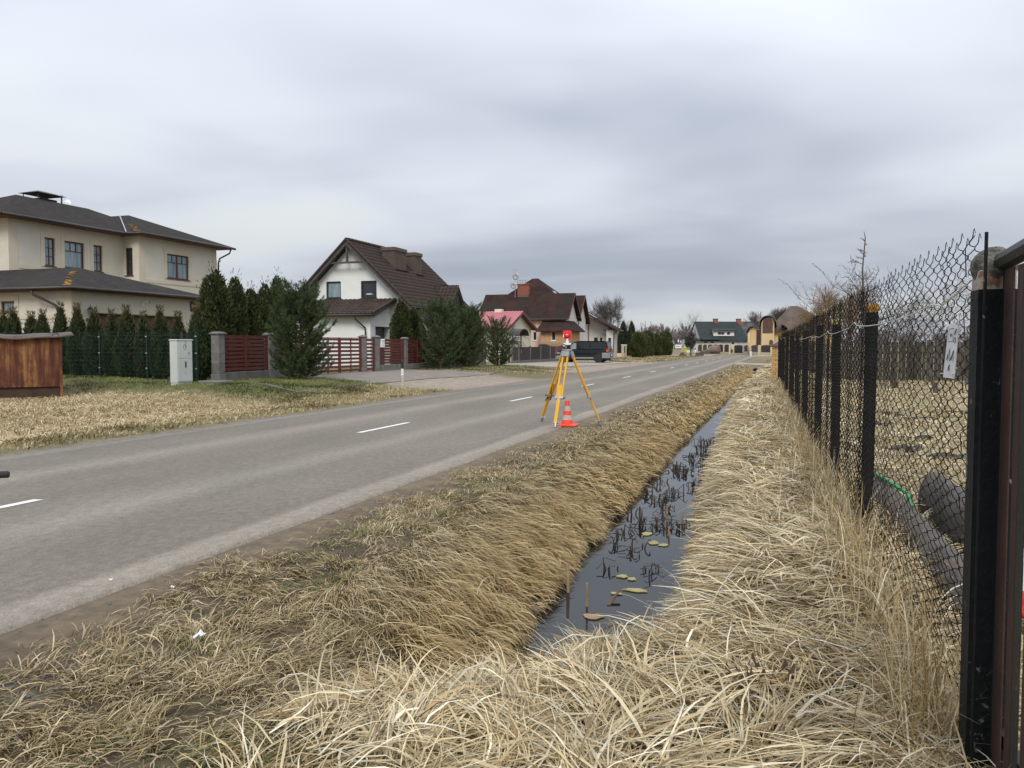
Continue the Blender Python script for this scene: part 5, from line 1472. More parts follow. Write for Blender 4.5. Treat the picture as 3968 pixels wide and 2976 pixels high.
# ------------------------------------------------------------------ rusty container
th = thing('rusty_container', (-20.75-(1.98*math.cos(R(52))+1.25*math.sin(R(52))), 18.5-(1.98*math.sin(R(52))-1.25*math.cos(R(52))), 0.0), 'rusty brown steel container with a bent tarred lid, cut by the left edge', 'container', rz=R(52))
hx, hy, tz = 1.98, 1.25, 1.86
mb = MB().cbox(-hx,hx,-hy,hy,0.38,tz,0.02); body = part('body', mb, M['rust'], th, local=True)
M['rust_dark'] = pm('rust_dark', (0.045,0.026,0.018), (0.075,0.045,0.028), 3, 0.95, 0.5, 12)
part('base_skirt', MB().box(-hx+0.03,hx-0.03,-hy+0.03,hy-0.03,-0.25,0.379), M['rust_dark'], th, local=True)
for x_ in (-hx,hx): 
    for y_ in (-hy,hy): part('corner_angle', MB().box(x_-0.04,x_+0.04,y_-0.04,y_+0.04,-0.2,tz-0.01), M['rust'], body, local=True)
part('seam_angle', MB().box(-hx+0.041,hx-0.041,-hy-0.03,-hy+0.02,0.36,0.42), M['rust'], body, local=True)
# warped lid sheet
mb = MB(); nx_, ny_ = 18, 6; V_ = []
for j in range(ny_+1):
    for i in range(nx_+1):
        u_, v_ = i/nx_, j/ny_
        x_ = -hx-0.1+(2*hx+0.45)*u_; y_ = -hy-0.18+(2*hy+0.3)*v_
        z_ = tz+0.02+0.10*math.sin(v_*math.pi)+0.05*math.sin(u_*5+1)*(1-v_)+0.09*max(0,u_-0.88)/0.12+0.03*math.sin(u_*17)
        V_.append((x_,y_,z_))
F_ = [(j*(nx_+1)+i, j*(nx_+1)+i+1, (j+1)*(nx_+1)+i+1, (j+1)*(nx_+1)+i) for j in range(ny_) for i in range(nx_)]
mb.add(V_, F_); b = len(V_); mb.v += [(x_,y_,z_-0.035) for x_,y_,z_ in V_]; mb.f += [tuple(b+k for k in f[::-1]) for f in F_]
bd = [i for i in range(nx_+1)] ; mb.f += [(i,b+i,b+i+1,i+1) for i in range(nx_)] + [(j*(nx_+1)+nx_, b+j*(nx_+1)+nx_, b+(j+1)*(nx_+1)+nx_, (j+1)*(nx_+1)+nx_) for j in range(ny_)]
M['lid'] = pm('tarred_lid', (0.075,0.06,0.052), (0.13,0.105,0.09), 2.5, 0.9, 0.4, 14)
part('lid', mb, M['lid'], th, local=True)
part('lifting_ring', MB().path([(hx-0.12+0.09*math.cos(k*0.524),-hy-0.03,tz+0.02+0.09*math.sin(k*0.524)) for k in range(12)],0.014,6,closed=True), M['black_metal'], th, local=True)

# ------------------------------------------------------------------ green wire panel fence
th = thing('green_mesh_fence', (-20.2, 23.25, 0.35), 'dark green welded wire fence in front of the thuja hedge', 'fence')
fxs = [-19.75 - 2.2*k for k in range(6)]
for x_ in fxs:
    p_ = part('post', MB().box(x_-0.03,x_+0.03,23.22,23.28,zs(x_,23.25)-0.1,2.08), M['green_wire'], th)
    mb = MB()
    for z_ in (0.75,1.3,1.9): mb.box(x_-0.04,x_+0.04,23.195,23.218,z_,z_+0.035)
    part('clamp', mb, M['steel'], p_)
for k in range(5):
    a, b = fxs[k+1]+0.035, fxs[k]-0.035
    mb = MB()
    for i in range(44):
        x_ = a+(b-a)*i/43; mb.cyl((x_,23.24,0.36),(x_,23.24,2.10),0.0032,0.0032,3)
    z_ = 0.40
    while z_ < 2.08:
        bend = 0.035 if any(abs(z_-q)<0.06 for q in (0.5,1.2,1.95)) else 0
        mb.cyl((a,23.232-bend,z_),(b,23.232-bend,z_),0.0045,0.0045,4); z_ += 0.155
    part('wire_panel', mb, M['green_wire'], th, kind='stuff')
# hedge
hx_ = [-29.9,-29.2,-28.45,-27.7,-26.75,-25.98,-25.2,-24.25,-23.5,-22.75,-22.0,-21.15,-20.3]
tops = [2.75,2.85,2.7,2.75,3.0,2.95,2.8,2.72,2.85,2.62,2.8,2.6,2.85]
for k, (x_, t_) in enumerate(zip(hx_, tops)):
    z_ = zs(x_,23.95); rr_ = random.Random(k)
    thuja('hedge', k, (x_, 23.95+rr_.uniform(-0.1,0.1), z_-0.02), (t_-z_)*1.0, rr_.uniform(0.64,0.80), rr_.random()*6.28, '%s thuja from the left in the hedge behind the green wire fence' % ORD[k], 'thujas of the hedge behind the green fence')
# tall thujas behind the red fence
for k, (yy, tp, wd_) in enumerate(((26.4,4.5,1.45),(27.65,4.33,1.05),(28.7,3.95,1.1),(29.65,4.2,1.1),(30.55,4.62,0.95))):
    z_ = zs(-21.5,yy)
    thuja('tall', k, (-21.5,yy,z_-0.02), tp-z_, wd_, k*1.7, '%s tall thuja behind the red slat fence, counted from the beige house' % ORD[k], 'tall thujas behind the red fence')
for k, (yy, tp, wd_, xx) in enumerate(((41.6,4.1,1.3,-20.9),(43.2,3.75,1.3,-20.9),(50.6,4.1,1.6,-21.0),(52.3,4.25,1.6,-20.8))):
    z_ = zs(xx,yy)
    thuja('tall', k+1, (xx,yy,z_-0.02), tp-z_, wd_, k*2.1, ['dark thuja right against the white lean-to garage','second thuja from the lean-to garage, beside the white house','thuja under the small dormer gable of the white house','farthest thuja at the end of the red fence'][k], 'thujas beside the white house')
# ------------------------------------------------------------------ cabinet
CX0, CY0 = -19.20, 21.85
th = thing('utility_cabinet', (CX0, CY0, 0.20), 'pale grey electrical cabinet standing at the corner of the red fence', 'cabinet', rz=R(90))
LB = dict(local=True)
part('plinth', MB().box(-0.35,0.35,-0.13,0.13,-0.15,0.16), M['cabinet'], th, **LB)
body = part('body', MB().cbox(-0.37,0.37,-0.15,0.15,0.162,1.56,0.015), M['cabinet'], th, **LB)
part('roof_lip', MB().cbox(-0.39,0.39,-0.18,0.17,1.562,1.60,0.015), M['cabinet'], th, **LB)
d1 = part('door', MB().cbox(-0.33,0.33,-0.168,-0.152,0.97,1.54,0.005), M['cabinet'], th, **LB)
d2 = part('door', MB().cbox(-0.33,0.33,-0.168,-0.152,0.20,0.955,0.005), M['cabinet'], th, **LB)
part('handle', MB().cbox(-0.02,0.03,-0.19,-0.169,0.66,0.86,0.006), M['black_metal'], d2, **LB)
part('lock', MB().lathe((0.17,-0.185,1.14),[(0.035,0),(0.035,0.016)],10,'y'), M['steel'], d1, **LB)
part('vent_slot', MB().box(-0.03,0.04,-0.172,-0.1685,0.46,0.472), M['ink'], d2, **LB)
part('warning_sticker', MB().lathe((0.0,-0.172,1.35),[(0.085,0),(0.085,0.003)],18,'y'), M['ink'], d1, **LB)
part('sticker_face', MB().lathe((0.0,-0.1745,1.35),[(0.070,0),(0.070,0.002)],18,'y'), M['white_plastic'], d1, **LB)
mb = MB().blob((0,-0.176,1.345),(0.026,0.002,0.03),2,0.1,8,6)
for k in range(4): mb.box(-0.026+0.014*k,-0.016+0.014*k,-0.1775,-0.1755,1.36,1.405-0.004*abs(k-1.5))
mb.bar((0.02,-0.1765,1.34),(0.045,-0.1765,1.37),0.002,0.011,(0,0,1))
part('sticker_hand', mb, M['ink'], d1, **LB)
part('hinge_bolt', MB().lathe((0.02,-0.184,1.49),[(0.014,0),(0.014,0.014)],8,'y'), M['ink'], d1, **LB)
solo('marker_post', MB().cyl((-19.6,22.35,0.2),(-19.6,22.35,2.05),0.045,0.045,10), M['black_metal'], (-19.6,22.35,0.2), 'short black tube standing behind the grey cabinet', 'post')
solo('concrete_slab', MB().cbox(-18.80,-17.9,22.15,22.85,0.12,0.40,0.03), M['concrete'], (-18.4,22.5,0.12), 'low concrete slab between the grey cabinet and the first fence pillar', 'slab')

# ------------------------------------------------------------------ red slat fence
FX = -19.4
SL_ME = {}
def slat_mesh(L):
    key = round(L, 3)
    if key not in SL_ME:
        me = MB().cbox(-0.011,0.011,0,key,-0.052,0.052,0.004).mesh('slat'); me.materials.append(M['red_paint']); SL_ME[key] = me
    return SL_ME[key]
def slat_panel(th, y0, y1, z0, z1, n=9, mid=1, name='panel'):
    o = wloc(th)
    mb = MB()
    mb.box(FX-0.02,FX+0.045,y0,y0+0.06,z0,z1); mb.box(FX-0.02,FX+0.045,y1-0.06,y1,z0,z1)
    mb.box(FX-0.018,FX+0.02,y0+0.06,y1-0.06,z1-0.03,z1-0.002)
    p_ = part(name, mb, M['red_paint'], th)
    for k in range(mid):
        ym_ = y0+(y1-y0)*(k+1)/(mid+1); part('upright', MB().box(FX+0.013,FX+0.045,ym_-0.04,ym_+0.04,z0+0.001,z1-0.001), M['red_paint'], p_)
    L = y1-y0-0.124
    stp = (z1-z0)/n
    for k in range(n):
        piece('slat', slat_mesh(L), p_, (FX-0.0-o.x, y0+0.062-o.y, z0+stp*(k+0.5)-o.z), (0,0,0))
    return p_
CAP = None
def pillar(th, y, z0, z1, w=0.17, rnd=False, n=4):
    """stack of blocks under a domed cap"""
    p_ = None
    if rnd:
        p_ = part('pillar', MB().lathe((FX,y,0),[(w*1.12,z0-0.15),(w*1.12,z0+0.18),(w,z0+0.2),(w,z1-0.08)],20), M['concrete_round'], th)
        mb = MB()
        for k in range(1,n):
            zz_ = z0+0.2+(z1-z0-0.28)*k/n; mb.lathe((FX,y,0),[(w+0.004,zz_-0.006),(w+0.004,zz_+0.006)],20)
        part('joint', mb, M['mortar'], p_)
        part('cap', MB().lathe((FX,y,0),[(w*1.2,z1-0.079),(w*1.3,z1-0.04),(w*0.9,z1),(w*0.3,z1+0.045),(0.01,z1+0.05)],20), M['concrete_round'], p_, smooth=False)
    else:
        p_ = part('pillar', MB().box(FX-w*0.93,FX+w*0.93,y-w*0.93,y+w*0.93,z0-0.2,z1-0.085), M['mortar'], th)
        hh = (z1-0.08-z0-0.30)/n
        part('block', MB().cbox(FX-w*1.12,FX+w*1.12,y-w*1.12,y+w*1.12,z0-0.15,z0+0.29,0.012), M['concrete'], p_)
        for k in range(n):
            part('block', MB().cbox(FX-w,FX+w,y-w,y+w,z0+0.30+k*hh+0.006,z0+0.30+(k+1)*hh-0.006,0.012), M['concrete'], p_)
        mb = MB(); a = w*1.28
        mb.add([(FX-a,y-a,z1-0.08),(FX+a,y-a,z1-0.08),(FX+a,y+a,z1-0.08),(FX-a,y+a,z1-0.08),(FX-a,y-a,z1-0.035),(FX+a,y-a,z1-0.035),(FX+a,y+a,z1-0.035),(FX-a,y+a,z1-0.035),(FX-a*0.5,y-a*0.5,z1+0.015),(FX+a*0.5,y-a*0.5,z1+0.015),(FX+a*0.5,y+a*0.5,z1+0.015),(FX-a*0.5,y+a*0.5,z1+0.015)],
               [(3,2,1,0),(0,1,5,4),(1,2,6,5),(2,3,7,6),(3,0,4,7),(4,5,9,8),(5,6,10,9),(6,7,11,10),(7,4,8,11),(8,9,10,11)])
        part('cap', mb, M['concrete'], p_)
    return p_
th = thing('red_slat_fence', (FX, 24.0, 0.27), 'red horizontal slat fence between grey block pillars, left of the driveway gate', 'fence')
ZB, ZT = 0.28, 2.08
pillar(th, 23.95, ZB, ZT); pillar(th, 27.0, ZB, ZT, 0.155); pillar(th, 30.05, ZB, ZT, 0.155)
for a, b in ((24.15,26.82),(27.18,29.88)):
    slat_panel(th, a, b, ZB+0.36, ZT-0.10)
    part('plinth', MB().cbox(FX-0.1,FX+0.1,a-0.03,b+0.03,ZB-0.15,ZB+0.33,0.015), M['concrete'], th)
th = thing('driveway_gate', (FX, 32.2, 0.3), 'wide red slat driveway gate behind the big pine', 'gate')
slat_panel(th, 30.3, 32.25, ZB+0.06, ZT-0.12, 9, 1, 'gate_leaf'); slat_panel(th, 32.29, 34.22, ZB+0.06, ZT-0.12, 9, 1, 'gate_leaf')
th = thing('gate_pillar', (FX, 34.45, 0.2), 'round grey concrete pillar between the driveway gate and the narrow gate', 'pillar')
pillar(th, 34.45, ZB, ZT-0.02, 0.19, True)
part('bell', MB().lathe((FX+0.19,34.5,1.0),[(0.04,-0.03),(0.04,0.03)],10,'x'), M['ink'], th)
th = thing('garden_gate', (FX, 35.1, 0.3), 'narrow red slat garden gate between two round pillars', 'gate')
slat_panel(th, 34.70, 35.55, ZB+0.06, ZT-0.14, 9, 0, 'gate_leaf')
th = thing('red_slat_fence', (FX, 35.8, 0.27), 'red horizontal slat fence running on right of the round gate pillars', 'fence')
pillar(th, 35.78, ZB, ZT-0.02, 0.19, True)
ys_ = [38.95, 42.0, 45.0, 48.0, 50.9]
prev_ = 35.78
for y_ in ys_:
    zb2 = 0.28-0.02*(y_-38)/6
    pillar(th, y_, zb2, ZT-0.06, 0.14)
    slat_panel(th, prev_+0.2, y_-0.16, zb2+0.36, ZT-0.16, 9, 1)
    part('plinth', MB().cbox(FX-0.09,FX+0.09,prev_+0.18,y_-0.13,zb2-0.15,zb2+0.33,0.015), M['concrete'], th)
    prev_ = y_
th = thing('mailbox', (FX+0.10, 36.1, 1.72), 'small white mailbox on the fence right of the garden gate', 'mailbox')
part('box', MB().cbox(0.0,0.14,-0.17,0.17,-0.22,0.2,0.015), M['white_plastic'], th, local=True)
part('flap', MB().cbox(0.142,0.155,-0.13,0.13,0.08,0.14,0.004), M['cabinet'], th, local=True)
# pines
pine((-17.53,26.3,zs(-17.53,26.3)-0.02), 11, 3.55, 1.22, 'big dense young pine before the red fence, left of the driveway', needles=52, top_spikes=5)
pine((-18.2,41.0,zs(-18.2,41)-0.02), 23, 3.75, 1.35, 'pine right of the driveway, nearest the mailbox', needles=44)
pine((-17.8,43.7,zs(-17.8,43.7)-0.02), 31, 3.45, 1.40, 'pine right of the driveway with a visible bare trunk, next to its twin', needles=44)
pine((-17.46,48.4,zs(-17.46,48.4)-0.02), 47, 3.05, 1.05, 'small loose pine standing alone before the pink-roofed outbuilding', needles=44, sparse=0.55, top_spikes=6)
# lawn kerbs
def kerb(name, pts, label):
    th = thing(name, (pts[0][0],pts[0][1],zs(*pts[0])), label, 'kerb')
    for i in range(len(pts)-1):
        a, b = Vector(pts[i]+(0,)), Vector(pts[i+1]+(0,)); n_ = max(1, round((b-a).length/1.0))
        for k in range(n_):
            p, q = a.lerp(b, (k+0.01)/n_), a.lerp(b, (k+0.99)/n_)
            p.z, q.z = zs(p.x,p.y)+0.0, zs(q.x,q.y)+0.0
            part('kerb_stone', MB().bar(p+Vector((0,0,0.0)), q+Vector((0,0,0.0)), 0.07, 0.10), M['concrete'], th)
kerb('lawn_kerb', [(-17.9,23.4),(-14.4,21.5),(-14.75,26.6)], 'thin concrete kerb around the lawn of the big pine')
kerb('lawn_kerb', [(-14.2,38.2),(-15.2,45.0),(-15.6,49.5)], 'thin concrete kerb along the lawn of the twin pines')
# guide post
def guide(loc, label, hgt=1.0, grey=True):
    th = thing('guide_post', loc, label, 'guide post')
    part('post', MB().cbox(-0.05,0.05,-0.03,0.03,-0.1,hgt*0.68,0.01), M['reflective_grey'] if grey else M['white_plastic'], th, local=True)
    hd = part('black_band', MB().prism([(-0.052,-0.032,hgt*0.681),(0.052,-0.032,hgt*0.681),(0.052,-0.032,hgt*0.96),(-0.052,-0.032,hgt*1.02)],(0,0.064,0)), M['black_metal'], th, local=True)
    p_ = part('white_plate', MB().cbox(-0.045,0.045,-0.036,-0.031,hgt*0.42,hgt*0.66,0.002), M['white_plastic'], th, local=True)
    part('plate_mark', MB().box(-0.02,-0.005,-0.039,-0.0365,hgt*0.50,hgt*0.55).box(0.01,0.02,-0.039,-0.0365,hgt*0.48,hgt*0.50).box(-0.03,0.03,-0.039,-0.0365,hgt*0.60,hgt*0.606), M['ink'], p_, local=True)
    th.rotation_euler.z = R(15)
guide((-13.82,27.56,zs(-13.82,27.56)-0.02), 'road guide post with black top and white plate at the gravel turn-in', 1.0)
# ------------------------------------------------------------------ brown sheet fence at house 3
th = thing('brown_sheet_fence', (-20.5, 61.8, 0.12), 'dark brown corrugated metal fence with thin concrete posts', 'fence')
py_ = [60.2, 61.8, 64.9, 68.0, 71.0, 72.9]
for y_ in py_:
    p_ = part('post', MB().cbox(-20.56,-20.44,y_-0.06,y_+0.06,-0.05,1.5,0.015), M['concrete_round'], th)
    part('cap', MB().cbox(-20.6,-20.4,y_-0.1,y_+0.1,1.501,1.54,0.01), M['concrete_round'], p_)
for a, b in zip(py_[:-1], py_[1:]):
    mb = MB(); n_ = int((b-a-0.14)/0.06); V_ = []
    for i in range(n_+1):
        y_ = a+0.07+(b-a-0.14)*i/n_; x_ = -20.5+(0.012 if i%2 else -0.012); V_ += [(x_,y_,0.36),(x_,y_,1.46)]
    mb.add(V_, [(2*i,2*i+2,2*i+3,2*i+1) for i in range(n_)]); part('sheet', mb, M['fence_brown'], th)
    part('plinth', MB().cbox(-20.55,-20.45,a+0.07,b-0.07,-0.05,0.355,0.01), M['concrete_round'], th)
mb = MB(); mb.lathe((-20.43,62.3,1.15),[(0.03,0),(0.03,0.02)],8,'x'); mb.box(-20.44,-20.42,62.28,62.32,0.95,1.15)
part('gate_handle', mb, M['steel'], th)
th = thing('maroon_gate', (-20.5, 74.3, 0.1), 'dark red sheet gate left of the van', 'gate')
part('leaf', MB().cbox(-20.52,-20.48,73.0,76.2,0.15,1.38,0.01), M['maroon'], th)
part('frame', MB().box(-20.55,-20.45,72.97,73.02,0.02,1.45).box(-20.55,-20.45,76.2,76.26,0.02,1.45), M['maroon'], th)
th = thing('picket_fence', (-21.6, 80, 0.1), 'dark brown wooden picket fence inside the yard before the orange porch', 'fence')
pk = MB().add([(-0.012,-0.04,0),(0.012,-0.04,0),(0.012,0.04,0),(-0.012,0.04,0),(-0.012,-0.04,1.45),(0.012,-0.04,1.45),(0.012,0.04,1.45),(-0.012,0.04,1.45),(0,0,1.55)],[(3,2,1,0),(0,1,5,4),(1,2,6,5),(2,3,7,6),(3,0,4,7),(4,5,8),(5,6,8),(6,7,8),(7,4,8)]).mesh('picket'); pk.materials.append(M['fence_brown'])
for k in range(70):
    y_ = 71+k*0.155
    piece('picket', pk, th, (0, y_-80, 0.12*math.cos((k-10)/9.0)))
part('rail', MB().box(-21.64,-21.615,70.9,82,0.5,0.58).box(-21.64,-21.615,70.9,82,1.2,1.28), M['fence_brown'], th)
# canopy lamp / gate canopy
th = thing('gate_canopy', (-20.7, 61.0, 0.1), 'small arched bus-stop-like canopy over the wicket of the brown fence', 'canopy')
th['label'] = 'small arched brown canopy over the wicket in the brown fence'
mb = MB()
for y_ in (61.1,63.2): mb.cyl((-20.75,y_,0.0),(-20.75,y_,2.45),0.05,0.05,8)
part('post', mb, M['fence_brown'], th)
V_ = []; n_ = 10
for (xx) in (-21.2,-20.1):
    for k in range(n_+1):
        a = math.pi*k/n_; V_.append((xx, 62.15-1.25*math.cos(a), 2.40+0.55*math.sin(a)))
for (xx) in (-21.2,-20.1):
    for k in range(n_+1):
        a = math.pi*k/n_; V_.append((xx, 62.15-1.21*math.cos(a), 2.38+0.52*math.sin(a)))
m_ = n_+1
F_ = [(k,k+1,m_+k+1,m_+k) for k in range(n_)] + [(2*m_+k,3*m_+k,3*m_+k+1,2*m_+k+1) for k in range(n_)] + [(k,2*m_+k,2*m_+k+1,k+1) for k in range(n_)] + [(m_+k,m_+k+1,3*m_+k+1,3*m_+k) for k in range(n_)]
part('curved_roof', MB().add(V_, F_), M['fence_brown'], th)
# ------------------------------------------------------------------ van
th = thing('black_van', (-16.68, 68.85, zs(-16.4,68.9)+0.02), 'black van with grey bumpers parked side-on across the forecourt', 'van')
# local: x forward is -X (front at x=-2.35), y: near side at -0.94
def loft(sections):
    mb_ = MB(); n_ = len(sections[0])
    for s_ in sections: mb_.v += [tuple(p) for p in s_]
    for i in range(len(sections)-1):
        for k in range(n_): mb_.f.append((i*n_+k, i*n_+(k+1)%n_, (i+1)*n_+(k+1)%n_, (i+1)*n_+k))
    mb_.f.append(tuple(range(n_-1,-1,-1))); mb_.f.append(tuple((len(sections)-1)*n_+k for k in range(n_)))
    return mb_
prof = [(-2.34,0.42),(-2.37,0.62),(-2.30,0.86),(-2.18,0.98),(-1.62,1.14),(-1.46,1.22),(-0.86,1.72),(-0.68,1.82),(-0.2,1.885),(1.7,1.885),(2.02,1.85),(2.14,1.74),(2.27,1.05),(2.31,0.95),(2.32,0.52),(2.30,0.38)]
secs = []
for y_, kz, inset in ((-0.86,0.965,0.07),(-0.925,0.985,0.03),(-0.94,1.0,0.0),(0.94,1.0,0.0),(0.925,0.985,0.03),(0.86,0.965,0.07)):
    sec = []
    for x_, z_ in prof:
        tum = 0.10*max(0, (z_-1.05)/0.85)
        yy = y_ - math.copysign(tum, y_) if abs(y_) > 0.5 else y_
        xx = x_*(1-inset*0.35)
        sec.append((xx, yy, 0.38+(z_-0.38)*kz if z_ > 1.0 else z_))
    secs.append(sec)
body = part('body', loft(secs), M['van_black'], th, local=True)
def side_panel(pts, off=-0.004):
    v_ = []
    for x_, z_ in pts:
        tum = 0.10*max(0, (z_-1.05)/0.85); v_.append((x_, -0.945+tum+off, z_))
    return MB().prism(v_, (0,0.012,0))
part('side_window', side_panel([(-1.30,1.17),(-0.55,1.17),(-0.55,1.70),(-0.80,1.70),(-1.26,1.26)]), M['van_window_light'], th, local=True)
part('side_window', side_panel([(-0.40,1.19),(0.66,1.19),(0.66,1.73),(-0.40,1.73)]), M['van_glass'], th, local=True)
part('side_window', side_panel([(0.76,1.19),(1.82,1.19),(1.74,1.73),(0.76,1.73)]), M['van_glass'], th, local=True)
part('windscreen', MB().prism([(-1.50,-0.72,1.245),(-1.50,0.72,1.245),(-0.90,0.64,1.745),(-0.90,-0.64,1.745)],(-0.012,0,0.012)), M['van_glass'], th, local=True)
part('rear_window', MB().prism([(2.24,-0.68,1.15),(2.24,0.68,1.15),(2.125,0.62,1.70),(2.125,-0.62,1.70)],(0.025,0,0.005)), M['van_glass'], th, local=True)
part('door_seam', side_panel([(-0.485,0.55),(-0.475,0.55),(-0.475,1.74),(-0.485,1.74)]).add([], []), M['ink'], th, local=True)
part('side_moulding', MB().box(-1.2,1.35,-0.962,-0.94,0.78,0.82), M['van_glass'], th, local=True)
part('sill_trim', MB().cbox(-0.95,1.05,-0.955,-0.80,0.34,0.47,0.02), M['van_grey'], th, local=True)
part('front_bumper', MB().cbox(-2.45,-1.75,-0.93,0.93,0.30,0.60,0.06), M['van_grey'], th, local=True)
bu = part('rear_bumper', MB().cbox(1.72,2.40,-0.965,0.965,0.40,0.86,0.05), M['van_grey'], th, local=True)
part('number_plate', MB().cbox(2.402,2.42,-0.30,0.24,0.58,0.70,0.004), M['white_plastic'], bu, local=True)
part('plate_recess', MB().cbox(2.395,2.408,-0.62,0.42,0.50,0.78,0.004), M['ink'], bu, local=True)
for s_ in (-1,1):
    tl = part('tail_light', MB().cbox(2.10,2.30,min(s_*0.96,s_*0.72),max(s_*0.96,s_*0.72),0.87,1.22,0.02), M['tail_red'], th, local=True)
    part('indicator', MB().cbox(2.14,2.305,min(s_*0.967,s_*0.74),max(s_*0.967,s_*0.74),0.98,1.07,0.01), M['amber'], tl, local=True)
    part('headlight', MB().cbox(-2.33,-2.05,min(s_*0.93,s_*0.60),max(s_*0.93,s_*0.60),0.74,0.92,0.03), M['glass_curtain'], th, local=True)
    part('front_indicator', MB().cbox(-2.28,-2.08,min(s_*0.945,s_*0.80),max(s_*0.945,s_*0.80),0.80,0.90,0.02), M['amber'], th, local=True)
    m_ = part('wing_mirror', MB().cbox(-1.22,-1.08,min(s_*0.93,s_*1.12),max(s_*0.93,s_*1.12),1.14,1.36,0.03), M['van_black'], th, local=True)
    part('mirror_glass', MB().box(-1.078,-1.07,min(s_*0.96,s_*1.10),max(s_*0.96,s_*1.10),1.17,1.33), M['van_window_light'], m_, local=True)
    for x_ in (-1.48, 1.42):
        part('wheel_arch', MB().lathe((x_, s_*0.90, 0.40),[(0.41,-0.055),(0.41,0.055)],20,'y'), M['ink'], th, local=True)
        w_ = part('wheel', MB().lathe((x_, s_*0.86, 0.33),[(0.20,-0.11),(0.31,-0.11),(0.335,-0.08),(0.335,0.08),(0.31,0.11),(0.20,0.11)],24,'y'), M['rubber'], th, local=True)
        part('rim', MB().lathe((x_, s_*0.90, 0.33),[(0.05,0.075*s_),(0.12,0.05*s_),(0.19,0.07*s_),(0.205,0.075*s_)],18,'y'), M['black_metal'], w_, local=True)
part('exhaust', MB().cyl((1.2,-0.5,0.28),(2.42,-0.55,0.26),0.035,0.035,8), M['rubber'], th, local=True)
part('underbody', MB().box(-2.1,2.2,-0.8,0.8,0.22,0.40), M['ink'], th, local=True)
mb = MB()
for x_ in (0.98,1.55): mb.box(x_,x_+0.16,-0.868,-0.856,1.66,1.70)
part('window_glint', mb, M['window_white'], th, local=True)  # white bars stand in for reflections on the rear side glass
# ------------------------------------------------------------------ pale pillar fence by the thujas
th = thing('pale_pillar_fence', (-22.0, 110.3, 0.0), 'fence of whitish stone pillars and brown pickets right of the van', 'fence')
pp = [(-24.6,110.3),(-23.45,110.3),(-22.35,110.3),(-21.3,110.3),(-21.3,112.2)]
for x_, y_ in pp:
    p_ = part('pillar', MB().box(x_-0.15,x_+0.15,y_-0.15,y_+0.15,-0.1,1.6), M['mortar'], th)
    mb = MB(); brick_box(mb, x_-0.15,x_+0.15,y_-0.15,y_+0.15,0.0,1.58,9,2,0.02,0.02); part('stone', mb, M['brick_pale'], p_)
    part('cap', MB().cbox(x_-0.22,x_+0.22,y_-0.22,y_+0.22,1.601,1.70,0.03), M['window_white'], p_)
for (a, b) in zip(pp[:-1], pp[1:]):
    d = Vector((b[0]-a[0],b[1]-a[1],0)); L = d.length; d.normalize()
    p0, p1 = Vector((*a,0))+d*0.18, Vector((*b,0))-d*0.18
    part('low_wall', MB().bar(p0+Vector((0,0,0.2)),p1+Vector((0,0,0.2)),0.2,0.6), M['brick_pale'], th)
    n_ = 7
    for k in range(n_):
        c_ = p0.lerp(p1,(k+0.5)/n_)
        part('picket', MB().bar(c_+Vector((0,0,0.52)),c_+Vector((0,0,1.48)),0.09,0.02,tuple(d)), M['fence_brown'], th)
# thuja bushes
for k, (x_, y_, hh, ww) in enumerate(((-18.15,104.5,3.25,2.1),(-18.75,112.5,3.2,1.9),(-19.6,120.5,3.75,2.2),(-18.95,124.5,3.3,2.0),(-18.0,128.5,3.75,2.3))):
    thuja('broad', k, (x_,y_,-0.02), hh, ww, k*1.3, ['nearest and fullest clipped thuja right of the pillar fence','second clipped thuja from the pillar fence','tall flat-topped thuja at the back of the clipped row','fourth clipped thuja from the pillar fence','last and darkest clipped thuja, nearest the junction'][k], 'clipped thujas by the verge', 'thuja_bush')
for k, (x_, hh) in enumerate(((-24.1,5.35),(-22.75,5.25))):
    thuja('spire', k, (x_,125,-0.02), hh, 1.9, k*2, ['left','right'][k]+' one of two pointed dark thujas beyond the pillar fence', 'pointed thujas beyond the pillar fence')
thuja('spire', 1, (-27.3,123,-0.02), 3.4, 2.4, 1, 'low dark thuja between the grey house and the pointed pair', 'pointed thujas beyond the pillar fence')
# ------------------------------------------------------------------ far fence at the junction
th = thing('cream_pillar_fence', (-15, 180, -0.05), 'far fence of cream pillars and wavy-topped dark panels before the green-roofed house', 'fence')
fp = [c6(q, 998) for q in (945,960,1020,1080,1145,1210,1280,1350)]
gp = [Vector((G(x_, 1366.5+0.6*k).x, G(x_, 1366.5+0.6*k).y, 0)) for k, (x_, _) in enumerate(fp)]
for i, p_ in enumerate(gp[1:]):
    q_ = part('pillar', MB().cbox(p_.x-0.15,p_.x+0.15,p_.y-0.15,p_.y+0.15,-0.1,1.62,0.03), M['brick_pale'], th)
    part('cap', MB().cbox(p_.x-0.19,p_.x+0.19,p_.y-0.19,p_.y+0.19,1.621,1.72,0.03), M['brick_pale'], q_)
for a, b in zip(gp[1:-1], gp[2:]):
    d = (b-a); L = d.length; d.normalize(); s_ = Vector((-d.y,d.x,0))*0.04
    p0, p1 = a+d*0.16, b-d*0.16
    pl = [p0+Vector((0,0,0.32))] + [p0.lerp(p1,k/8)+Vector((0,0,1.55+0.22*math.sin(math.pi*k/8))) for k in range(9)] + [p1+Vector((0,0,0.32))]
    part('panel', MB().prism(pl, s_), M['fence_brown'], th)
    part('low_wall', MB().bar(p0+Vector((0,0,0.1)),p1+Vector((0,0,0.1)),0.3,0.42), M['brick_pale'], th)
th = thing('dark_gate_fence', (-7, 158, -0.05), 'black sheet gate and fence with cream brick pillars before the yellow house', 'fence')
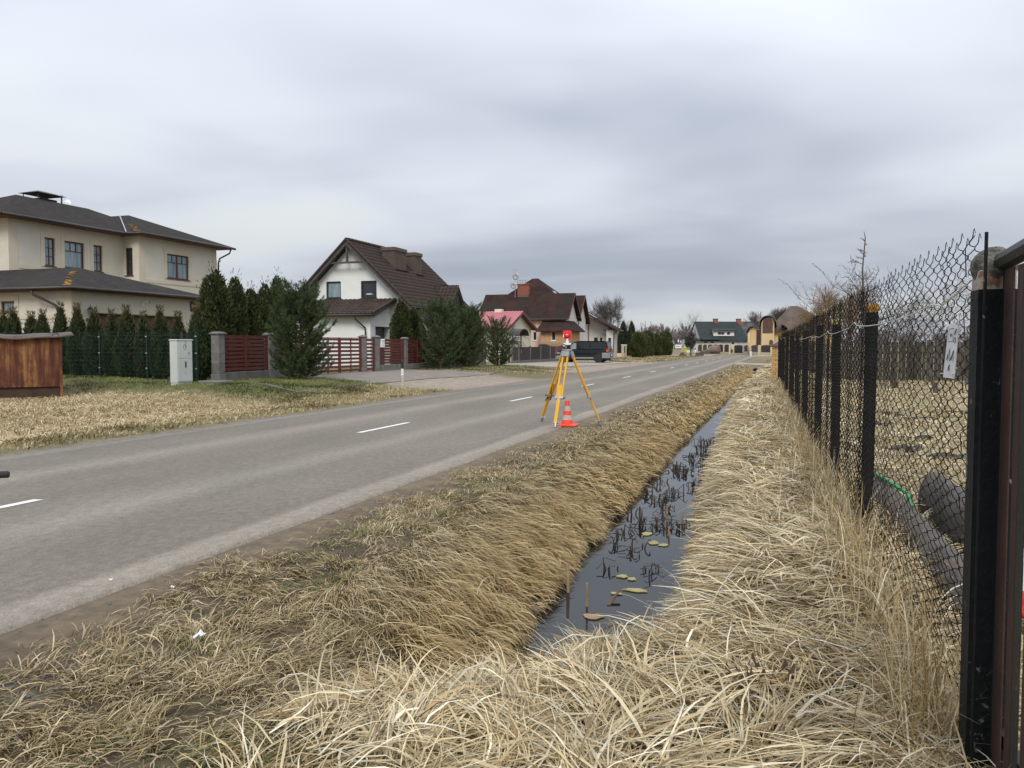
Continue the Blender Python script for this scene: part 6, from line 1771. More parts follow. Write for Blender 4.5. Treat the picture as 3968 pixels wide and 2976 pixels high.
gg = [Vector((-9.57,162.5,0)),Vector((-7.35,160.0,0)),Vector((-5.66,148.7,0)),Vector((-3.93,140.5,0)),Vector((-1.9,137.6,0))]
for i, p_ in enumerate(gg):
    m_ = M['cabinet'] if i == 1 else M['brick_pale']
    q_ = part('pillar', MB().cbox(p_.x-0.28,p_.x+0.28,p_.y-0.28,p_.y+0.28,-0.1,1.62,0.03), m_, th)
    if i != 1:
        mb = MB(); brick_box(mb, p_.x-0.28,p_.x+0.28,p_.y-0.28,p_.y+0.28,0,1.6,11,2,0.02,0.015); part('brick', mb, M['brick_pale'], q_)
for i, (a, b) in enumerate(zip(gg[:-1], gg[1:])):
    d = (b-a).normalized(); p0, p1 = a+d*0.32, b-d*0.32; s_ = Vector((-d.y,d.x,0))*0.04
    z0 = 0.1 if i == 0 else 0.42
    part('gate_leaf' if i == 0 else 'panel', MB().prism([p0+Vector((0,0,z0)),p0+Vector((0,0,1.55)),p0.lerp(p1,0.5)+Vector((0,0,1.66)),p1+Vector((0,0,1.55)),p1+Vector((0,0,z0))], s_), M['fence_brown'], th)
    if i: part('low_wall', MB().bar(p0+Vector((0,0,0.15)),p1+Vector((0,0,0.15)),0.3,0.5), M['brick_pale'], th)
# boulder
bp_ = G(*c6(1225,1008), 0)
th = solo('boulder', MB().blob((bp_.x,bp_.y-3,0.55),(2.5,1.3,1.0),5,0.22,16,10), M['boulder'], (bp_.x,bp_.y-3,-0.1), 'huge brown boulder lying before the cream-pillared fence', 'boulder', smooth=True)
solo('boulder', MB().blob((bp_.x-2.0,bp_.y-3.4,0.25),(1.3,0.7,0.5),8,0.25,12,8), M['concrete_dark'], (bp_.x-2.0,bp_.y-3.4,-0.1), 'dark low stone at the left foot of the huge boulder', 'boulder', smooth=True)
# white guide post and cabinet
p_ = G(2400+1610/3.16, 1050+1045/3.16, 0)
th = thing('guide_post', (p_.x,p_.y,-0.05), 'white guide post on the far grass before the black gate fence', 'guide post')
part('post', MB().cbox(-0.09,0.09,-0.06,0.06,-0.1,1.15,0.02), M['white_plastic'], th, local=True); part('black_band', MB().box(-0.092,0.092,-0.062,0.062,0.85,1.02), M['ink'], th, local=True)
p_ = G(2600+1305/13.825, 1300+1050/13.825, 0)
th = thing('guide_post', (p_.x,p_.y,-0.05), 'white guide post left of the dark timber planter at the junction', 'guide post')
part('post', MB().cbox(-0.09,0.09,-0.06,0.06,-0.1,0.95,0.02), M['white_plastic'], th, local=True); part('black_band', MB().box(-0.092,0.092,-0.062,0.062,0.951,1.2), M['ink'], th, local=True)
# log piles / planters at the junction
def cz(x, y): return (2600+x/13.825, 1300+y/13.825)
for (xa, xb, y_, lab) in ((430,860,1105,'low heap of weathered boards at the junction corner'),(1300,1740,1105,'dark timber planter lying by the junction')):
    a, b = G(*cz(xa,y_),0), G(*cz(xb,y_),0)
    th = thing('timber_stack', (a.x,a.y,-0.05), lab, 'timber')
    for k in range(4):
        z_ = 0.08+0.13*k; j = 0.1*k if xa < 1000 else 0
        part('plank', MB().bar(a+Vector((j,0.1*(k%2),z_)), b+Vector((-j*2,0.1*(k%2),z_)), 0.35, 0.11), M['wood_dark'] if k%2 else M['dead_brown'], th)
# street sign with small board
p_ = G(*cz(420,1010),0)
th = thing('direction_sign', (p_.x,p_.y,-0.05), 'white rectangular sign board on a thin post left of the surveyor', 'sign')
part('post', MB().cyl((0,0,-0.1),(0,0,2.9),0.05,0.05,8), M['steel'], th, local=True)
b_ = part('board', MB().cbox(-0.62,0.42,-0.08,-0.05,1.15,1.75,0.02), M['white_plastic'], th, local=True)
part('lettering', MB().box(-0.42,-0.15,-0.095,-0.082,1.40,1.52).box(-0.1,0.22,-0.095,-0.082,1.42,1.5), M['ink'], b_, local=True)
part('small_plate', MB().cbox(-0.2,-0.02,-0.08,-0.055,2.2,2.65,0.01).cbox(0.25,0.42,-0.08,-0.055,2.15,2.5,0.01), M['white_plastic'], th, local=True)
part('side_post', MB().cyl((0.33,0,-0.1),(0.33,0,2.5),0.04,0.04,6), M['steel'], th, local=True)
# orange cone by the sign
p_ = G(*cz(515,955),0)
def cone(loc, hgt, label, k=1.0, rb=0.20):
    th = thing('traffic_cone', loc, label, 'cone')
    w = hgt/0.50
    def seg(name, z0, z1, mat, add=0.0):
        r = lambda z: (0.125-(0.125-0.036)*(z/0.5))*w*k+add
        mb_ = MB(); n_ = 24
        mb_.lathe((0,0,0),[(r(z0),z0*w),(r(z1),z1*w)],n_); part(name, mb_, mat, th, smooth=False, local=True)
    mb_ = MB(); c_ = rb*w*k
    pts = []
    for i in range(4):
        for j in range(4):
            a = R(90*i+22.5*j+11); pts.append((c_*1.0*(0.82*math.copysign(1,math.cos(R(90*i+45)))+0.26*math.cos(a)), c_*(0.82*math.copysign(1,math.sin(R(90*i+45)))+0.26*math.sin(a))))
    mb_.prism([(x_,y_,0.004) for x_,y_ in pts],(0,0,0.022*w)); mb_.lathe((0,0,0),[(0.165*w*k,0.0262*w),(0.15*w*k,0.036*w),(0.128*w*k,0.044*w)],24)
    part('base', mb_, M['orange_plastic'], th, local=True)
    seg('cone_band', 0.045, 0.12, M['orange_plastic']); seg('reflective_band', 0.1205, 0.215, M['reflective_grey'], 0.0015); seg('cone_band', 0.2155, 0.30, M['orange_plastic']); seg('reflective_band', 0.3005, 0.395, M['reflective_grey'], 0.0015); seg('cone_band', 0.3955, 0.50, M['orange_plastic'])
    return th
cone((p_.x,p_.y,-0.03), 0.75, 'small far orange cone at the foot of the white sign board')
# surveyor
def skin_body(name, pts, edges, radii, mat, parent):
    me = bpy.data.meshes.new(name); me.from_pydata(pts, edges, [])
    o = bpy.data.objects.new('tmp_body', me); COL.objects.link(o)
    md = o.modifiers.new('s', 'SKIN'); 
    for i, r in enumerate(radii): me.skin_vertices[0].data[i].radius = (r, r) if not isinstance(r, tuple) else r
    me.skin_vertices[0].data[0].use_root = True
    sb = o.modifiers.new('d', 'SUBSURF'); sb.levels = 2; sb.render_levels = 2
    dg = bpy.context.evaluated_depsgraph_get(); ev = o.evaluated_get(dg)
    m2 = bpy.data.meshes.new_from_object(ev)
    bpy.data.objects.remove(o); bpy.data.meshes.remove(me)
    m2.name = name; m2.materials.clear(); m2.materials.append(mat)
    m2.polygons.foreach_set('use_smooth', [True]*len(m2.polygons))
    return link(name, m2, parent)
p_ = G(*cz(785,920),0)
th = thing('person', (p_.x,p_.y,-0.04), 'surveyor in yellow high-visibility suit bending over a tripod at the junction', 'person')
pts = [(0,0,0.95),(0,0,1.15),(0,-0.05,1.38),(0,-0.08,1.50),(0,-0.10,1.62),(0,-0.12,1.76), (-0.20,-0.06,1.42),(-0.28,-0.16,1.16),(-0.16,-0.36,1.10), (0.20,-0.06,1.42),(0.30,-0.14,1.16),(0.20,-0.34,1.10), (-0.11,0,0.88),(-0.13,-0.02,0.50),(-0.14,0.02,0.08),(-0.14,-0.12,0.04), (0.11,0,0.88),(0.13,-0.02,0.50),(0.14,0.02,0.08),(0.14,-0.12,0.04)]
ed = [(0,1),(1,2),(2,3),(3,4),(4,5),(2,6),(6,7),(7,8),(2,9),(9,10),(10,11),(0,12),(12,13),(13,14),(14,15),(0,16),(16,17),(17,18),(18,19)]
rd = [(0.17,0.12),(0.16,0.11),(0.18,0.12),0.065,0.085,0.095,0.07,0.05,0.04,0.07,0.05,0.04,0.10,0.075,0.05,0.045,0.10,0.075,0.05,0.045]
body = skin_body('body', pts, ed, rd, M['hi_vis'], th)
part('trouser_band', MB().lathe((0,0,0),[(0.175,0.86),(0.19,0.92),(0.185,0.98)],14), M['trousers'], th, local=True)
part('hair', MB().blob((0,-0.10,1.75),(0.105,0.115,0.09),2,0.05,12,8), M['hair'], th, local=True, smooth=True)
part('face', MB().blob((0,-0.17,1.68),(0.075,0.06,0.095),2,0.03,12,8), M['skin'], th, local=True, smooth=True)
part('boot', MB().cbox(-0.20,-0.08,-0.22,0.08,0.0,0.10,0.03).cbox(0.08,0.20,-0.22,0.08,0.0,0.10,0.03), M['trousers'], th, local=True)
# far tripod for the surveyor
th = thing('survey_tripod', (p_.x-0.9,p_.y-0.6,-0.04), 'far yellow tripod in front of the surveyor', 'tripod')
mb = MB()
part('head', MB().lathe((0.35,0,1.32),[(0.09,-0.05),(0.10,0.03),(0.05,0.14),(0.05,0.28)],10), M['black_metal'], th, local=True)
for a in (0.3,2.5,4.4): part('leg', MB().bar((0.35,0,1.3),(0.35+0.65*math.cos(a),0.65*math.sin(a),0.0),0.09,0.05), M['tripod_yellow'], th, local=True)
q_ = G(*cz(975,900),0)
th = solo('equipment_case', MB().cbox(q_.x-0.55,q_.x+0.55,q_.y-0.25,q_.y+0.25,-0.05,0.38,0.1), M['hi_vis'], (q_.x,q_.y,-0.05), 'low yellow equipment case on the ground right of the surveyor', 'case')

# ------------------------------------------------------------------ leafless trees
bt = lambda px_, py_top, Y_, seed, mat, label, grp='leafless trees in the background', w=1.0, **k: _bt(px_, py_top, Y_, seed, mat, label, grp, w, k)
def _bt(px_, top, Y_, seed, mat, label, grp, w, k):
    t_ = AY(px_, top, Y_)
    me = bare_mesh(seed, t_.z, **k)
    return bare_tree((t_.x, Y_, float(zg(t_.x, Y_))-0.03), me, M[mat], label, group=grp, s=(w,w,1))
_bt(2395, 1130, 142, 5, 'bark_grey', 'tall leafless lime tree behind the pointed thujas', 'leafless trees in the background', 0.95, dict(spread=0.62, levels=6, trunk=0.26, nb=(3,4), up=0.22, twig=0.009, wob=0.12, lenf=0.76))
_bt(2678, 1195, 215, 9, 'bark_grey', 'slender leafless tree left of the green-roofed house', 'leafless trees in the background', 0.8, dict(spread=0.55, levels=5, trunk=0.30, nb=(3,3), up=0.3, twig=0.010, wob=0.10, lenf=0.76, r0=0.08))
_bt(2648, 1225, 222, 19, 'bark_grey', 'thinner leafless tree half hidden left of the slender one', 'leafless trees in the background', 0.7, dict(spread=0.5, levels=4, trunk=0.32, nb=(3,3), up=0.3, twig=0.010, wob=0.1, r0=0.06))
_bt(2515, 1240, 200, 21, 'bark_birch', 'purplish bare birch above the clipped thujas, left of its pair', 'leafless trees in the background', 0.75, dict(spread=0.45, levels=6, trunk=0.30, nb=(3,3), up=0.4, twig=0.016, wob=0.1))
_bt(2540, 1252, 208, 22, 'bark_birch', 'purplish bare birch above the clipped thujas, right of its pair', 'leafless trees in the background', 0.75, dict(spread=0.45, levels=6, trunk=0.30, nb=(3,3), up=0.4, twig=0.016, wob=0.1))
_bt(2588, 1258, 230, 25, 'bark_grey', 'small bare tree over the far wood, right of the birches', 'leafless trees in the background', 0.8, dict(spread=0.4, levels=4, trunk=0.30, nb=(3,4), up=0.5, twig=0.025))
_bt(2985, 1175, 178, 31, 'bark_grey', 'round-headed bare tree left of the tall brown hipped roof', 'leafless trees in the background', 1.15, dict(spread=0.6, levels=6, trunk=0.22, nb=(3,4), up=0.15, twig=0.013, wob=0.1, lenf=0.78))
_bt(3075, 1172, 185, 33, 'bark_grey', 'bare tree showing just above the brown hipped roof', 'leafless trees in the background', 1.0, dict(spread=0.6, levels=6, trunk=0.22, nb=(3,3), up=0.15, twig=0.013, wob=0.1, lenf=0.78))
_bt(3190, 1095, 78, 41, 'bark_tan', 'golden-brown bare willow beyond the wire fence', 'leafless trees in the background', 1.3, dict(spread=0.55, levels=5, trunk=0.20, nb=(4,4), up=0.22, twig=0.006, droop=0.15, wob=0.12, lenf=0.72))
_bt(3262, 1082, 82, 43, 'bark_tan', 'second golden-brown bare willow, right behind the first', 'leafless trees in the background', 1.3, dict(spread=0.55, levels=5, trunk=0.20, nb=(4,4), up=0.22, twig=0.006, droop=0.15, wob=0.12, lenf=0.72))
_bt(3120, 1205, 120, 45, 'bark_grey', 'low bare tree at the right foot of the brown hipped roof', 'leafless trees in the background', 1.0, dict(spread=0.55, levels=5, trunk=0.22, nb=(3,5), up=0.25, twig=0.014))
# fruit trees in the right yard
t_ = AY(3350, 872, 24.0)
rr_ = random.Random(77); mb = MB()
ctl = [(0.25,-0.1),(0.18,1.2),(0.06,2.2),(0.0,2.9),(-0.03,3.6),(0.02,4.4),(-0.02,t_.z-0.15-0.15)]
pts = [Vector((a,0.1*math.sin(b),b)) for a, b in ctl]; mb.path(pts,[0.08,0.06,0.045,0.032,0.022,0.014,0.006],6)
def spur(p, d, L, r, lv):
    n_ = 4; q = [p]; 
    for k in range(n_):
        d = (d+Vector((rr_.gauss(0,0.22),rr_.gauss(0,0.22),rr_.gauss(0.06,0.18)))).normalized(); q.append(q[-1]+d*L/n_)
    mb.path(q,[max(0.0035,r*(1-0.7*k/n_)) for k in range(n_+1)],4,cap=False)
    for k in range(1,n_+1):
        for _ in range(2 if lv == 0 else 1):
            if lv >= 2: continue
            ax = Vector((rr_.gauss(0,1),rr_.gauss(0,1),rr_.gauss(0.3,0.8))).normalized()
            spur(q[k], (d*0.5+ax).normalized(), L*rr_.uniform(0.14,0.32) if lv else L*rr_.uniform(0.16,0.4), max(0.004,r*0.45), lv+1)
for k in range(34):
    z_ = rr_.uniform(1.6,t_.z-0.5); i = max(j for j in range(len(ctl)) if ctl[j][1] <= z_); i = min(i,len(ctl)-2)
    f = (z_-ctl[i][1])/(ctl[i+1][1]-ctl[i][1]); p = pts[i].lerp(pts[i+1],f); a = rr_.random()*6.28
    Ls = max(0.14, 2.0*(1-(z_-1.6)/2.7))*rr_.uniform(0.6,1.1)
    spur(p, Vector((math.cos(a),math.sin(a),0.45)).normalized(), Ls, 0.006+0.010*(1-(z_-1.6)/4), 0)
th = thing('pear_tree', (t_.x,24.0,0.12), 'gnarled bare fruit tree with one tall leader rising above the wire fence', 'tree')
me = mb.mesh('crown'); me.materials.append(M['bark_grey']); piece('crown', me, th, (0,0,0))
tm = MB().path([(0.26,0,-0.1),(0.25,0,0.1),(0.2,0,0.9)],[0.17,0.12,0.1],8).mesh('trunk', smooth=True); tm.materials.append(M['bark_grey']); piece('trunk', tm, th, (0,0,0))
for k, (px_, top, Y_, sd_, lab) in enumerate(((3480,1120,30,61,'low lichen-spotted apple tree behind the wire fence, left of its neighbour'),(3640,1010,27,63,'spreading lichen-spotted apple tree behind the white price sign'),(3760,1040,33,67,'bare apple tree seen through the gate bars'))):
    t_ = AY(px_, top, Y_)
    me = bare_mesh(sd_, t_.z-0.1, spread=0.75, levels=5, trunk=0.24, nb=(3,3), up=0.12, twig=0.0028, wob=0.18, r0=0.035, lenf=0.80)
    bare_tree((t_.x,Y_,0.10), me, M['bark_lichen'], lab, 'apple_tree', 'apple trees in the right yard', s=(1.25,1.25,1))
# small pruned tree at the junction and weeping tree at the brown fence
t_ = G(*cz(1060,1080),0)
me = bare_mesh(71, 4.0, spread=0.7, levels=5, trunk=0.25, nb=(3,5), up=0.35, twig=0.02, r0=0.13)
bare_tree((t_.x,t_.y,-0.05), me, M['wood_dark'], 'small leaning bare tree before the white house wall at the junction', 'fruit_tree', s=(1.1,1.1,1))
mb = MB(); rr_ = random.Random(5)
mb.path([(0,0,-0.1),(0.05,0,0.8),(0,0.05,1.75)],[0.11,0.09,0.10],8)
for k in range(30):
    a = rr_.random()*6.28; L = rr_.uniform(1.0,2.2); p = Vector((0,0.05,1.7)); d = Vector((math.cos(a),math.sin(a),0.5)); q = [p]
    for j in range(7):
        d = (d+Vector((rr_.gauss(0,0.3),rr_.gauss(0,0.3),-0.13+rr_.gauss(0,0.2)))).normalized(); q.append(q[-1]+d*L/7)
    mb.path(q,[0.045*(1-0.8*j/7)+0.006 for j in range(8)],4,cap=False)
    for j in range(2,8):
        for _ in range(2):
            d2 = (d+Vector((rr_.gauss(0,0.8),rr_.gauss(0,0.8),rr_.gauss(-0.3,0.6)))).normalized(); mb.path([q[j],q[j]+d2*0.18,q[j]+d2*0.3+Vector((0,0,-0.12))],[0.012,0.009,0.006],3,cap=False)
me = mb.mesh('crown'); me.materials.append(M['bark_grey'])
th = thing('weeping_tree', (-22.3,64.6,0.15), 'umbrella-shaped bare weeping tree behind the brown metal fence', 'tree'); piece('crown', me, th, (0,0,0))
# ------------------------------------------------------------------ far wood
g = np.random.default_rng(12); V_, Q_ = [], []
base_ = [np.array([v.co[:] for v in bare_mesh(s_, 1.0, spread=0.45, levels=3, trunk=0.4, nb=(3,4), up=0.5, twig=0.010, r0=0.02, minlen=0.0).vertices]) for s_ in (1,2,3)]
meshes_ = [bare_mesh(s_, 1.0, spread=0.45, levels=3, trunk=0.4, nb=(3,4), up=0.5, twig=0.010, r0=0.02, minlen=0.0) for s_ in (1,2,3)]
quads_ = [np.array([list(p.vertices) for p in m_.polygons if len(p.vertices) == 4]) for m_ in meshes_]
off_ = 0
for k in range(430):
    ang = g.uniform(-0.42, 0.06) if k < 330 else g.uniform(0.0, 0.35)
    dist = g.uniform(270, 420)
    x_, y_ = dist*math.tan(ang), dist
    hh = g.uniform(6.5, 10.5)*(1.0 if k < 330 else 0.8); v = k % 3
    B_ = base_[v]*np.array([hh*1.1,hh*1.1,hh]); a = g.uniform(0,6.28)
    Rm_ = np.array([[math.cos(a),math.sin(a),0],[-math.sin(a),math.cos(a),0],[0,0,1]])
    V_.append(B_ @ Rm_ + np.array([x_,y_,-0.1])); Q_.append(quads_[v]+off_); off_ += len(B_)
me = fast_mesh('far_wood', np.concatenate(V_), np.concatenate(Q_), smooth=False); me.materials.append(M['bark_birch'])
tag(link('far_wood', me), 'grey-brown leafless wood along the horizon', kind='stuff')
# ------------------------------------------------------------------ chain-link fence
fd = Vector((FB[0]-FA[0], FB[1]-FA[1], 0)).normalized(); fn = Vector((fd.y, -fd.x, 0))   # fn points to the yard
topz = lambda y: float(np.interp(y, [3.3,7.2,12.2,27.0], [2.02,2.02,1.95,1.88]))
th = thing('wire_fence', (FA[0], FA[1], 0.1), 'rusty dark chain-link fence with black concrete posts along the ditch', 'fence')
o_ = wloc(th)
WS, VS, NV = 0.080, 0.0285, 65
pts = []
for i in range(NV):
    sgn = 1 if i % 2 else -1
    c_ = fd*(sgn*WS*0.52) + fn*(0.0035*(1 if (i//2) % 2 else -1)) + Vector((0,0,i*VS))
    nx_ = fd*(-sgn*WS*0.52) + Vector((0,0,(i+1)*VS))
    pts.append(c_ + Vector((0,0,-0.004))); pts.append(c_ + Vector((0,0,0.005)))
    if i < NV-1: pts.append(c_.lerp(nx_, 0.5) + fn*(0.002*sgn))
def wire_mesh(rad):
  wb = MB().path(pts, rad, 3)
  wb.path([pts[-1], pts[-1]+fd*(-0.015)+Vector((0,0,0.012)), pts[-1]+fd*(-0.035)+Vector((0,0,-0.008))], 0.0015, 3)
  me = wb.mesh('wire'); me.materials.append(M['wire_dark']); return me
wire_me, wire_far = wire_mesh(0.0023), wire_mesh(0.0040)
hgt = (NV-1)*VS
k = 0; s_ = 0.20
while s_ < 22.9:
    p = Vector((FA[0],FA[1],0)) + fd*s_
    sag = 0.010*math.sin(s_*2.2)+0.006*math.sin(s_*9)
    piece('wire', wire_me if p.y < 6.4 else wire_far, th, (p.x-o_.x+fn.x*sag, p.y-o_.y, topz(p.y)-hgt-0.02-o_.z+0.012*math.sin(s_*1.7)+(VS if k % 2 else 0)))
    s_ += WS; k += 1
for i, y_ in enumerate((6.65,8.98,11.43,13.9,16.35,18.8,21.25,23.7,26.1)):
    p = Vector((fx(y_),y_,0)) + fn*0.052
    zt_ = (1.90,1.86,1.87,1.85,1.84,1.83,1.82,1.8,1.8)[i]
    mb = MB(); w_ = 0.041
    rr_ = random.Random(i); ln_ = Vector((rr_.uniform(-0.02,0.02), rr_.uniform(-0.03,0.03), 0))
    b0 = p+Vector((0,0,0.0)); 
    sec = []
    for z_ in (-0.1,0.6,1.2,zt_-0.05):
        c_ = b0+ln_*(z_/2); sec.append([(c_.x-w_,c_.y-w_,z_),(c_.x+w_,c_.y-w_,z_),(c_.x+w_,c_.y+w_,z_),(c_.x-w_,c_.y+w_,z_)])
    po_ = part('post', loft(sec), M['post_concrete'], th)
    c_ = b0+ln_*(zt_/2)
    mb = MB().cbox(c_.x-w_*0.98,c_.x+w_*0.98,c_.y-w_*0.98,c_.y+w_*0.98,zt_-0.0495,zt_,0.02)
    if i < 2:
        for j in range(26): mb.blob((c_.x+rr_.uniform(-w_,w_),c_.y+rr_.uniform(-w_,w_),zt_-0.012+rr_.uniform(-0.02,0.01)),(0.012+0.01*rr_.random(),)*3,j,0.3,6,4)
    part('weathered_top', mb, M['lichen'] if i == 0 else (M['float_leaf'] if i == 1 else M['post_concrete']), po_)
cA = lambda x, y: (3100+x/2.553, 850+y/2.553)
wp = [FL(*cA(*q)) for q in ((10,1188),(60,1180),(110,1160),(140,1172),(165,1158),(200,1168),(270,1128),(285,1105),(295,1125),(330,1135),(380,1122),(440,1098),(500,1075),(530,1040),(555,1018),(570,1040),(580,1051),(630,1055),(690,1055),(800,1040),(900,1015),(1000,985),(1100,952),(1200,915),(1260,878),(1320,846),(1380,843),(1430,857))]
part('white_tie_wire', MB().path([q-fn*0.012 for q in wp], 0.0034, 5), M['wire_white'], th)
wp = [FL(*cA(*q)) for q in ((1430,850),(1500,790),(1530,768),(1570,740),(1600,708),(1640,660),(1690,640))]
mb = MB()
for ph_ in (0, math.pi):
    q2 = []
    for i in range(len(wp)-1):
        for j in range(6):
            t_ = (i*6+j); q2.append(wp[i].lerp(wp[i+1], j/6)+Vector((0,0,0.005*math.cos(t_*1.1+ph_)))-fn*(0.012+0.005*math.sin(t_*1.1+ph_)))
    mb.path(q2, 0.0024, 5)
part('twisted_wire', mb, M['reflective_grey'], th)
mb = MB()
for z_ in (0.45, 1.05): mb.path([Vector((fx(y_),y_,z_+0.02*math.sin(y_*1.3)))+fn*0.008 for y_ in np.linspace(3.4,26.1,40)], 0.0017, 4)
part('tension_wire', mb, M['wire_dark'], th)
# ------------------------------------------------------------------ gate post and gate
gp_ = Vector((fx(3.36)+0.03, 3.33, 0))
th = thing('gate_post', (gp_.x,gp_.y,0.0), 'thick black-painted concrete gate post with crumbling bare top', 'post')
w_ = 0.062
part('post', loft([[(gp_.x-w_,gp_.y-w_,z_),(gp_.x+w_,gp_.y-w_,z_),(gp_.x+w_,gp_.y+w_,z_),(gp_.x-w_,gp_.y+w_,z_)] for z_ in (-0.15,0.6,1.2,1.80)]), M['post_black'], th)
M['bare_concrete'] = pm('bare_concrete', (0.33,0.29,0.24), (0.46,0.41,0.35), 20, 0.95, 0.8, 60, c3=(0.26,0.13,0.085), s3=14, t3=(0.55,0.62))
part('bare_neck', MB().cbox(gp_.x-w_*0.97,gp_.x+w_*0.97,gp_.y-w_*0.97,gp_.y+w_*0.97,1.801,1.875,0.01), M['bare_concrete'], th)
M['mossy_top'] = pm('mossy_top', (0.055,0.05,0.04), (0.20,0.19,0.16), 40, 0.95, 0.9, 80)
part('worn_cap', MB().blob((gp_.x,gp_.y,1.878),(w_*1.18,w_*1.18,0.075),4,0.10,16,10), M['mossy_top'], th, smooth=True)
SX = AY(3806,1500,3.235).x
part('steel_stake', MB().cyl((SX,3.235,0.0),(SX,3.235,2.0),0.006,0.006,8), M['post_black'], th)
mb = MB()
for k in range(8):
    z_ = 0.35+0.23*k; mb.path([(gp_.x-0.045,gp_.y+0.24,z_-0.09),(gp_.x-0.088,gp_.y+0.04,z_),(gp_.x-0.075,gp_.y-0.05,z_+0.035)],0.0018,4)
part('tie_wire', mb, M['wire_dark'], th)
GXp = 0.735
yy = lambda px_: AX(px_, 1500, GXp).y
th = thing('steel_gate', (GXp, 3.1, 0.02), 'steel gate of dark green and brown vertical tubes at the right edge', 'gate')
bars = [(3846,3886,'gate_green'),(3888,3919,'gate_brown'),(3934,3957,'gate_brown'),(3959,3985,'gate_green'),(3999,4022,'gate_brown')]
for a, b, m_ in bars:
    y1, y0 = yy(a), yy(b)
    part('stile' if a == 3846 else 'bar', MB().cbox(GXp-0.0025,GXp+0.0025,y0,y1,0.10 if a != 3846 else 0.06,1.868,0.001), M[m_], th)
y_ = yy(4022)-0.06
for k in range(12):
    part('bar', MB().cbox(GXp-0.006,GXp+0.006,y_-0.05,y_,0.10,1.868+0.0,0.002), M['gate_brown' if k%2 else 'gate_green'], th); y_ -= 0.09
part('top_rail', MB().path([(GXp,yy(3846)+0.015,1.893),(GXp,2.9,1.915),(GXp,2.4,1.955),(GXp,1.7,1.985)],[0.034]*4,8), M['gate_green'], th)
part('bottom_rail', MB().box(GXp+0.022,GXp+0.05,1.7,yy(3846),0.16,0.21), M['gate_green'], th)
# ------------------------------------------------------------------ price sign on the fence
TL, TRr, BR, BL = [FL(*q)-fn*0.032 for q in ((3714,1256),(3754.5,1248),(3735,1468),(3690,1462))]
cen = (TL+TRr+BR+BL)/4
th = thing('wire_sign', tuple(cen), 'small white plastic marker plate reading 11,90 tied to the wire fence', 'sign')
part('plate', MB().prism([TL,TRr,BR,BL], -fn*0.0035), M['white_plastic'], th)
rt = ((TRr-TL)+(BR-BL)).normalized(); dn = ((BL-TL)+(BR-TRr)).normalized()
Wd, Ht_ = ((TRr-TL).length+(BR-BL).length)/2, ((BL-TL).length+(BR-TRr).length)/2
dn = (dn - rt*dn.dot(rt)*0.0).normalized()
nrm = rt.cross(-dn).normalized()
if nrm.dot(fn) > 0: nrm = -nrm
def on_sign(u, v): return TL.lerp(TRr, u).lerp(BL.lerp(BR, u), v) + nrm*0.0052
def sign_text(txt, u, v, size, mat, sx=1.0):
    me = text_mesh(txt, size, 0.0004, 0.03); me.materials.append(mat)
    ob = link('lettering', me, th)
    p = on_sign(u, v) - Vector(th.location)
    ax_, ay_ = rt*sx, -dn
    ob.matrix_local = Matrix(((ax_.x,ay_.x,nrm.x,p.x),(ax_.y,ay_.y,nrm.y,p.y),(ax_.z,ay_.z,nrm.z,p.z),(0,0,0,1)))
sign_text('11', 0.30, 0.565, 0.078, M['ink'], 0.85); sign_text(',90', 0.66, 0.585, 0.060, M['ink'], 0.8)
sign_text('40', 0.46, 0.81, 0.036, M['ink'], 0.95); sign_text('877', 0.79, 0.165, 0.034, M['ink'], 0.75); sign_text('Omnje', 0.36, 0.20, 0.021, M['ink_grey'], 0.95)
mb = MB()
for (a, b) in (((0.14,0.095),(0.58,0.095)),((0.14,0.33),(0.58,0.33)),((0.14,0.095),(0.14,0.33)),((0.58,0.095),(0.58,0.33))):
    mb.bar(on_sign(*a)-nrm*0.0012, on_sign(*b)-nrm*0.0012, 0.0005, 0.0022 if a[1] == b[1] else 0.0014, tuple(dn if a[1] == b[1] else rt))
part('printed_box', mb, M['ink'], th)
part('printed_ring', MB().path([on_sign(0.80+0.085*math.cos(k*0.393), 0.31+0.05*math.sin(k*0.393)) for k in range(16)],0.0011,4,closed=True), M['ink'], th)
mb = MB()
for (u, v, dx_, dz_) in ((0.97,0.03,0.03,0.03),(0.02,0.09,-0.03,0.02),(0.02,0.93,-0.02,0.0),(0.92,0.93,0.04,0.02)):
    p = on_sign(u, v); mb.path([p-rt*0.012, p+nrm*0.006, p+rt*dx_+Vector((0,0,dz_*0.3))+nrm*0.004, p+rt*dx_*0.8+Vector((0,0,dz_)), p+rt*dx_*1.3+Vector((0,0,dz_*1.4))], 0.0028, 5)
part('cable_tie', mb, M['white_plastic'], th)
# ------------------------------------------------------------------ concrete beams, hose, canister behind the fence
def beam(p0, p1, w_, zt0, zt1, zb, label, seed):
    p0, p1 = Vector(p0), Vector(p1); d = (p1-p0).normalized(); s_ = Vector((d.y,-d.x,0)); rr_ = random.Random(seed)
    secs_ = []
    for k in range(15):
        t_ = k/14; c_ = p0.lerp(p1, t_); zt_ = zt0+(zt1-zt0)*t_; sec = []
        for j in range(13):
            a = math.pi*j/12
            rad = 1+rr_.uniform(-0.025,0.025)
            hh = (zt_-zb)*0.62
            sec.append(tuple(c_+s_*(w_*math.cos(a)*rad)+Vector((0,0,zt_-hh+hh*math.sin(a)*rad))))
        sec = [tuple(c_+s_*w_*0.96+Vector((0,0,zb)))] + sec + [tuple(c_-s_*w_*0.96+Vector((0,0,zb)))]
        secs_.append(sec)
    return solo('concrete_beam', loft(secs_), M['concrete_dark'], (p0.x,p0.y,zb), label, 'concrete beam', 'concrete beams behind the wire fence')
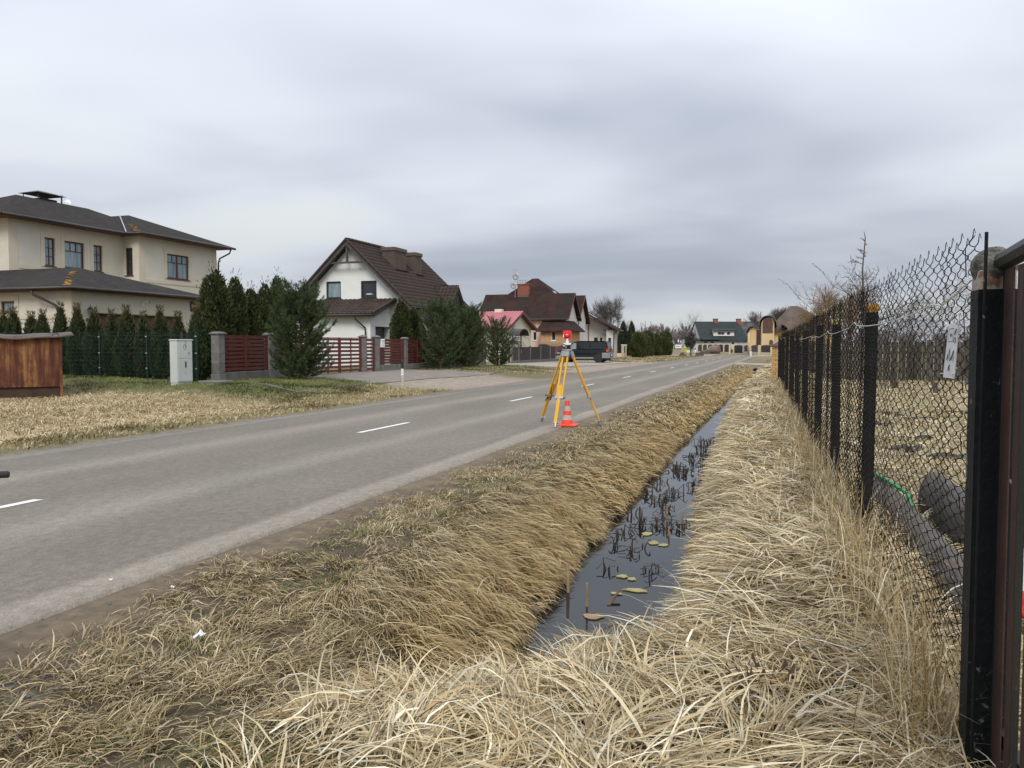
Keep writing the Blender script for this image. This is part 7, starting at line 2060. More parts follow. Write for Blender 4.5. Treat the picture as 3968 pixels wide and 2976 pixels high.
beam((0.99,4.6,0), (0.86,8.3,0), 0.125, 0.37, 0.36, 0.04, 'rough round-topped concrete beam lying nearest the wire fence', 1)
beam((1.42,5.0,0), (1.29,7.95,0), 0.13, 0.48, 0.47, 0.06, 'taller concrete beam with reddish stains behind the first one', 2)
solo('garden_hose', MB().path([(0.62,9.0,0.16),(0.76,8.5,0.24),(0.84,8.2,0.385),(0.88,7.8,0.395),(0.99,7.4,0.36),(1.06,7.2,0.16)],0.016,8), M['hose'], (0.62,9.0,0.14), 'bright green hose draped over the nearer concrete beam', 'hose', smooth=True)
th = thing('plastic_canister', (1.22,4.62,0.12), 'white canister with red lid lying beside the concrete beams', 'canister')
part('body', MB().lathe((1.22,4.72,0.40),[(0.09,-0.02),(0.105,0.02),(0.105,0.22),(0.06,0.27)],18,'y'), M['white_plastic'], th, smooth=False)
part('lid', MB().lathe((1.23,4.66,0.26),[(0.07,-0.02),(0.085,0.0),(0.085,0.05)],18,'y'), M['red_plastic'], th)
# molehills in the yard
cB = lambda x, y: (3200+x/2.074, 1500+y/2.074)
M['mole_soil'] = pm('mole_soil', (0.045,0.036,0.028), (0.085,0.07,0.055), 8, 0.95, 0.9, 20)
for k, (x_, y_) in enumerate(((430,215),(700,250),(420,305),(690,425),(680,510),(140,475),(1060,215),(1050,575))):
    p = G(*cB(x_, y_), 0.15); p.z = zs(p.x,p.y)
    mb = MB(); 
    for j in range(9):
        rr_ = random.Random(k*20+j); mb.blob((p.x+rr_.gauss(0,0.14),p.y+rr_.gauss(0,0.10),p.z+0.01),(rr_.uniform(0.05,0.14),rr_.uniform(0.05,0.12),rr_.uniform(0.02,0.06)),j,0.3,8,5)
    solo('molehill', mb, M['mole_soil'], (p.x,p.y,p.z), '%s dark molehill on the yard lawn, counted from the far fence' % ORD[k], 'molehill', 'molehills on the yard lawn')
# old board fence in the yard
th = thing('board_fence', (5, 36.2, 0.1), 'weathered grey-brown board fence across the end of the right yard', 'fence')
rr_ = random.Random(2)
bm_ = [MB().cbox(-0.067,0.067,-0.012,0.012,0,1.68,0.006).mesh('board') for _ in range(1)]
bm_[0].materials.append(M['wood_fence'])
for k in range(84):
    x_ = 0.3+0.145*k
    piece('board', bm_[0], th, (x_-5, 0, rr_.uniform(-0.03,0.05)), (rr_.gauss(0,0.01),rr_.gauss(0,0.012),0), (1,1,1+rr_.uniform(-0.03,0.03)))
part('rail', MB().box(0.1,12.5,36.22,36.27,0.50,0.60).box(0.1,12.5,36.22,36.27,1.25,1.35), M['wood_fence'], th)
mb = MB()
for k in range(6): mb.box(0.6+2.2*k,0.72+2.2*k,36.272,36.38,0.0,1.6)
part('post', mb, M['wood_fence'], th)
# ------------------------------------------------------------------ brick pillar
th = thing('brick_pillar', (-0.19, 27.2, 0.30), 'yellow brick pillar with dark cap just left of the wire fence', 'pillar')
part('mortar_core', MB().box(-0.365,-0.015,27.02,27.38,0.44,1.535), M['mortar'], th)
part('footing', MB().cbox(-0.36,-0.02,27.03,27.37,0.22,0.439,0.02), M['concrete_dark'], th)
br_ = MB().cbox(-0.126,0.126,-0.060,0.060,-0.0315,0.0315,0.004).mesh('brick'); br_.materials.append(M['brick_yellow'])
cx_, cy_ = -0.19, 27.20; o_ = wloc(th)
for r in range(15):
    z_ = 0.475+0.0725*r; m_ = 1 if r % 2 else -1
    for q in range(4):
        a = q*math.pi/2
        lx, ly = 0.066*m_, -0.133
        px_, py_ = lx*math.cos(a)-ly*math.sin(a), lx*math.sin(a)+ly*math.cos(a)
        piece('brick', br_, th, (cx_+px_-o_.x, cy_+py_-o_.y, z_-o_.z), (0,0,a))
a = 0.26
part('cap', MB().add([(cx_-a,cy_-a,1.545),(cx_+a,cy_-a,1.545),(cx_+a,cy_+a,1.545),(cx_-a,cy_+a,1.545),(cx_-a,cy_-a,1.58),(cx_+a,cy_-a,1.58),(cx_+a,cy_+a,1.58),(cx_-a,cy_+a,1.58),(cx_,cy_,1.72)],[(3,2,1,0),(0,1,5,4),(1,2,6,5),(2,3,7,6),(3,0,4,7),(4,5,8),(5,6,8),(6,7,8),(7,4,8)]), M['gutter_brown'], th)
# small iron railing to the right end of the far verge
th = thing('iron_railing', (-0.9, 128, -0.05), 'rusty posts and rails beside the far right verge', 'railing')
for k in range(3):
    part('post', MB().cyl((-1.25+0.45*k,128+0.3*k,-0.1),(-1.25+0.45*k,128+0.3*k,1.4),0.09,0.09,8), M['brick_red'], th)
part('rail', MB().bar((-1.35,128,1.1),(-0.2,128.7,1.1),0.05,0.08), M['dead_brown'], th)
# ------------------------------------------------------------------ survey tripod with prism
hd = Vector((-4.12, 15.52, 0))
th = thing('survey_tripod', (hd.x,hd.y,0.0), 'yellow wooden survey tripod with red target standing at the road edge', 'tripod')
FEET = [Vector((-4.82,16.05,0.0)), Vector((-4.17,14.80,0.0)), Vector((-3.50,15.82,-0.02))]
part('head_plate', MB().lathe((hd.x,hd.y,0),[(0.085,1.485),(0.10,1.495),(0.10,1.52),(0.07,1.525)],20), M['steel'], th)
M['tri_grey'] = pm('tri_grey', (0.23,0.24,0.245), (0.30,0.31,0.315), 8, 0.5)
for i, f in enumerate(FEET):
    d2 = Vector((f.x-hd.x,f.y-hd.y,0)).normalized(); sd_ = Vector((-d2.y,d2.x,0))
    top = hd + d2*0.085 + Vector((0,0,1.45)); L = (f-top); Ln = L.length; u = L.normalized(); nr_ = u.cross(sd_)
    lg = part('leg', (lambda m_: [m_.bar(top+sd_*s*0.050+u*0.07, top+sd_*s*0.052+u*(Ln*0.60), 0.032, 0.030, tuple(nr_)) for s in (-1,1)] and m_)(MB()), M['tripod_yellow'], th)
    part('hinge_bracket', MB().obox(top+u*0.03, sd_*0.075, u*0.055, nr_*0.032), M['tri_grey'], lg)
    part('lower_leg', MB().prism([top+u*(Ln*0.44)+sd_*0.034, top+u*(Ln*0.44)-sd_*0.034, top+u*(Ln*0.93)-sd_*0.032, top+u*(Ln*0.93)+sd_*0.032], nr_*0.028), M['tripod_yellow'], lg)
    part('clamp', MB().obox(top+u*(Ln*0.605), sd_*0.082, u*0.022, nr_*0.034), M['steel'], lg)
    part('clamp_screw', MB().cyl(top+u*(Ln*0.605)+sd_*0.082, top+u*(Ln*0.605)+sd_*0.115, 0.008, 0.008, 6).cyl(top+u*(Ln*0.605)+sd_*0.115-u*0.02, top+u*(Ln*0.605)+sd_*0.115+u*0.02, 0.010, 0.010, 6), M['black_metal'], lg)
    part('steel_shoe', MB().lathe((0,0,0),[(0.001,0.0)],3) if False else MB().path([top+u*(Ln*0.925), top+u*(Ln*0.945), top+u*(Ln*0.985), f+Vector((0,0,-0.01))],[0.038,0.034,0.026,0.004],8), M['steel'], lg)
    part('foot_step', MB().obox(top+u*(Ln*0.932)-nr_*0.01, sd_*0.052, u*0.005, nr_*0.04), M['steel'], lg)
    if i == 0:
        part('strap', MB().path([top+u*0.3+sd_*0.05,top+u*0.55+nr_*0.04,top+u*0.75+sd_*0.06,top+u*1.0-nr_*0.04,top+u*1.1+sd_*0.07],0.008,5), M['black_metal'], lg)
        part('strap_end', MB().obox(top+u*(Ln*0.65)+sd_*0.06, sd_*0.012, u*0.06+sd_*0.02, nr_*0.004).obox(top+u*(Ln*0.65)-sd_*0.05, sd_*0.010, u*0.05, nr_*0.004), M['black_metal'], lg)
    if i == 1:
        part('maker_mark', MB().obox(top+u*(Ln*0.66)-nr_*0.003, sd_*0.014, u*0.026, nr_*0.002), M['dead_brown'], lg)
        part('sticker', MB().obox(top+u*(Ln*0.80)-nr_*0.003, sd_*0.013, u*0.02, nr_*0.002), M['white_plastic'], lg)
tb = part('tribrach', MB().lathe((hd.x,hd.y,0),[(0.075,1.526),(0.078,1.545),(0.05,1.548),(0.05,1.575),(0.08,1.578),(0.08,1.60),(0.055,1.605)],18), M['black_metal'], th)
mb = MB()
for k in range(3):
    a = 0.4+k*2.094; mb.lathe((hd.x+0.062*math.cos(a),hd.y+0.062*math.sin(a),0),[(0.016,1.546),(0.016,1.577)],10)
part('foot_screw', mb, M['steel'], tb)
part('label_plate', MB().obox((hd.x-0.045,hd.y-0.079,1.590),(0.028,-0.016,0),(0.001,0.002,0),(0,0,0.009)), M['white_plastic'], tb)
cr = part('prism_carrier', MB().lathe((hd.x,hd.y,0),[(0.046,1.606),(0.046,1.64),(0.030,1.645),(0.030,1.70),(0.022,1.705),(0.022,1.735)],14).cyl((hd.x-0.075,hd.y,1.632),(hd.x-0.04,hd.y,1.632),0.014,0.014,8).cbox(hd.x+0.035,hd.x+0.085,hd.y-0.05,hd.y-0.01,1.61,1.645,0.005), M['white_plastic'], th)
r_ = Vector((math.cos(0.05), -math.sin(0.05)+0.28, 0)).normalized(); up_ = Vector((0,0,1)); nn_ = Vector((r_.y,-r_.x,0))
if nn_.y > 0: nn_ = -nn_
c_ = Vector((hd.x+0.0,hd.y,1.815)); pl = []
hw, hh, cr_ = 0.088, 0.083, 0.032
outline = [(-hw,-hh+0.02)] + [(-hw+cr_-cr_*math.cos(R(90*k/4)), hh-cr_+cr_*math.sin(R(90*k/4))) for k in range(5)] + [(hw-cr_+cr_*math.sin(R(90*k/4)), hh-cr_+cr_*math.cos(R(90*k/4))) for k in range(5)] + [(hw,-hh+0.02),(0.05,-hh-0.0),(0.018,-hh-0.045),(-0.018,-hh-0.045),(-0.05,-hh-0.0)]
tg = part('target_plate', MB().prism([c_+r_*a+up_*b for a, b in outline], nn_*0.012), M['red_plastic'], th)
part('prism_housing', MB().path([c_+up_*(-0.012)+nn_*0.012, c_+up_*(-0.012)+nn_*0.055],[0.042,0.040],16), M['red_plastic'], tg)
part('prism_label', MB().obox(c_+up_*0.0+nn_*0.057, r_*0.017, up_*0.008, nn_*0.0015), M['white_plastic'], tg)
part('yoke_slot', MB().path([c_+r_*(0.052*math.cos(R(a)))+up_*(-0.012+0.052*math.sin(R(a)))+nn_*0.0135 for a in range(185,360,15)],0.006,5), M['maroon'], tg)
part('white_mark', MB().obox(c_-r_*0.076+up_*(-0.03)+nn_*0.0135, r_*0.008, up_*0.028, nn_*0.001), M['white_plastic'], tg)
cone((-4.09,15.42,0.0-0.004), 0.50, 'orange and grey striped traffic cone beside the survey tripod')
# ------------------------------------------------------------------ reeds and flotsam in the ditch
cD = lambda x, y: (1900+x/1.7015, 1700+y/1.7015)
RC = [(855,625,7),(1100,415,5),(1040,365,6),(1205,365,6),(1130,300,4),(1160,395,3),(1350,320,6),(1290,215,6),(1240,190,5),(1405,190,5),(1330,160,6),(1400,110,6),(1450,115,5),(1300,125,4),(1370,70,5),(1395,30,5),(1430,45,4),(1470,25,4),(790,870,3),(950,735,6),(810,705,4),(1085,575,3),(938,500,3),(1115,560,4),(1210,225,4),(1270,245,5),(1380,270,5),(1440,240,4),(1150,470,5),(985,570,4),(1255,590,4),(1165,590,4),(1060,880,4)]
RC.sort(key=lambda q: -q[1])
for k, (x_, y_, n_) in enumerate(RC):
    p = G(*cD(x_, y_), WATER); rr_ = random.Random(200+k); mb = MB()
    near_ = max(0.5, min(1.6, p.y/10))
    mb.blob((p.x,p.y,WATER-0.13),(0.14*near_+0.05,0.26*near_+0.05,0.05),k,0.1,10,6)
    for j in range(n_+2):
        a = rr_.random()*6.28; q = p+Vector((rr_.gauss(0,0.05)*near_,rr_.gauss(0,0.10)*near_,0)); hh = rr_.uniform(0.02,0.10)*(1 if p.y < 9 else 1.25)
        tip = q+Vector((rr_.gauss(0,0.03),rr_.gauss(0,0.03),hh))
        r0 = rr_.uniform(0.004,0.009)*(1 if p.y < 9 else 1.3)
        if rr_.random() < 0.75:
            e = tip+Vector((math.cos(a)*rr_.uniform(0.04,0.15),math.sin(a)*rr_.uniform(0.04,0.15),-hh*rr_.uniform(0.1,0.95))); mb.path([q-Vector((0,0,0.12)),tip,e],[r0,r0*0.9,r0*0.7],5)
        else: mb.path([q-Vector((0,0,0.12)),q.lerp(tip,0.5)+Vector((rr_.gauss(0,0.006),0,0)),tip],[r0,r0,r0*0.9],5)
        if rr_.random() < 0.5:
            e = tip+Vector((math.cos(a+2)*0.09,math.sin(a+2)*0.09,-hh*0.4)); m_ = tip.lerp(e,0.5)+Vector((0,0,0.03))
            s2 = Vector((-(e-tip).y,(e-tip).x,0)).normalized()*0.012; mb.add([tip-s2*0.4,tip+s2*0.4,m_+s2,m_-s2,e],[(0,1,2,3),(3,2,4)])
    solo('reed_clump', mb, M['reed'], (p.x,p.y,WATER), '%s clump of dark broken reed stalks in the ditch, counted from the camera' % ordw(k+1), 'reeds', 'broken reed clumps in the ditch')
for (x_, y_, hpx, r_, m_, lab, lean_) in ((515,1015,175,0.014,'reed_tan','thick pale wooden stake standing in the ditch water',(-0.01,0.02)),(637,1105,150,0.009,'reed_tan','thin pale reed stem right of the wooden stake',(0.0,0.0)),(1170,640,62,0.009,'reed_tan','pale reed stump in mid-ditch before the yellow leaves',(0.01,0.0)),(1165,545,110,0.012,'reed_tan','tall pale stalk in the middle of the reed clumps',(0,0)),(985,545,95,0.012,'reed','tall dark stalk at the left side of the reed clumps',(0,0)),(1260,560,80,0.012,'reed_tan','pale stalk at the right bank among the reed clumps',(0.01,0))):
    p = G(*cD(x_, y_), WATER); d_ = (p-Vector((0,0,H))).length; hh = hpx/1.7015/F*d_
    solo('water_stake', MB().path([p-Vector((0,0,0.2)),p+Vector((lean_[0],lean_[1],hh*0.6)),p+Vector((lean_[0]*1.6,lean_[1]*1.6,hh))],[r_*1.05,r_,r_*0.85],8), M[m_], (p.x,p.y,WATER-0.1), lab, 'stake')
a, b = G(*cD(778,1100),WATER), G(*cD(850,1048),WATER)
solo('floating_stick', MB().path([a+Vector((0,0,-0.005)),b+Vector((0,0,0.06))],[0.013,0.011],7), M['dead_brown'], (a.x,a.y,WATER), 'short brown stick jutting out of the water near the front', 'stick')
def mat_float(x_, y_, rx, ry, m_, lab, cat, seed):
    p = G(*cD(x_, y_), WATER); rr_ = random.Random(seed); n_ = 14
    pl = [(p.x+rx*math.cos(6.283*k/n_)*rr_.uniform(0.6,1.15), p.y+ry*math.sin(6.283*k/n_)*rr_.uniform(0.6,1.15), WATER+0.004) for k in range(n_)]
    solo('floating_leaf', MB().prism(pl,(0,0,0.006)), M[m_], (p.x,p.y,WATER), lab, cat, 'leaves and scraps floating in the ditch')
for q in ((680,1178,0.09,0.07,'reed_tan','tan scrap of rotten wood floating near the front of the ditch','scrap',1),(870,912,0.05,0.06,'float_leaf','yellow-green floating leaf left of its neighbour','leaf',2),(935,930,0.04,0.05,'float_leaf','smaller yellow-green floating leaf beside the first','leaf',3),(960,1003,0.12,0.05,'float_leaf','long yellow-green patch of floating leaves','leaves',4),(1030,632,0.06,0.10,'float_leaf','yellow leaf floating before the reed clumps','leaf',5),(1075,690,0.06,0.08,'float_leaf','olive leaf patch floating in mid-ditch','leaves',6),(1140,705,0.06,0.07,'float_leaf','yellow leaf patch near the right bank','leaves',7),(830,1025,0.07,0.03,'float_leaf','faint olive leaves left of the brown stick','leaves',8)): mat_float(*q)
def crumple(loc, s_, seed, lab):
    rr_ = random.Random(seed); mb = MB(); n_ = 5; V_ = []
    for j in range(n_):
        for i in range(n_): V_.append((loc[0]+s_*(i/(n_-1)-0.5)+rr_.gauss(0,s_*0.05), loc[1]+s_*0.8*(j/(n_-1)-0.5)+rr_.gauss(0,s_*0.05), loc[2]+0.01+abs(rr_.gauss(0,s_*0.25))))
    mb.add(V_, [(j*n_+i,j*n_+i+1,(j+1)*n_+i+1,(j+1)*n_+i) for j in range(n_-1) for i in range(n_-1)])
    b = len(V_); mb.v += [(x_,y_,z_-0.003) for x_,y_,z_ in V_]; mb.f += [tuple(b+q for q in f[::-1]) for f in mb.f[:]]
    solo('litter', mb, M['litter'], loc, lab, 'litter')
for (x_, y_, s_, lab) in ((1710,2272,0.055,'crumpled white paper on the grass left of the ditch'),(768,2488,0.06,'flat white scrap lying near the road, foreground left'),(430,2262,0.03,'tiny white scrap at the edge of the asphalt'),(670,2312,0.028,'small white shred on the dirt shoulder')):
    p = G(x_, y_, -0.03); crumple((p.x,p.y,zs(p.x,p.y)+(0.085 if x_ == 1710 else 0.045)), s_, int(x_), lab)
# dry dark weed in the foreground
p = Vector((-0.08,3.79,zs(-0.08,3.79))); mb = MB(); rr_ = random.Random(9)
for j in range(16):
    a = rr_.random()*6.28; d = Vector((math.cos(a)*0.5,math.sin(a)*0.5,1)).normalized(); q = [p+Vector((rr_.gauss(0,0.04),rr_.gauss(0,0.04),0.02))]
    for k in range(4): d = (d+Vector((rr_.gauss(0,0.25),rr_.gauss(0,0.25),0))).normalized(); q.append(q[-1]+d*0.05)
    mb.path(q,[0.004,0.0035,0.003,0.0025,0.002],4)
    s2 = Vector((rr_.gauss(0,1),rr_.gauss(0,1),0)).normalized()*0.012; mb.add([q[3]-s2*0.3,q[3]+s2*0.3,q[4]+s2,q[4]+Vector((0,0,0.03))],[(0,1,2,3)])
solo('dry_weed', mb, M['dead_brown'], (p.x,p.y,p.z), 'dark brown withered weed poking from the straw in the foreground', 'weed')
# ------------------------------------------------------------------ bicycle: only a grip reaches into the frame
tip = Vector(tuple(3.8*c for c in ray(36, 1838))) + Vector((0,0,H))
bx, by = tip.x-0.40, tip.y-0.30
th = thing('bicycle', (bx,by,zs(bx,by)), 'bicycle almost out of frame, its black handlebar grip pokes in at the left edge', 'bicycle')
hz = tip.z-th.location.z
gdir = Vector((tip.x-bx, tip.y-by, 0)).normalized(); sdv = Vector((-gdir.y, gdir.x, 0))
C = Vector((0,0,hz))
L_ = (tip.xy-Vector((bx,by))).length
part('handlebar', MB().path([gdir*(L_-0.11)+C, gdir*(L_*0.6)+C+Vector((0,0,-0.01)), C+sdv*0.05+Vector((0,0,-0.03)), -gdir*(L_*0.6)+C+Vector((0,0,-0.01)), -gdir*(L_-0.11)+C],0.011,8), M['steel'], th, local=True)
for s in (1,-1): part('grip', MB().path([gdir*s*(L_-0.13)+C, gdir*s*(L_-0.005)+C, gdir*s*L_+C],[0.0165,0.0165,0.012],12), M['rubber'], th, local=True)
def wheel_(c_):
    w_ = part('wheel', MB().path([c_+sdv*(0.32*math.cos(k*0.2618))+Vector((0,0,0.32*math.sin(k*0.2618))) for k in range(24)],0.02,8,closed=True), M['rubber'], th, local=True)
    mb = MB()
    for k in range(12): mb.cyl(c_, c_+sdv*(0.31*math.cos(k*0.5236))+Vector((0,0,0.31*math.sin(k*0.5236))),0.002,0.002,3)
    part('spoke', mb, M['steel'], w_, local=True)
f_ = sdv*0.10+Vector((0,0,0.345)); r_w = -sdv*0.92+Vector((0,0,0.345)); bbk = -sdv*0.50+Vector((0,0,0.30)); st_ = -sdv*0.62+Vector((0,0,0.80))
wheel_(f_); wheel_(r_w)
hb_ = C+sdv*0.03+Vector((0,0,-0.12))
part('frame', MB().cyl(hb_+Vector((0,0,-0.06)),bbk,0.018,0.018,8).cyl(hb_,st_,0.016,0.016,8).cyl(st_,bbk,0.016,0.016,8).cyl(bbk,r_w,0.012,0.012,6).cyl(st_+Vector((0,0,-0.05)),r_w,0.010,0.010,6), M['maroon'], th, local=True)
part('fork', MB().cyl(C+sdv*0.04,f_+gdir*0.03,0.016,0.012,6).cyl(hb_+Vector((0,0,-0.2)),f_-gdir*0.03,0.012,0.010,6), M['maroon'], th, local=True)
part('saddle', MB().blob(st_+Vector((0,0,0.14)),(0.09,0.13,0.035),3,0.1,12,6).cyl(st_,st_+Vector((0,0,0.12)),0.012,0.012,6), M['rubber'], th, local=True)
part('kickstand', MB().cyl(bbk,bbk-gdir*0.18+Vector((0,0,-0.29)),0.008,0.008,6), M['steel'], th, local=True)
# ------------------------------------------------------------------ dead grass
def blade_mesh(name, base, az, L, e0, e1, w, col, segs=3, twist=0.5, floor=0.006):
    n = len(base); g = np.random.default_rng(n)
    P = base.copy(); pts = [P]; a = az.copy(); da = g.normal(0, twist/segs, n)
    dirs = []
    for k in range(segs):
        e = e0 + (e1-e0)*(k/max(1, segs-1))
        d = np.stack([np.cos(e)*np.cos(a), np.cos(e)*np.sin(a), np.sin(e)], 1)
        P = P + d*(L/segs)[:,None]
        zf = zg(P[:,0], P[:,1]) + floor
        zf = np.maximum(zf, WATER+0.004)
        P[:,2] = np.maximum(P[:,2], zf + 0.012*g.random(n)); pts.append(P.copy()); a = a + da
    side = unit(np.stack([-np.sin(az), np.cos(az), g.normal(0, 0.45, n)], 1))
    V = np.empty((n, segs+1, 2, 3))
    for k in range(segs+1):
        t = k/segs; wk = w*(1-0.80*t**2.6)*(0.75+0.25*min(1, 4*t))
        V[:,k,0] = pts[k]-side*wk[:,None]*0.5; V[:,k,1] = pts[k]+side*wk[:,None]*0.5
    idx = np.arange(n)[:,None]*(2*(segs+1))
    Q = np.stack([np.stack([idx[:,0]+2*k, idx[:,0]+2*k+1, idx[:,0]+2*k+3, idx[:,0]+2*k+2], 1) for k in range(segs)], 1).reshape(-1, 4)
    C = np.repeat(col, 2*(segs+1), 0)
    me = fast_mesh(name, V.reshape(-1, 3), Q, C, smooth=False)
    me.materials.append(M['grass'])
    return me
def scatter(x0, x1, y0, y1, dens, seed, keep=None, clump=0.0):
    """density falls with distance by the caller; clumped jitter"""
    g = np.random.default_rng(seed); n = int((x1-x0)*(y1-y0)*dens)
    x = g.uniform(x0, x1, n); y = g.uniform(y0, y1, n)
    if clump:
        m = max(1, int((x1-x0)*(y1-y0)*clump)); cx = g.uniform(x0, x1, m); cy = g.uniform(y0, y1, m); j = g.integers(0, m, n)
        r = g.normal(0, 0.050*(1+ y0/14), (n, 2)); sel = g.random(n) < 0.8
        x = np.where(sel, cx[j]+r[:,0], x); y = np.where(sel, cy[j]+r[:,1], y)
        cid = np.where(sel, j, -1)
    else: cid = np.full(n, -1)
    if keep is not None:
        k = g.random(n) < keep(x, y); x, y, cid = x[k], y[k], cid[k]
    return x, y, cid, g
def straw_cols(g, n, pal, var=0.25):
    pal = np.array(pal); i = g.integers(0, len(pal), n)
    return pal[i]*(1-var+2*var*g.random(n))[:,None]
STRAW = [(0.56,0.455,0.265),(0.66,0.56,0.36),(0.46,0.355,0.19),(0.76,0.69,0.52),(0.26,0.175,0.08),(0.62,0.525,0.335),(0.40,0.30,0.155),(0.58,0.48,0.28)]
GOLD = [(0.42,0.30,0.125),(0.48,0.36,0.17),(0.33,0.225,0.095),(0.55,0.44,0.25),(0.23,0.15,0.065)]
DULL = [(0.36,0.275,0.15),(0.44,0.35,0.20),(0.27,0.195,0.10),(0.52,0.435,0.275),(0.18,0.13,0.065),(0.24,0.195,0.085)]
OLIVE = [(0.115,0.130,0.032),(0.155,0.155,0.05),(0.21,0.19,0.078),(0.26,0.22,0.105),(0.085,0.108,0.026)]
LAWN = [(0.105,0.125,0.03),(0.135,0.145,0.04),(0.08,0.105,0.025),(0.17,0.165,0.055),(0.22,0.195,0.085)]
allm = []
def flow(x, y, k=0.9, off=0.0): return (fbm(x*k+3.1, y*k+7.7, 3)-0.5)*2*math.pi*1.6 + off
def add_grass(label, name, parts_):
    for (me) in parts_:
        o = link(name, me); tag(o, label, kind='stuff')
def straw_right(y0, y1, dens, L0, w0, seed, segs=4):
    kp = lambda x, y: np.where((x > WRf(y)+0.02) & (x < 1.15), 1.0, 0.0)*(1-0.85*sm(0.62,0.9,x))
    x, y, cid, g = scatter(-1.7, 1.15, y0, y1, dens, seed, kp, clump=30/(1+y0/8))
    n = len(x); L = L0*(0.55+0.9*g.random(n)); 
    # clump-wise heading: combed over in whorls, mostly along the ditch towards the water
    ca = np.random.default_rng(seed+1).normal(0, 1.1, max(1, cid.max()+1))
    az = flow(x, y, 0.8, 2.6) + np.where(cid >= 0, ca[np.maximum(cid,0)], 0) + g.normal(0, 0.24, n)*np.where(cid >= 0, 1, 3)
    towards = np.clip((x-WRf(y))/0.5, 0, 1); az = np.where(towards < 0.5, np.pi + g.normal(0, 0.9, n), az); L = L*(0.45+0.55*np.clip(towards*1.3,0,1))
    z = zg(x, y) + 0.11*g.random(n)**1.3*np.clip(towards,0,1)
    e0 = g.uniform(-0.05, 0.6, n)*(0.2+0.8*np.clip(towards*1.2,0,1)); e1 = g.uniform(-0.6, 0.1, n)
    cl_ = np.random.default_rng(8).uniform(0.72, 1.18, max(1, cid.max()+1)); c = straw_cols(g, n, STRAW, 0.2)*np.where(cid >= 0, cl_[np.maximum(cid,0)], 0.9)[:,None]; c[towards < 0.35] *= np.array([0.72,0.64,0.52])
    return blade_mesh('straw', np.stack([x,y,z],1), az, L, e0, e1, w0*(0.5+1.0*g.random(n)+1.2*(g.random(n) < 0.08)), c, segs, 0.7)
def near_end(seed):
    # hummock in front of the ditch: long combed straw
    kp = lambda x, y: np.where((y < 4.10+(x+1.7)*0.85+0.02) & (x > -2.05-0.25*(y-3)), 1.0, 0.0)*sm(-2.35,-1.5,x+0.5*(fbm(x*2,y*2)-0.5))
    x, y, cid, g = scatter(-2.4, 1.0, 1.9, 5.6, 4300, seed, kp, clump=20)
    n = len(x); edge = np.clip((4.10+(x+1.7)*0.85-y)/0.9, 0, 1); L = 0.36*(0.45+0.95*g.random(n))*(0.4+0.6*edge)
    ca = np.random.default_rng(seed+1).normal(0, 1.1, max(1, cid.max()+1))
    az = flow(x, y, 0.9, 2.2) + np.where(cid >= 0, 1.25*ca[np.maximum(cid,0)], 0) + g.normal(0, 0.24, n)*np.where(cid >= 0, 1, 4)
    z = zg(x, y) + 0.12*g.random(n)**1.2*edge
    e0 = g.uniform(-0.1, 0.55, n)*np.where(g.random(n) < 0.10, 2.0, 1)*(0.25+0.75*edge); e1 = g.uniform(-0.55, 0.15, n)
    cl_ = np.random.default_rng(9).uniform(0.72, 1.18, max(1, cid.max()+1)); c = straw_cols(g, n, STRAW, 0.2)*np.where(cid >= 0, cl_[np.maximum(cid,0)], 0.9)[:,None]
    return blade_mesh('straw', np.stack([x,y,z],1), az, L, e0, e1, 0.0060*(0.45+1.1*g.random(n)+1.3*(g.random(n) < 0.08)), c, 4, 0.8)
add_grass('pale flattened straw on the fence side of the ditch', 'straw_grass', [near_end(1), straw_right(4.6, 9.0, 4000, 0.34, 0.0072, 2, 4), straw_right(9.0, 16.0, 2000, 0.32, 0.010, 3, 3), straw_right(16.0, 30.0, 750, 0.34, 0.017, 4, 2), straw_right(30.0, 62.0, 180, 0.30, 0.03, 44, 2)])
# upright dry stems along the wire fence
def stems(seed):
    g = np.random.default_rng(seed); n = 4200
    y = 3.4 + 22*g.random(n)**1.7; x = np.array([fx(q) for q in y]) + g.normal(-0.10, 0.11, n)
    z = zg(x, y); L = g.uniform(0.18, 0.62, n)*(1-0.3*sm(10,20,y)); az = g.uniform(0, 6.28, n)
    e0 = g.uniform(1.15, 1.55, n); e1 = g.uniform(-0.4, 1.5, n)
    c = straw_cols(g, n, STRAW+GOLD, 0.25)
    return blade_mesh('stems', np.stack([x,y,z],1), az, L, e0, e1, 0.0042*(0.5+g.random(n))*(1+y/16), c, 4, 0.5)
add_grass('tall dry grass stems standing along the wire fence', 'dry_stems', [stems(5)])
def bank_left(y0, y1, dens, L0, w0, seed, segs=3):
    kp = lambda x, y: np.where((x < WLf(y)-0.02) & (x > WLf(y)-1.15) & (y > 4.2), 1.0, 0.0)
    x, y, cid, g = scatter(-3.3, -1.6, y0, y1, dens, seed, kp, clump=22/(1+y0/8))
    n = len(x); u = (WLf(y)-x)
    L = L0*(0.5+0.8*g.random(n))*(0.5+0.5*np.clip(u/0.4,0,1))
    az = -0.25 + 0.7*(fbm(x*1.3,y*1.3)-0.5)*2 + g.normal(0, 0.30, n)         # combed down to the water (+X)
    z = zg(x, y) + 0.05*g.random(n)
    e0 = g.uniform(0.1, 0.9, n); e1 = g.uniform(-1.2, -0.2, n)
    c = straw_cols(g, n, GOLD, 0.25); d_ = straw_cols(g, n, DULL, 0.25); t = sm(0.45, 0.95, u)[:,None]; c = c*(1-t)+d_*t
    return blade_mesh('bank', np.stack([x,y,z],1), az, L, e0, e1, w0*(0.5+g.random(n)), c, segs, 0.4)
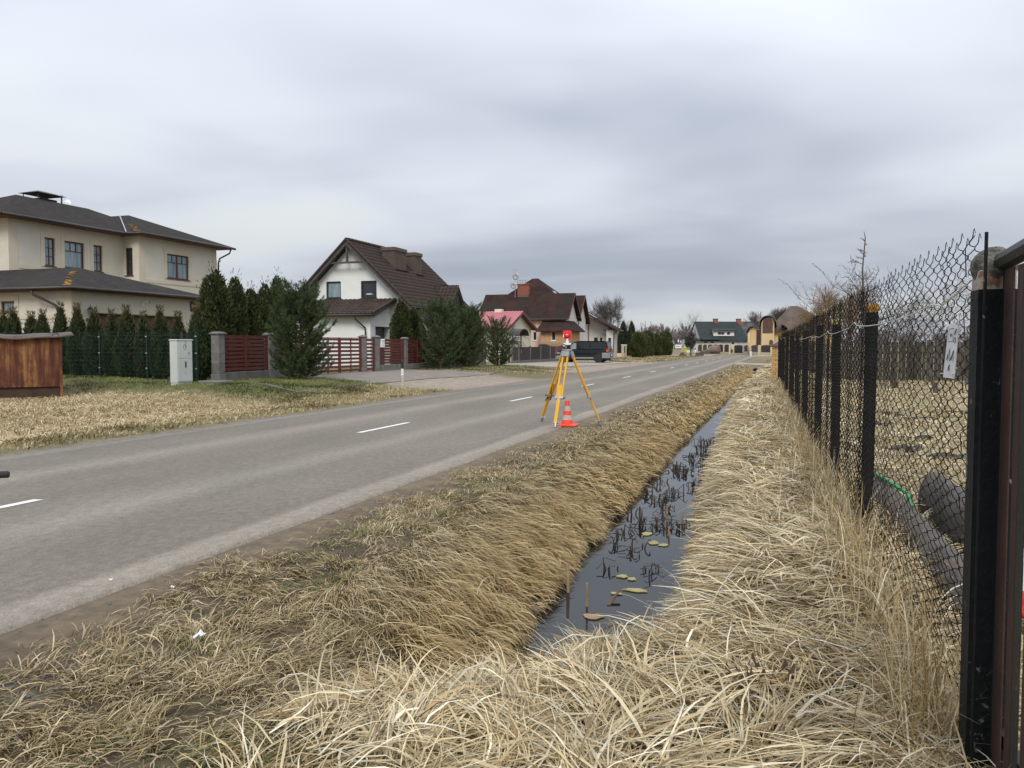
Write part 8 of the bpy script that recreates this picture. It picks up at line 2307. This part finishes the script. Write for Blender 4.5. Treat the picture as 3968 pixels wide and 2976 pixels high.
add_grass('golden-brown grass combed down the left bank of the ditch', 'bank_grass', [bank_left(4.2, 9.0, 4600, 0.28, 0.0058, 11, 4), bank_left(9.0, 17.0, 2000, 0.27, 0.010, 12, 3), bank_left(17.0, 40.0, 520, 0.26, 0.02, 13, 2), bank_left(40.0, 62.0, 220, 0.25, 0.03, 14, 2)])
def verge(y0, y1, dens, L0, w0, seed, segs=2):
    kp = lambda x, y: (1-0.8*np.exp(-((x+3.42)/0.22)**2-((y-2.8)/0.3)**2))*sm(-4.0, -3.2, x+0.55*(fbm(x*1.1,y*1.1)-0.5))*np.where(x < WLf(y)-0.45+3*sm(5.2,4.6,y), 1, 0)*(0.55+0.45*sm(0.3,0.55,fbm(x*2.2+5,y*2.2)))
    x, y, cid, g = scatter(-4.05, -1.5 if y0 < 5 else -2.3, y0, y1, dens, seed, kp, clump=40/(1+y0/8))
    n = len(x); L = L0*(0.4+1.0*g.random(n)**1.3)
    ca = np.random.default_rng(seed+1).normal(0, 1.2, max(1, cid.max()+1))
    az = flow(x, y, 1.2, 0.3) + np.where(cid >= 0, ca[np.maximum(cid,0)], 0) + g.normal(0, 0.6, n)
    z = zg(x, y)+0.02*g.random(n); e0 = g.uniform(0.0, 0.9, n); e1 = g.uniform(-0.6, 0.3, n)
    c = straw_cols(g, n, DULL, 0.28); gr = (fbm(x*1.7+20, y*1.7) > 0.60) & (g.random(n) < 0.4); c[gr] = straw_cols(g, int(gr.sum()), OLIVE, 0.3)
    return blade_mesh('verge', np.stack([x,y,z],1), az, L, e0, e1, w0*(0.5+g.random(n)), c, segs, 0.6)
add_grass('short dull dead grass between the road and the ditch', 'verge_grass', [verge(2.0, 5.0, 4600, 0.13, 0.0050, 21, 3), verge(5.0, 10.0, 3400, 0.10, 0.0058, 22, 2), verge(10.0, 18.0, 1500, 0.085, 0.009, 23, 2), verge(18.0, 40.0, 420, 0.10, 0.018, 24, 2), verge(40.0, 72.0, 130, 0.10, 0.03, 25, 2)])
# left verge
def lawn(x0, x1, y0, y1, dens, L0, w0, seed, pal, kp=None, flat=False, segs=2):
    x, y, cid, g = scatter(x0, x1, y0, y1, dens, seed, kp, clump=dens/14)
    n = len(x); L = L0*(0.5+0.9*g.random(n)); az = flow(x, y, 0.5, 0.4) + g.normal(0, 0.8, n)
    z = zg(x, y)+0.01
    e0 = g.uniform(0.1,0.9,n) if flat else g.uniform(0.5,1.5,n); e1 = g.uniform(-0.9,0.0,n) if flat else g.uniform(-0.3,1.0,n)
    return blade_mesh('lawn', np.stack([x,y,z],1), az, L, e0, e1, w0*(0.5+g.random(n)), straw_cols(g, n, pal, 0.25), segs, 0.5)
kstraw = lambda x, y: (1-sm(18.6,20.2,y+2.2*(fbm(x*0.8,y*0.8)-0.5)))*sm(12.2,14.0,-x+1.2*(fbm(x,y)-0.5))
klow = lambda x, y: sm(11.0,11.5,-x)*(1-0.75*sm(19.0,21.2,y)*0)*np.where(y < 26.5-(x+13)*0.1, 1, 0)
add_grass('pale lodged straw around the rusty container', 'straw_grass', [lawn(-24, -11.5, 8, 21.5, 300, 0.26, 0.014, 31, [(0.50,0.40,0.23),(0.58,0.48,0.29),(0.42,0.325,0.175),(0.62,0.53,0.36),(0.36,0.275,0.14)], kstraw, True, 2)])
ksh = lambda x, y: sm(10.95,11.6,-x+0.4*(fbm(x*1.5,y*1.5)-0.5))*(1-0.8*kstraw(x,y))
add_grass('short olive-brown grass along the left edge of the road', 'verge_grass', [lawn(-14.6, -10.9, 7, 26.5, 260, 0.09, 0.016, 32, DULL+OLIVE[1:4], ksh)])
add_grass('greenish lawn before the cabinet and the red fence', 'lawn_grass', [lawn(-19.2, -13.5, 19.2, 28.4, 330, 0.07, 0.016, 33, LAWN+LAWN[:3], lambda x, y: sm(19.4,20.8,y)*np.where((x < -14.4) | (y < 25), 1, 0)*np.where((y > 27.5) & (x > -18.6), 0, 1)), lawn(-30, -19.2, 18.9, 23.2, 260, 0.08, 0.018, 36, LAWN+LAWN[:3], lambda x, y: sm(19.2,20.4,y))])
add_grass('lawn under the twin pines along the red fence', 'lawn_grass', [lawn(-19.2, -14.6, 38.5, 52, 150, 0.07, 0.024, 34, LAWN+DULL[:1], lambda x, y: sm(14.6,15.6,-x))])
add_grass('dull grass strip between gravel and forecourt', 'verge_grass', [lawn(-15.0, -11.6, 41, 50.5, 120, 0.07, 0.026, 37, DULL+OLIVE[1:3], lambda x, y: sm(12.4,13.4,-x)*0.9), lawn(-19, -11.4, 74.5, 128, 26, 0.09, 0.06, 38, DULL+OLIVE[1:3])])
def kyard(x, y): return sm(0.85,1.3,x)*(0.4+0.6*sm(0.3,0.55,fbm(x*1.2,y*1.2)))
add_grass('pale short dead grass in the yard behind the wire fence', 'yard_grass', [lawn(0.8, 3.6, 3.0, 12, 900, 0.13, 0.008, 41, STRAW+DULL+OLIVE[2:4], kyard, True), lawn(0.6, 6.5, 12, 22, 260, 0.12, 0.016, 42, STRAW+DULL+OLIVE[2:4], kyard, True), lawn(0.4, 10, 22, 36, 90, 0.12, 0.028, 43, STRAW[:3]+DULL, kyard, True)])
# long loose blades arching over the water and single pale stalks
def loose(seed):
    g = np.random.default_rng(seed); n = 420
    y = g.uniform(3.2, 9.5, n); x = np.where(g.random(n) < 0.6, WRf(y)+g.normal(0.1,0.25,n), g.uniform(-2.3, 0.6, n))
    keep = (ditch(x, y) < 0.35); x, y = x[keep], y[keep]; n = len(x)
    z = zg(x, y)+0.05*g.random(n); az = g.uniform(0, 6.28, n)
    return blade_mesh('loose', np.stack([x,y,z],1), az, g.uniform(0.25,0.6,n), g.uniform(0.5,1.45,n), g.uniform(-1.0,0.3,n), 0.0075*(0.5+g.random(n)), straw_cols(g, n, [(0.62,0.54,0.37),(0.55,0.46,0.28),(0.68,0.62,0.47)], 0.15), 5, 1.0)
add_grass('single long pale blades arching over the straw', 'loose_blades', [loose(51)])
# pebbles at the lower left corner
g = np.random.default_rng(8); mb = MB()
for k in range(260):
    x_, y_ = -3.45+g.normal(0,0.16), 2.78+g.normal(0,0.22); s_ = 0.004+0.012*g.random()**2
    mb.blob((x_,y_,zs(x_,y_)+s_*0.3),(s_*1.2,s_,s_*0.7),k,0.2,6,4)
for k in range(160):
    x_, y_ = g.uniform(-4.2,-3.2), g.uniform(2.5,9); s_ = 0.003+0.008*g.random()**2
    mb.blob((x_,y_,zs(x_,y_)+s_*0.3),(s_*1.2,s_,s_*0.7),k,0.2,5,4)
me = mb.mesh('pebbles', smooth=True); me.materials.append(M['concrete_round'])
tag(link('pebbles', me), 'loose grey pebbles on the dirt at the lower left', kind='stuff')
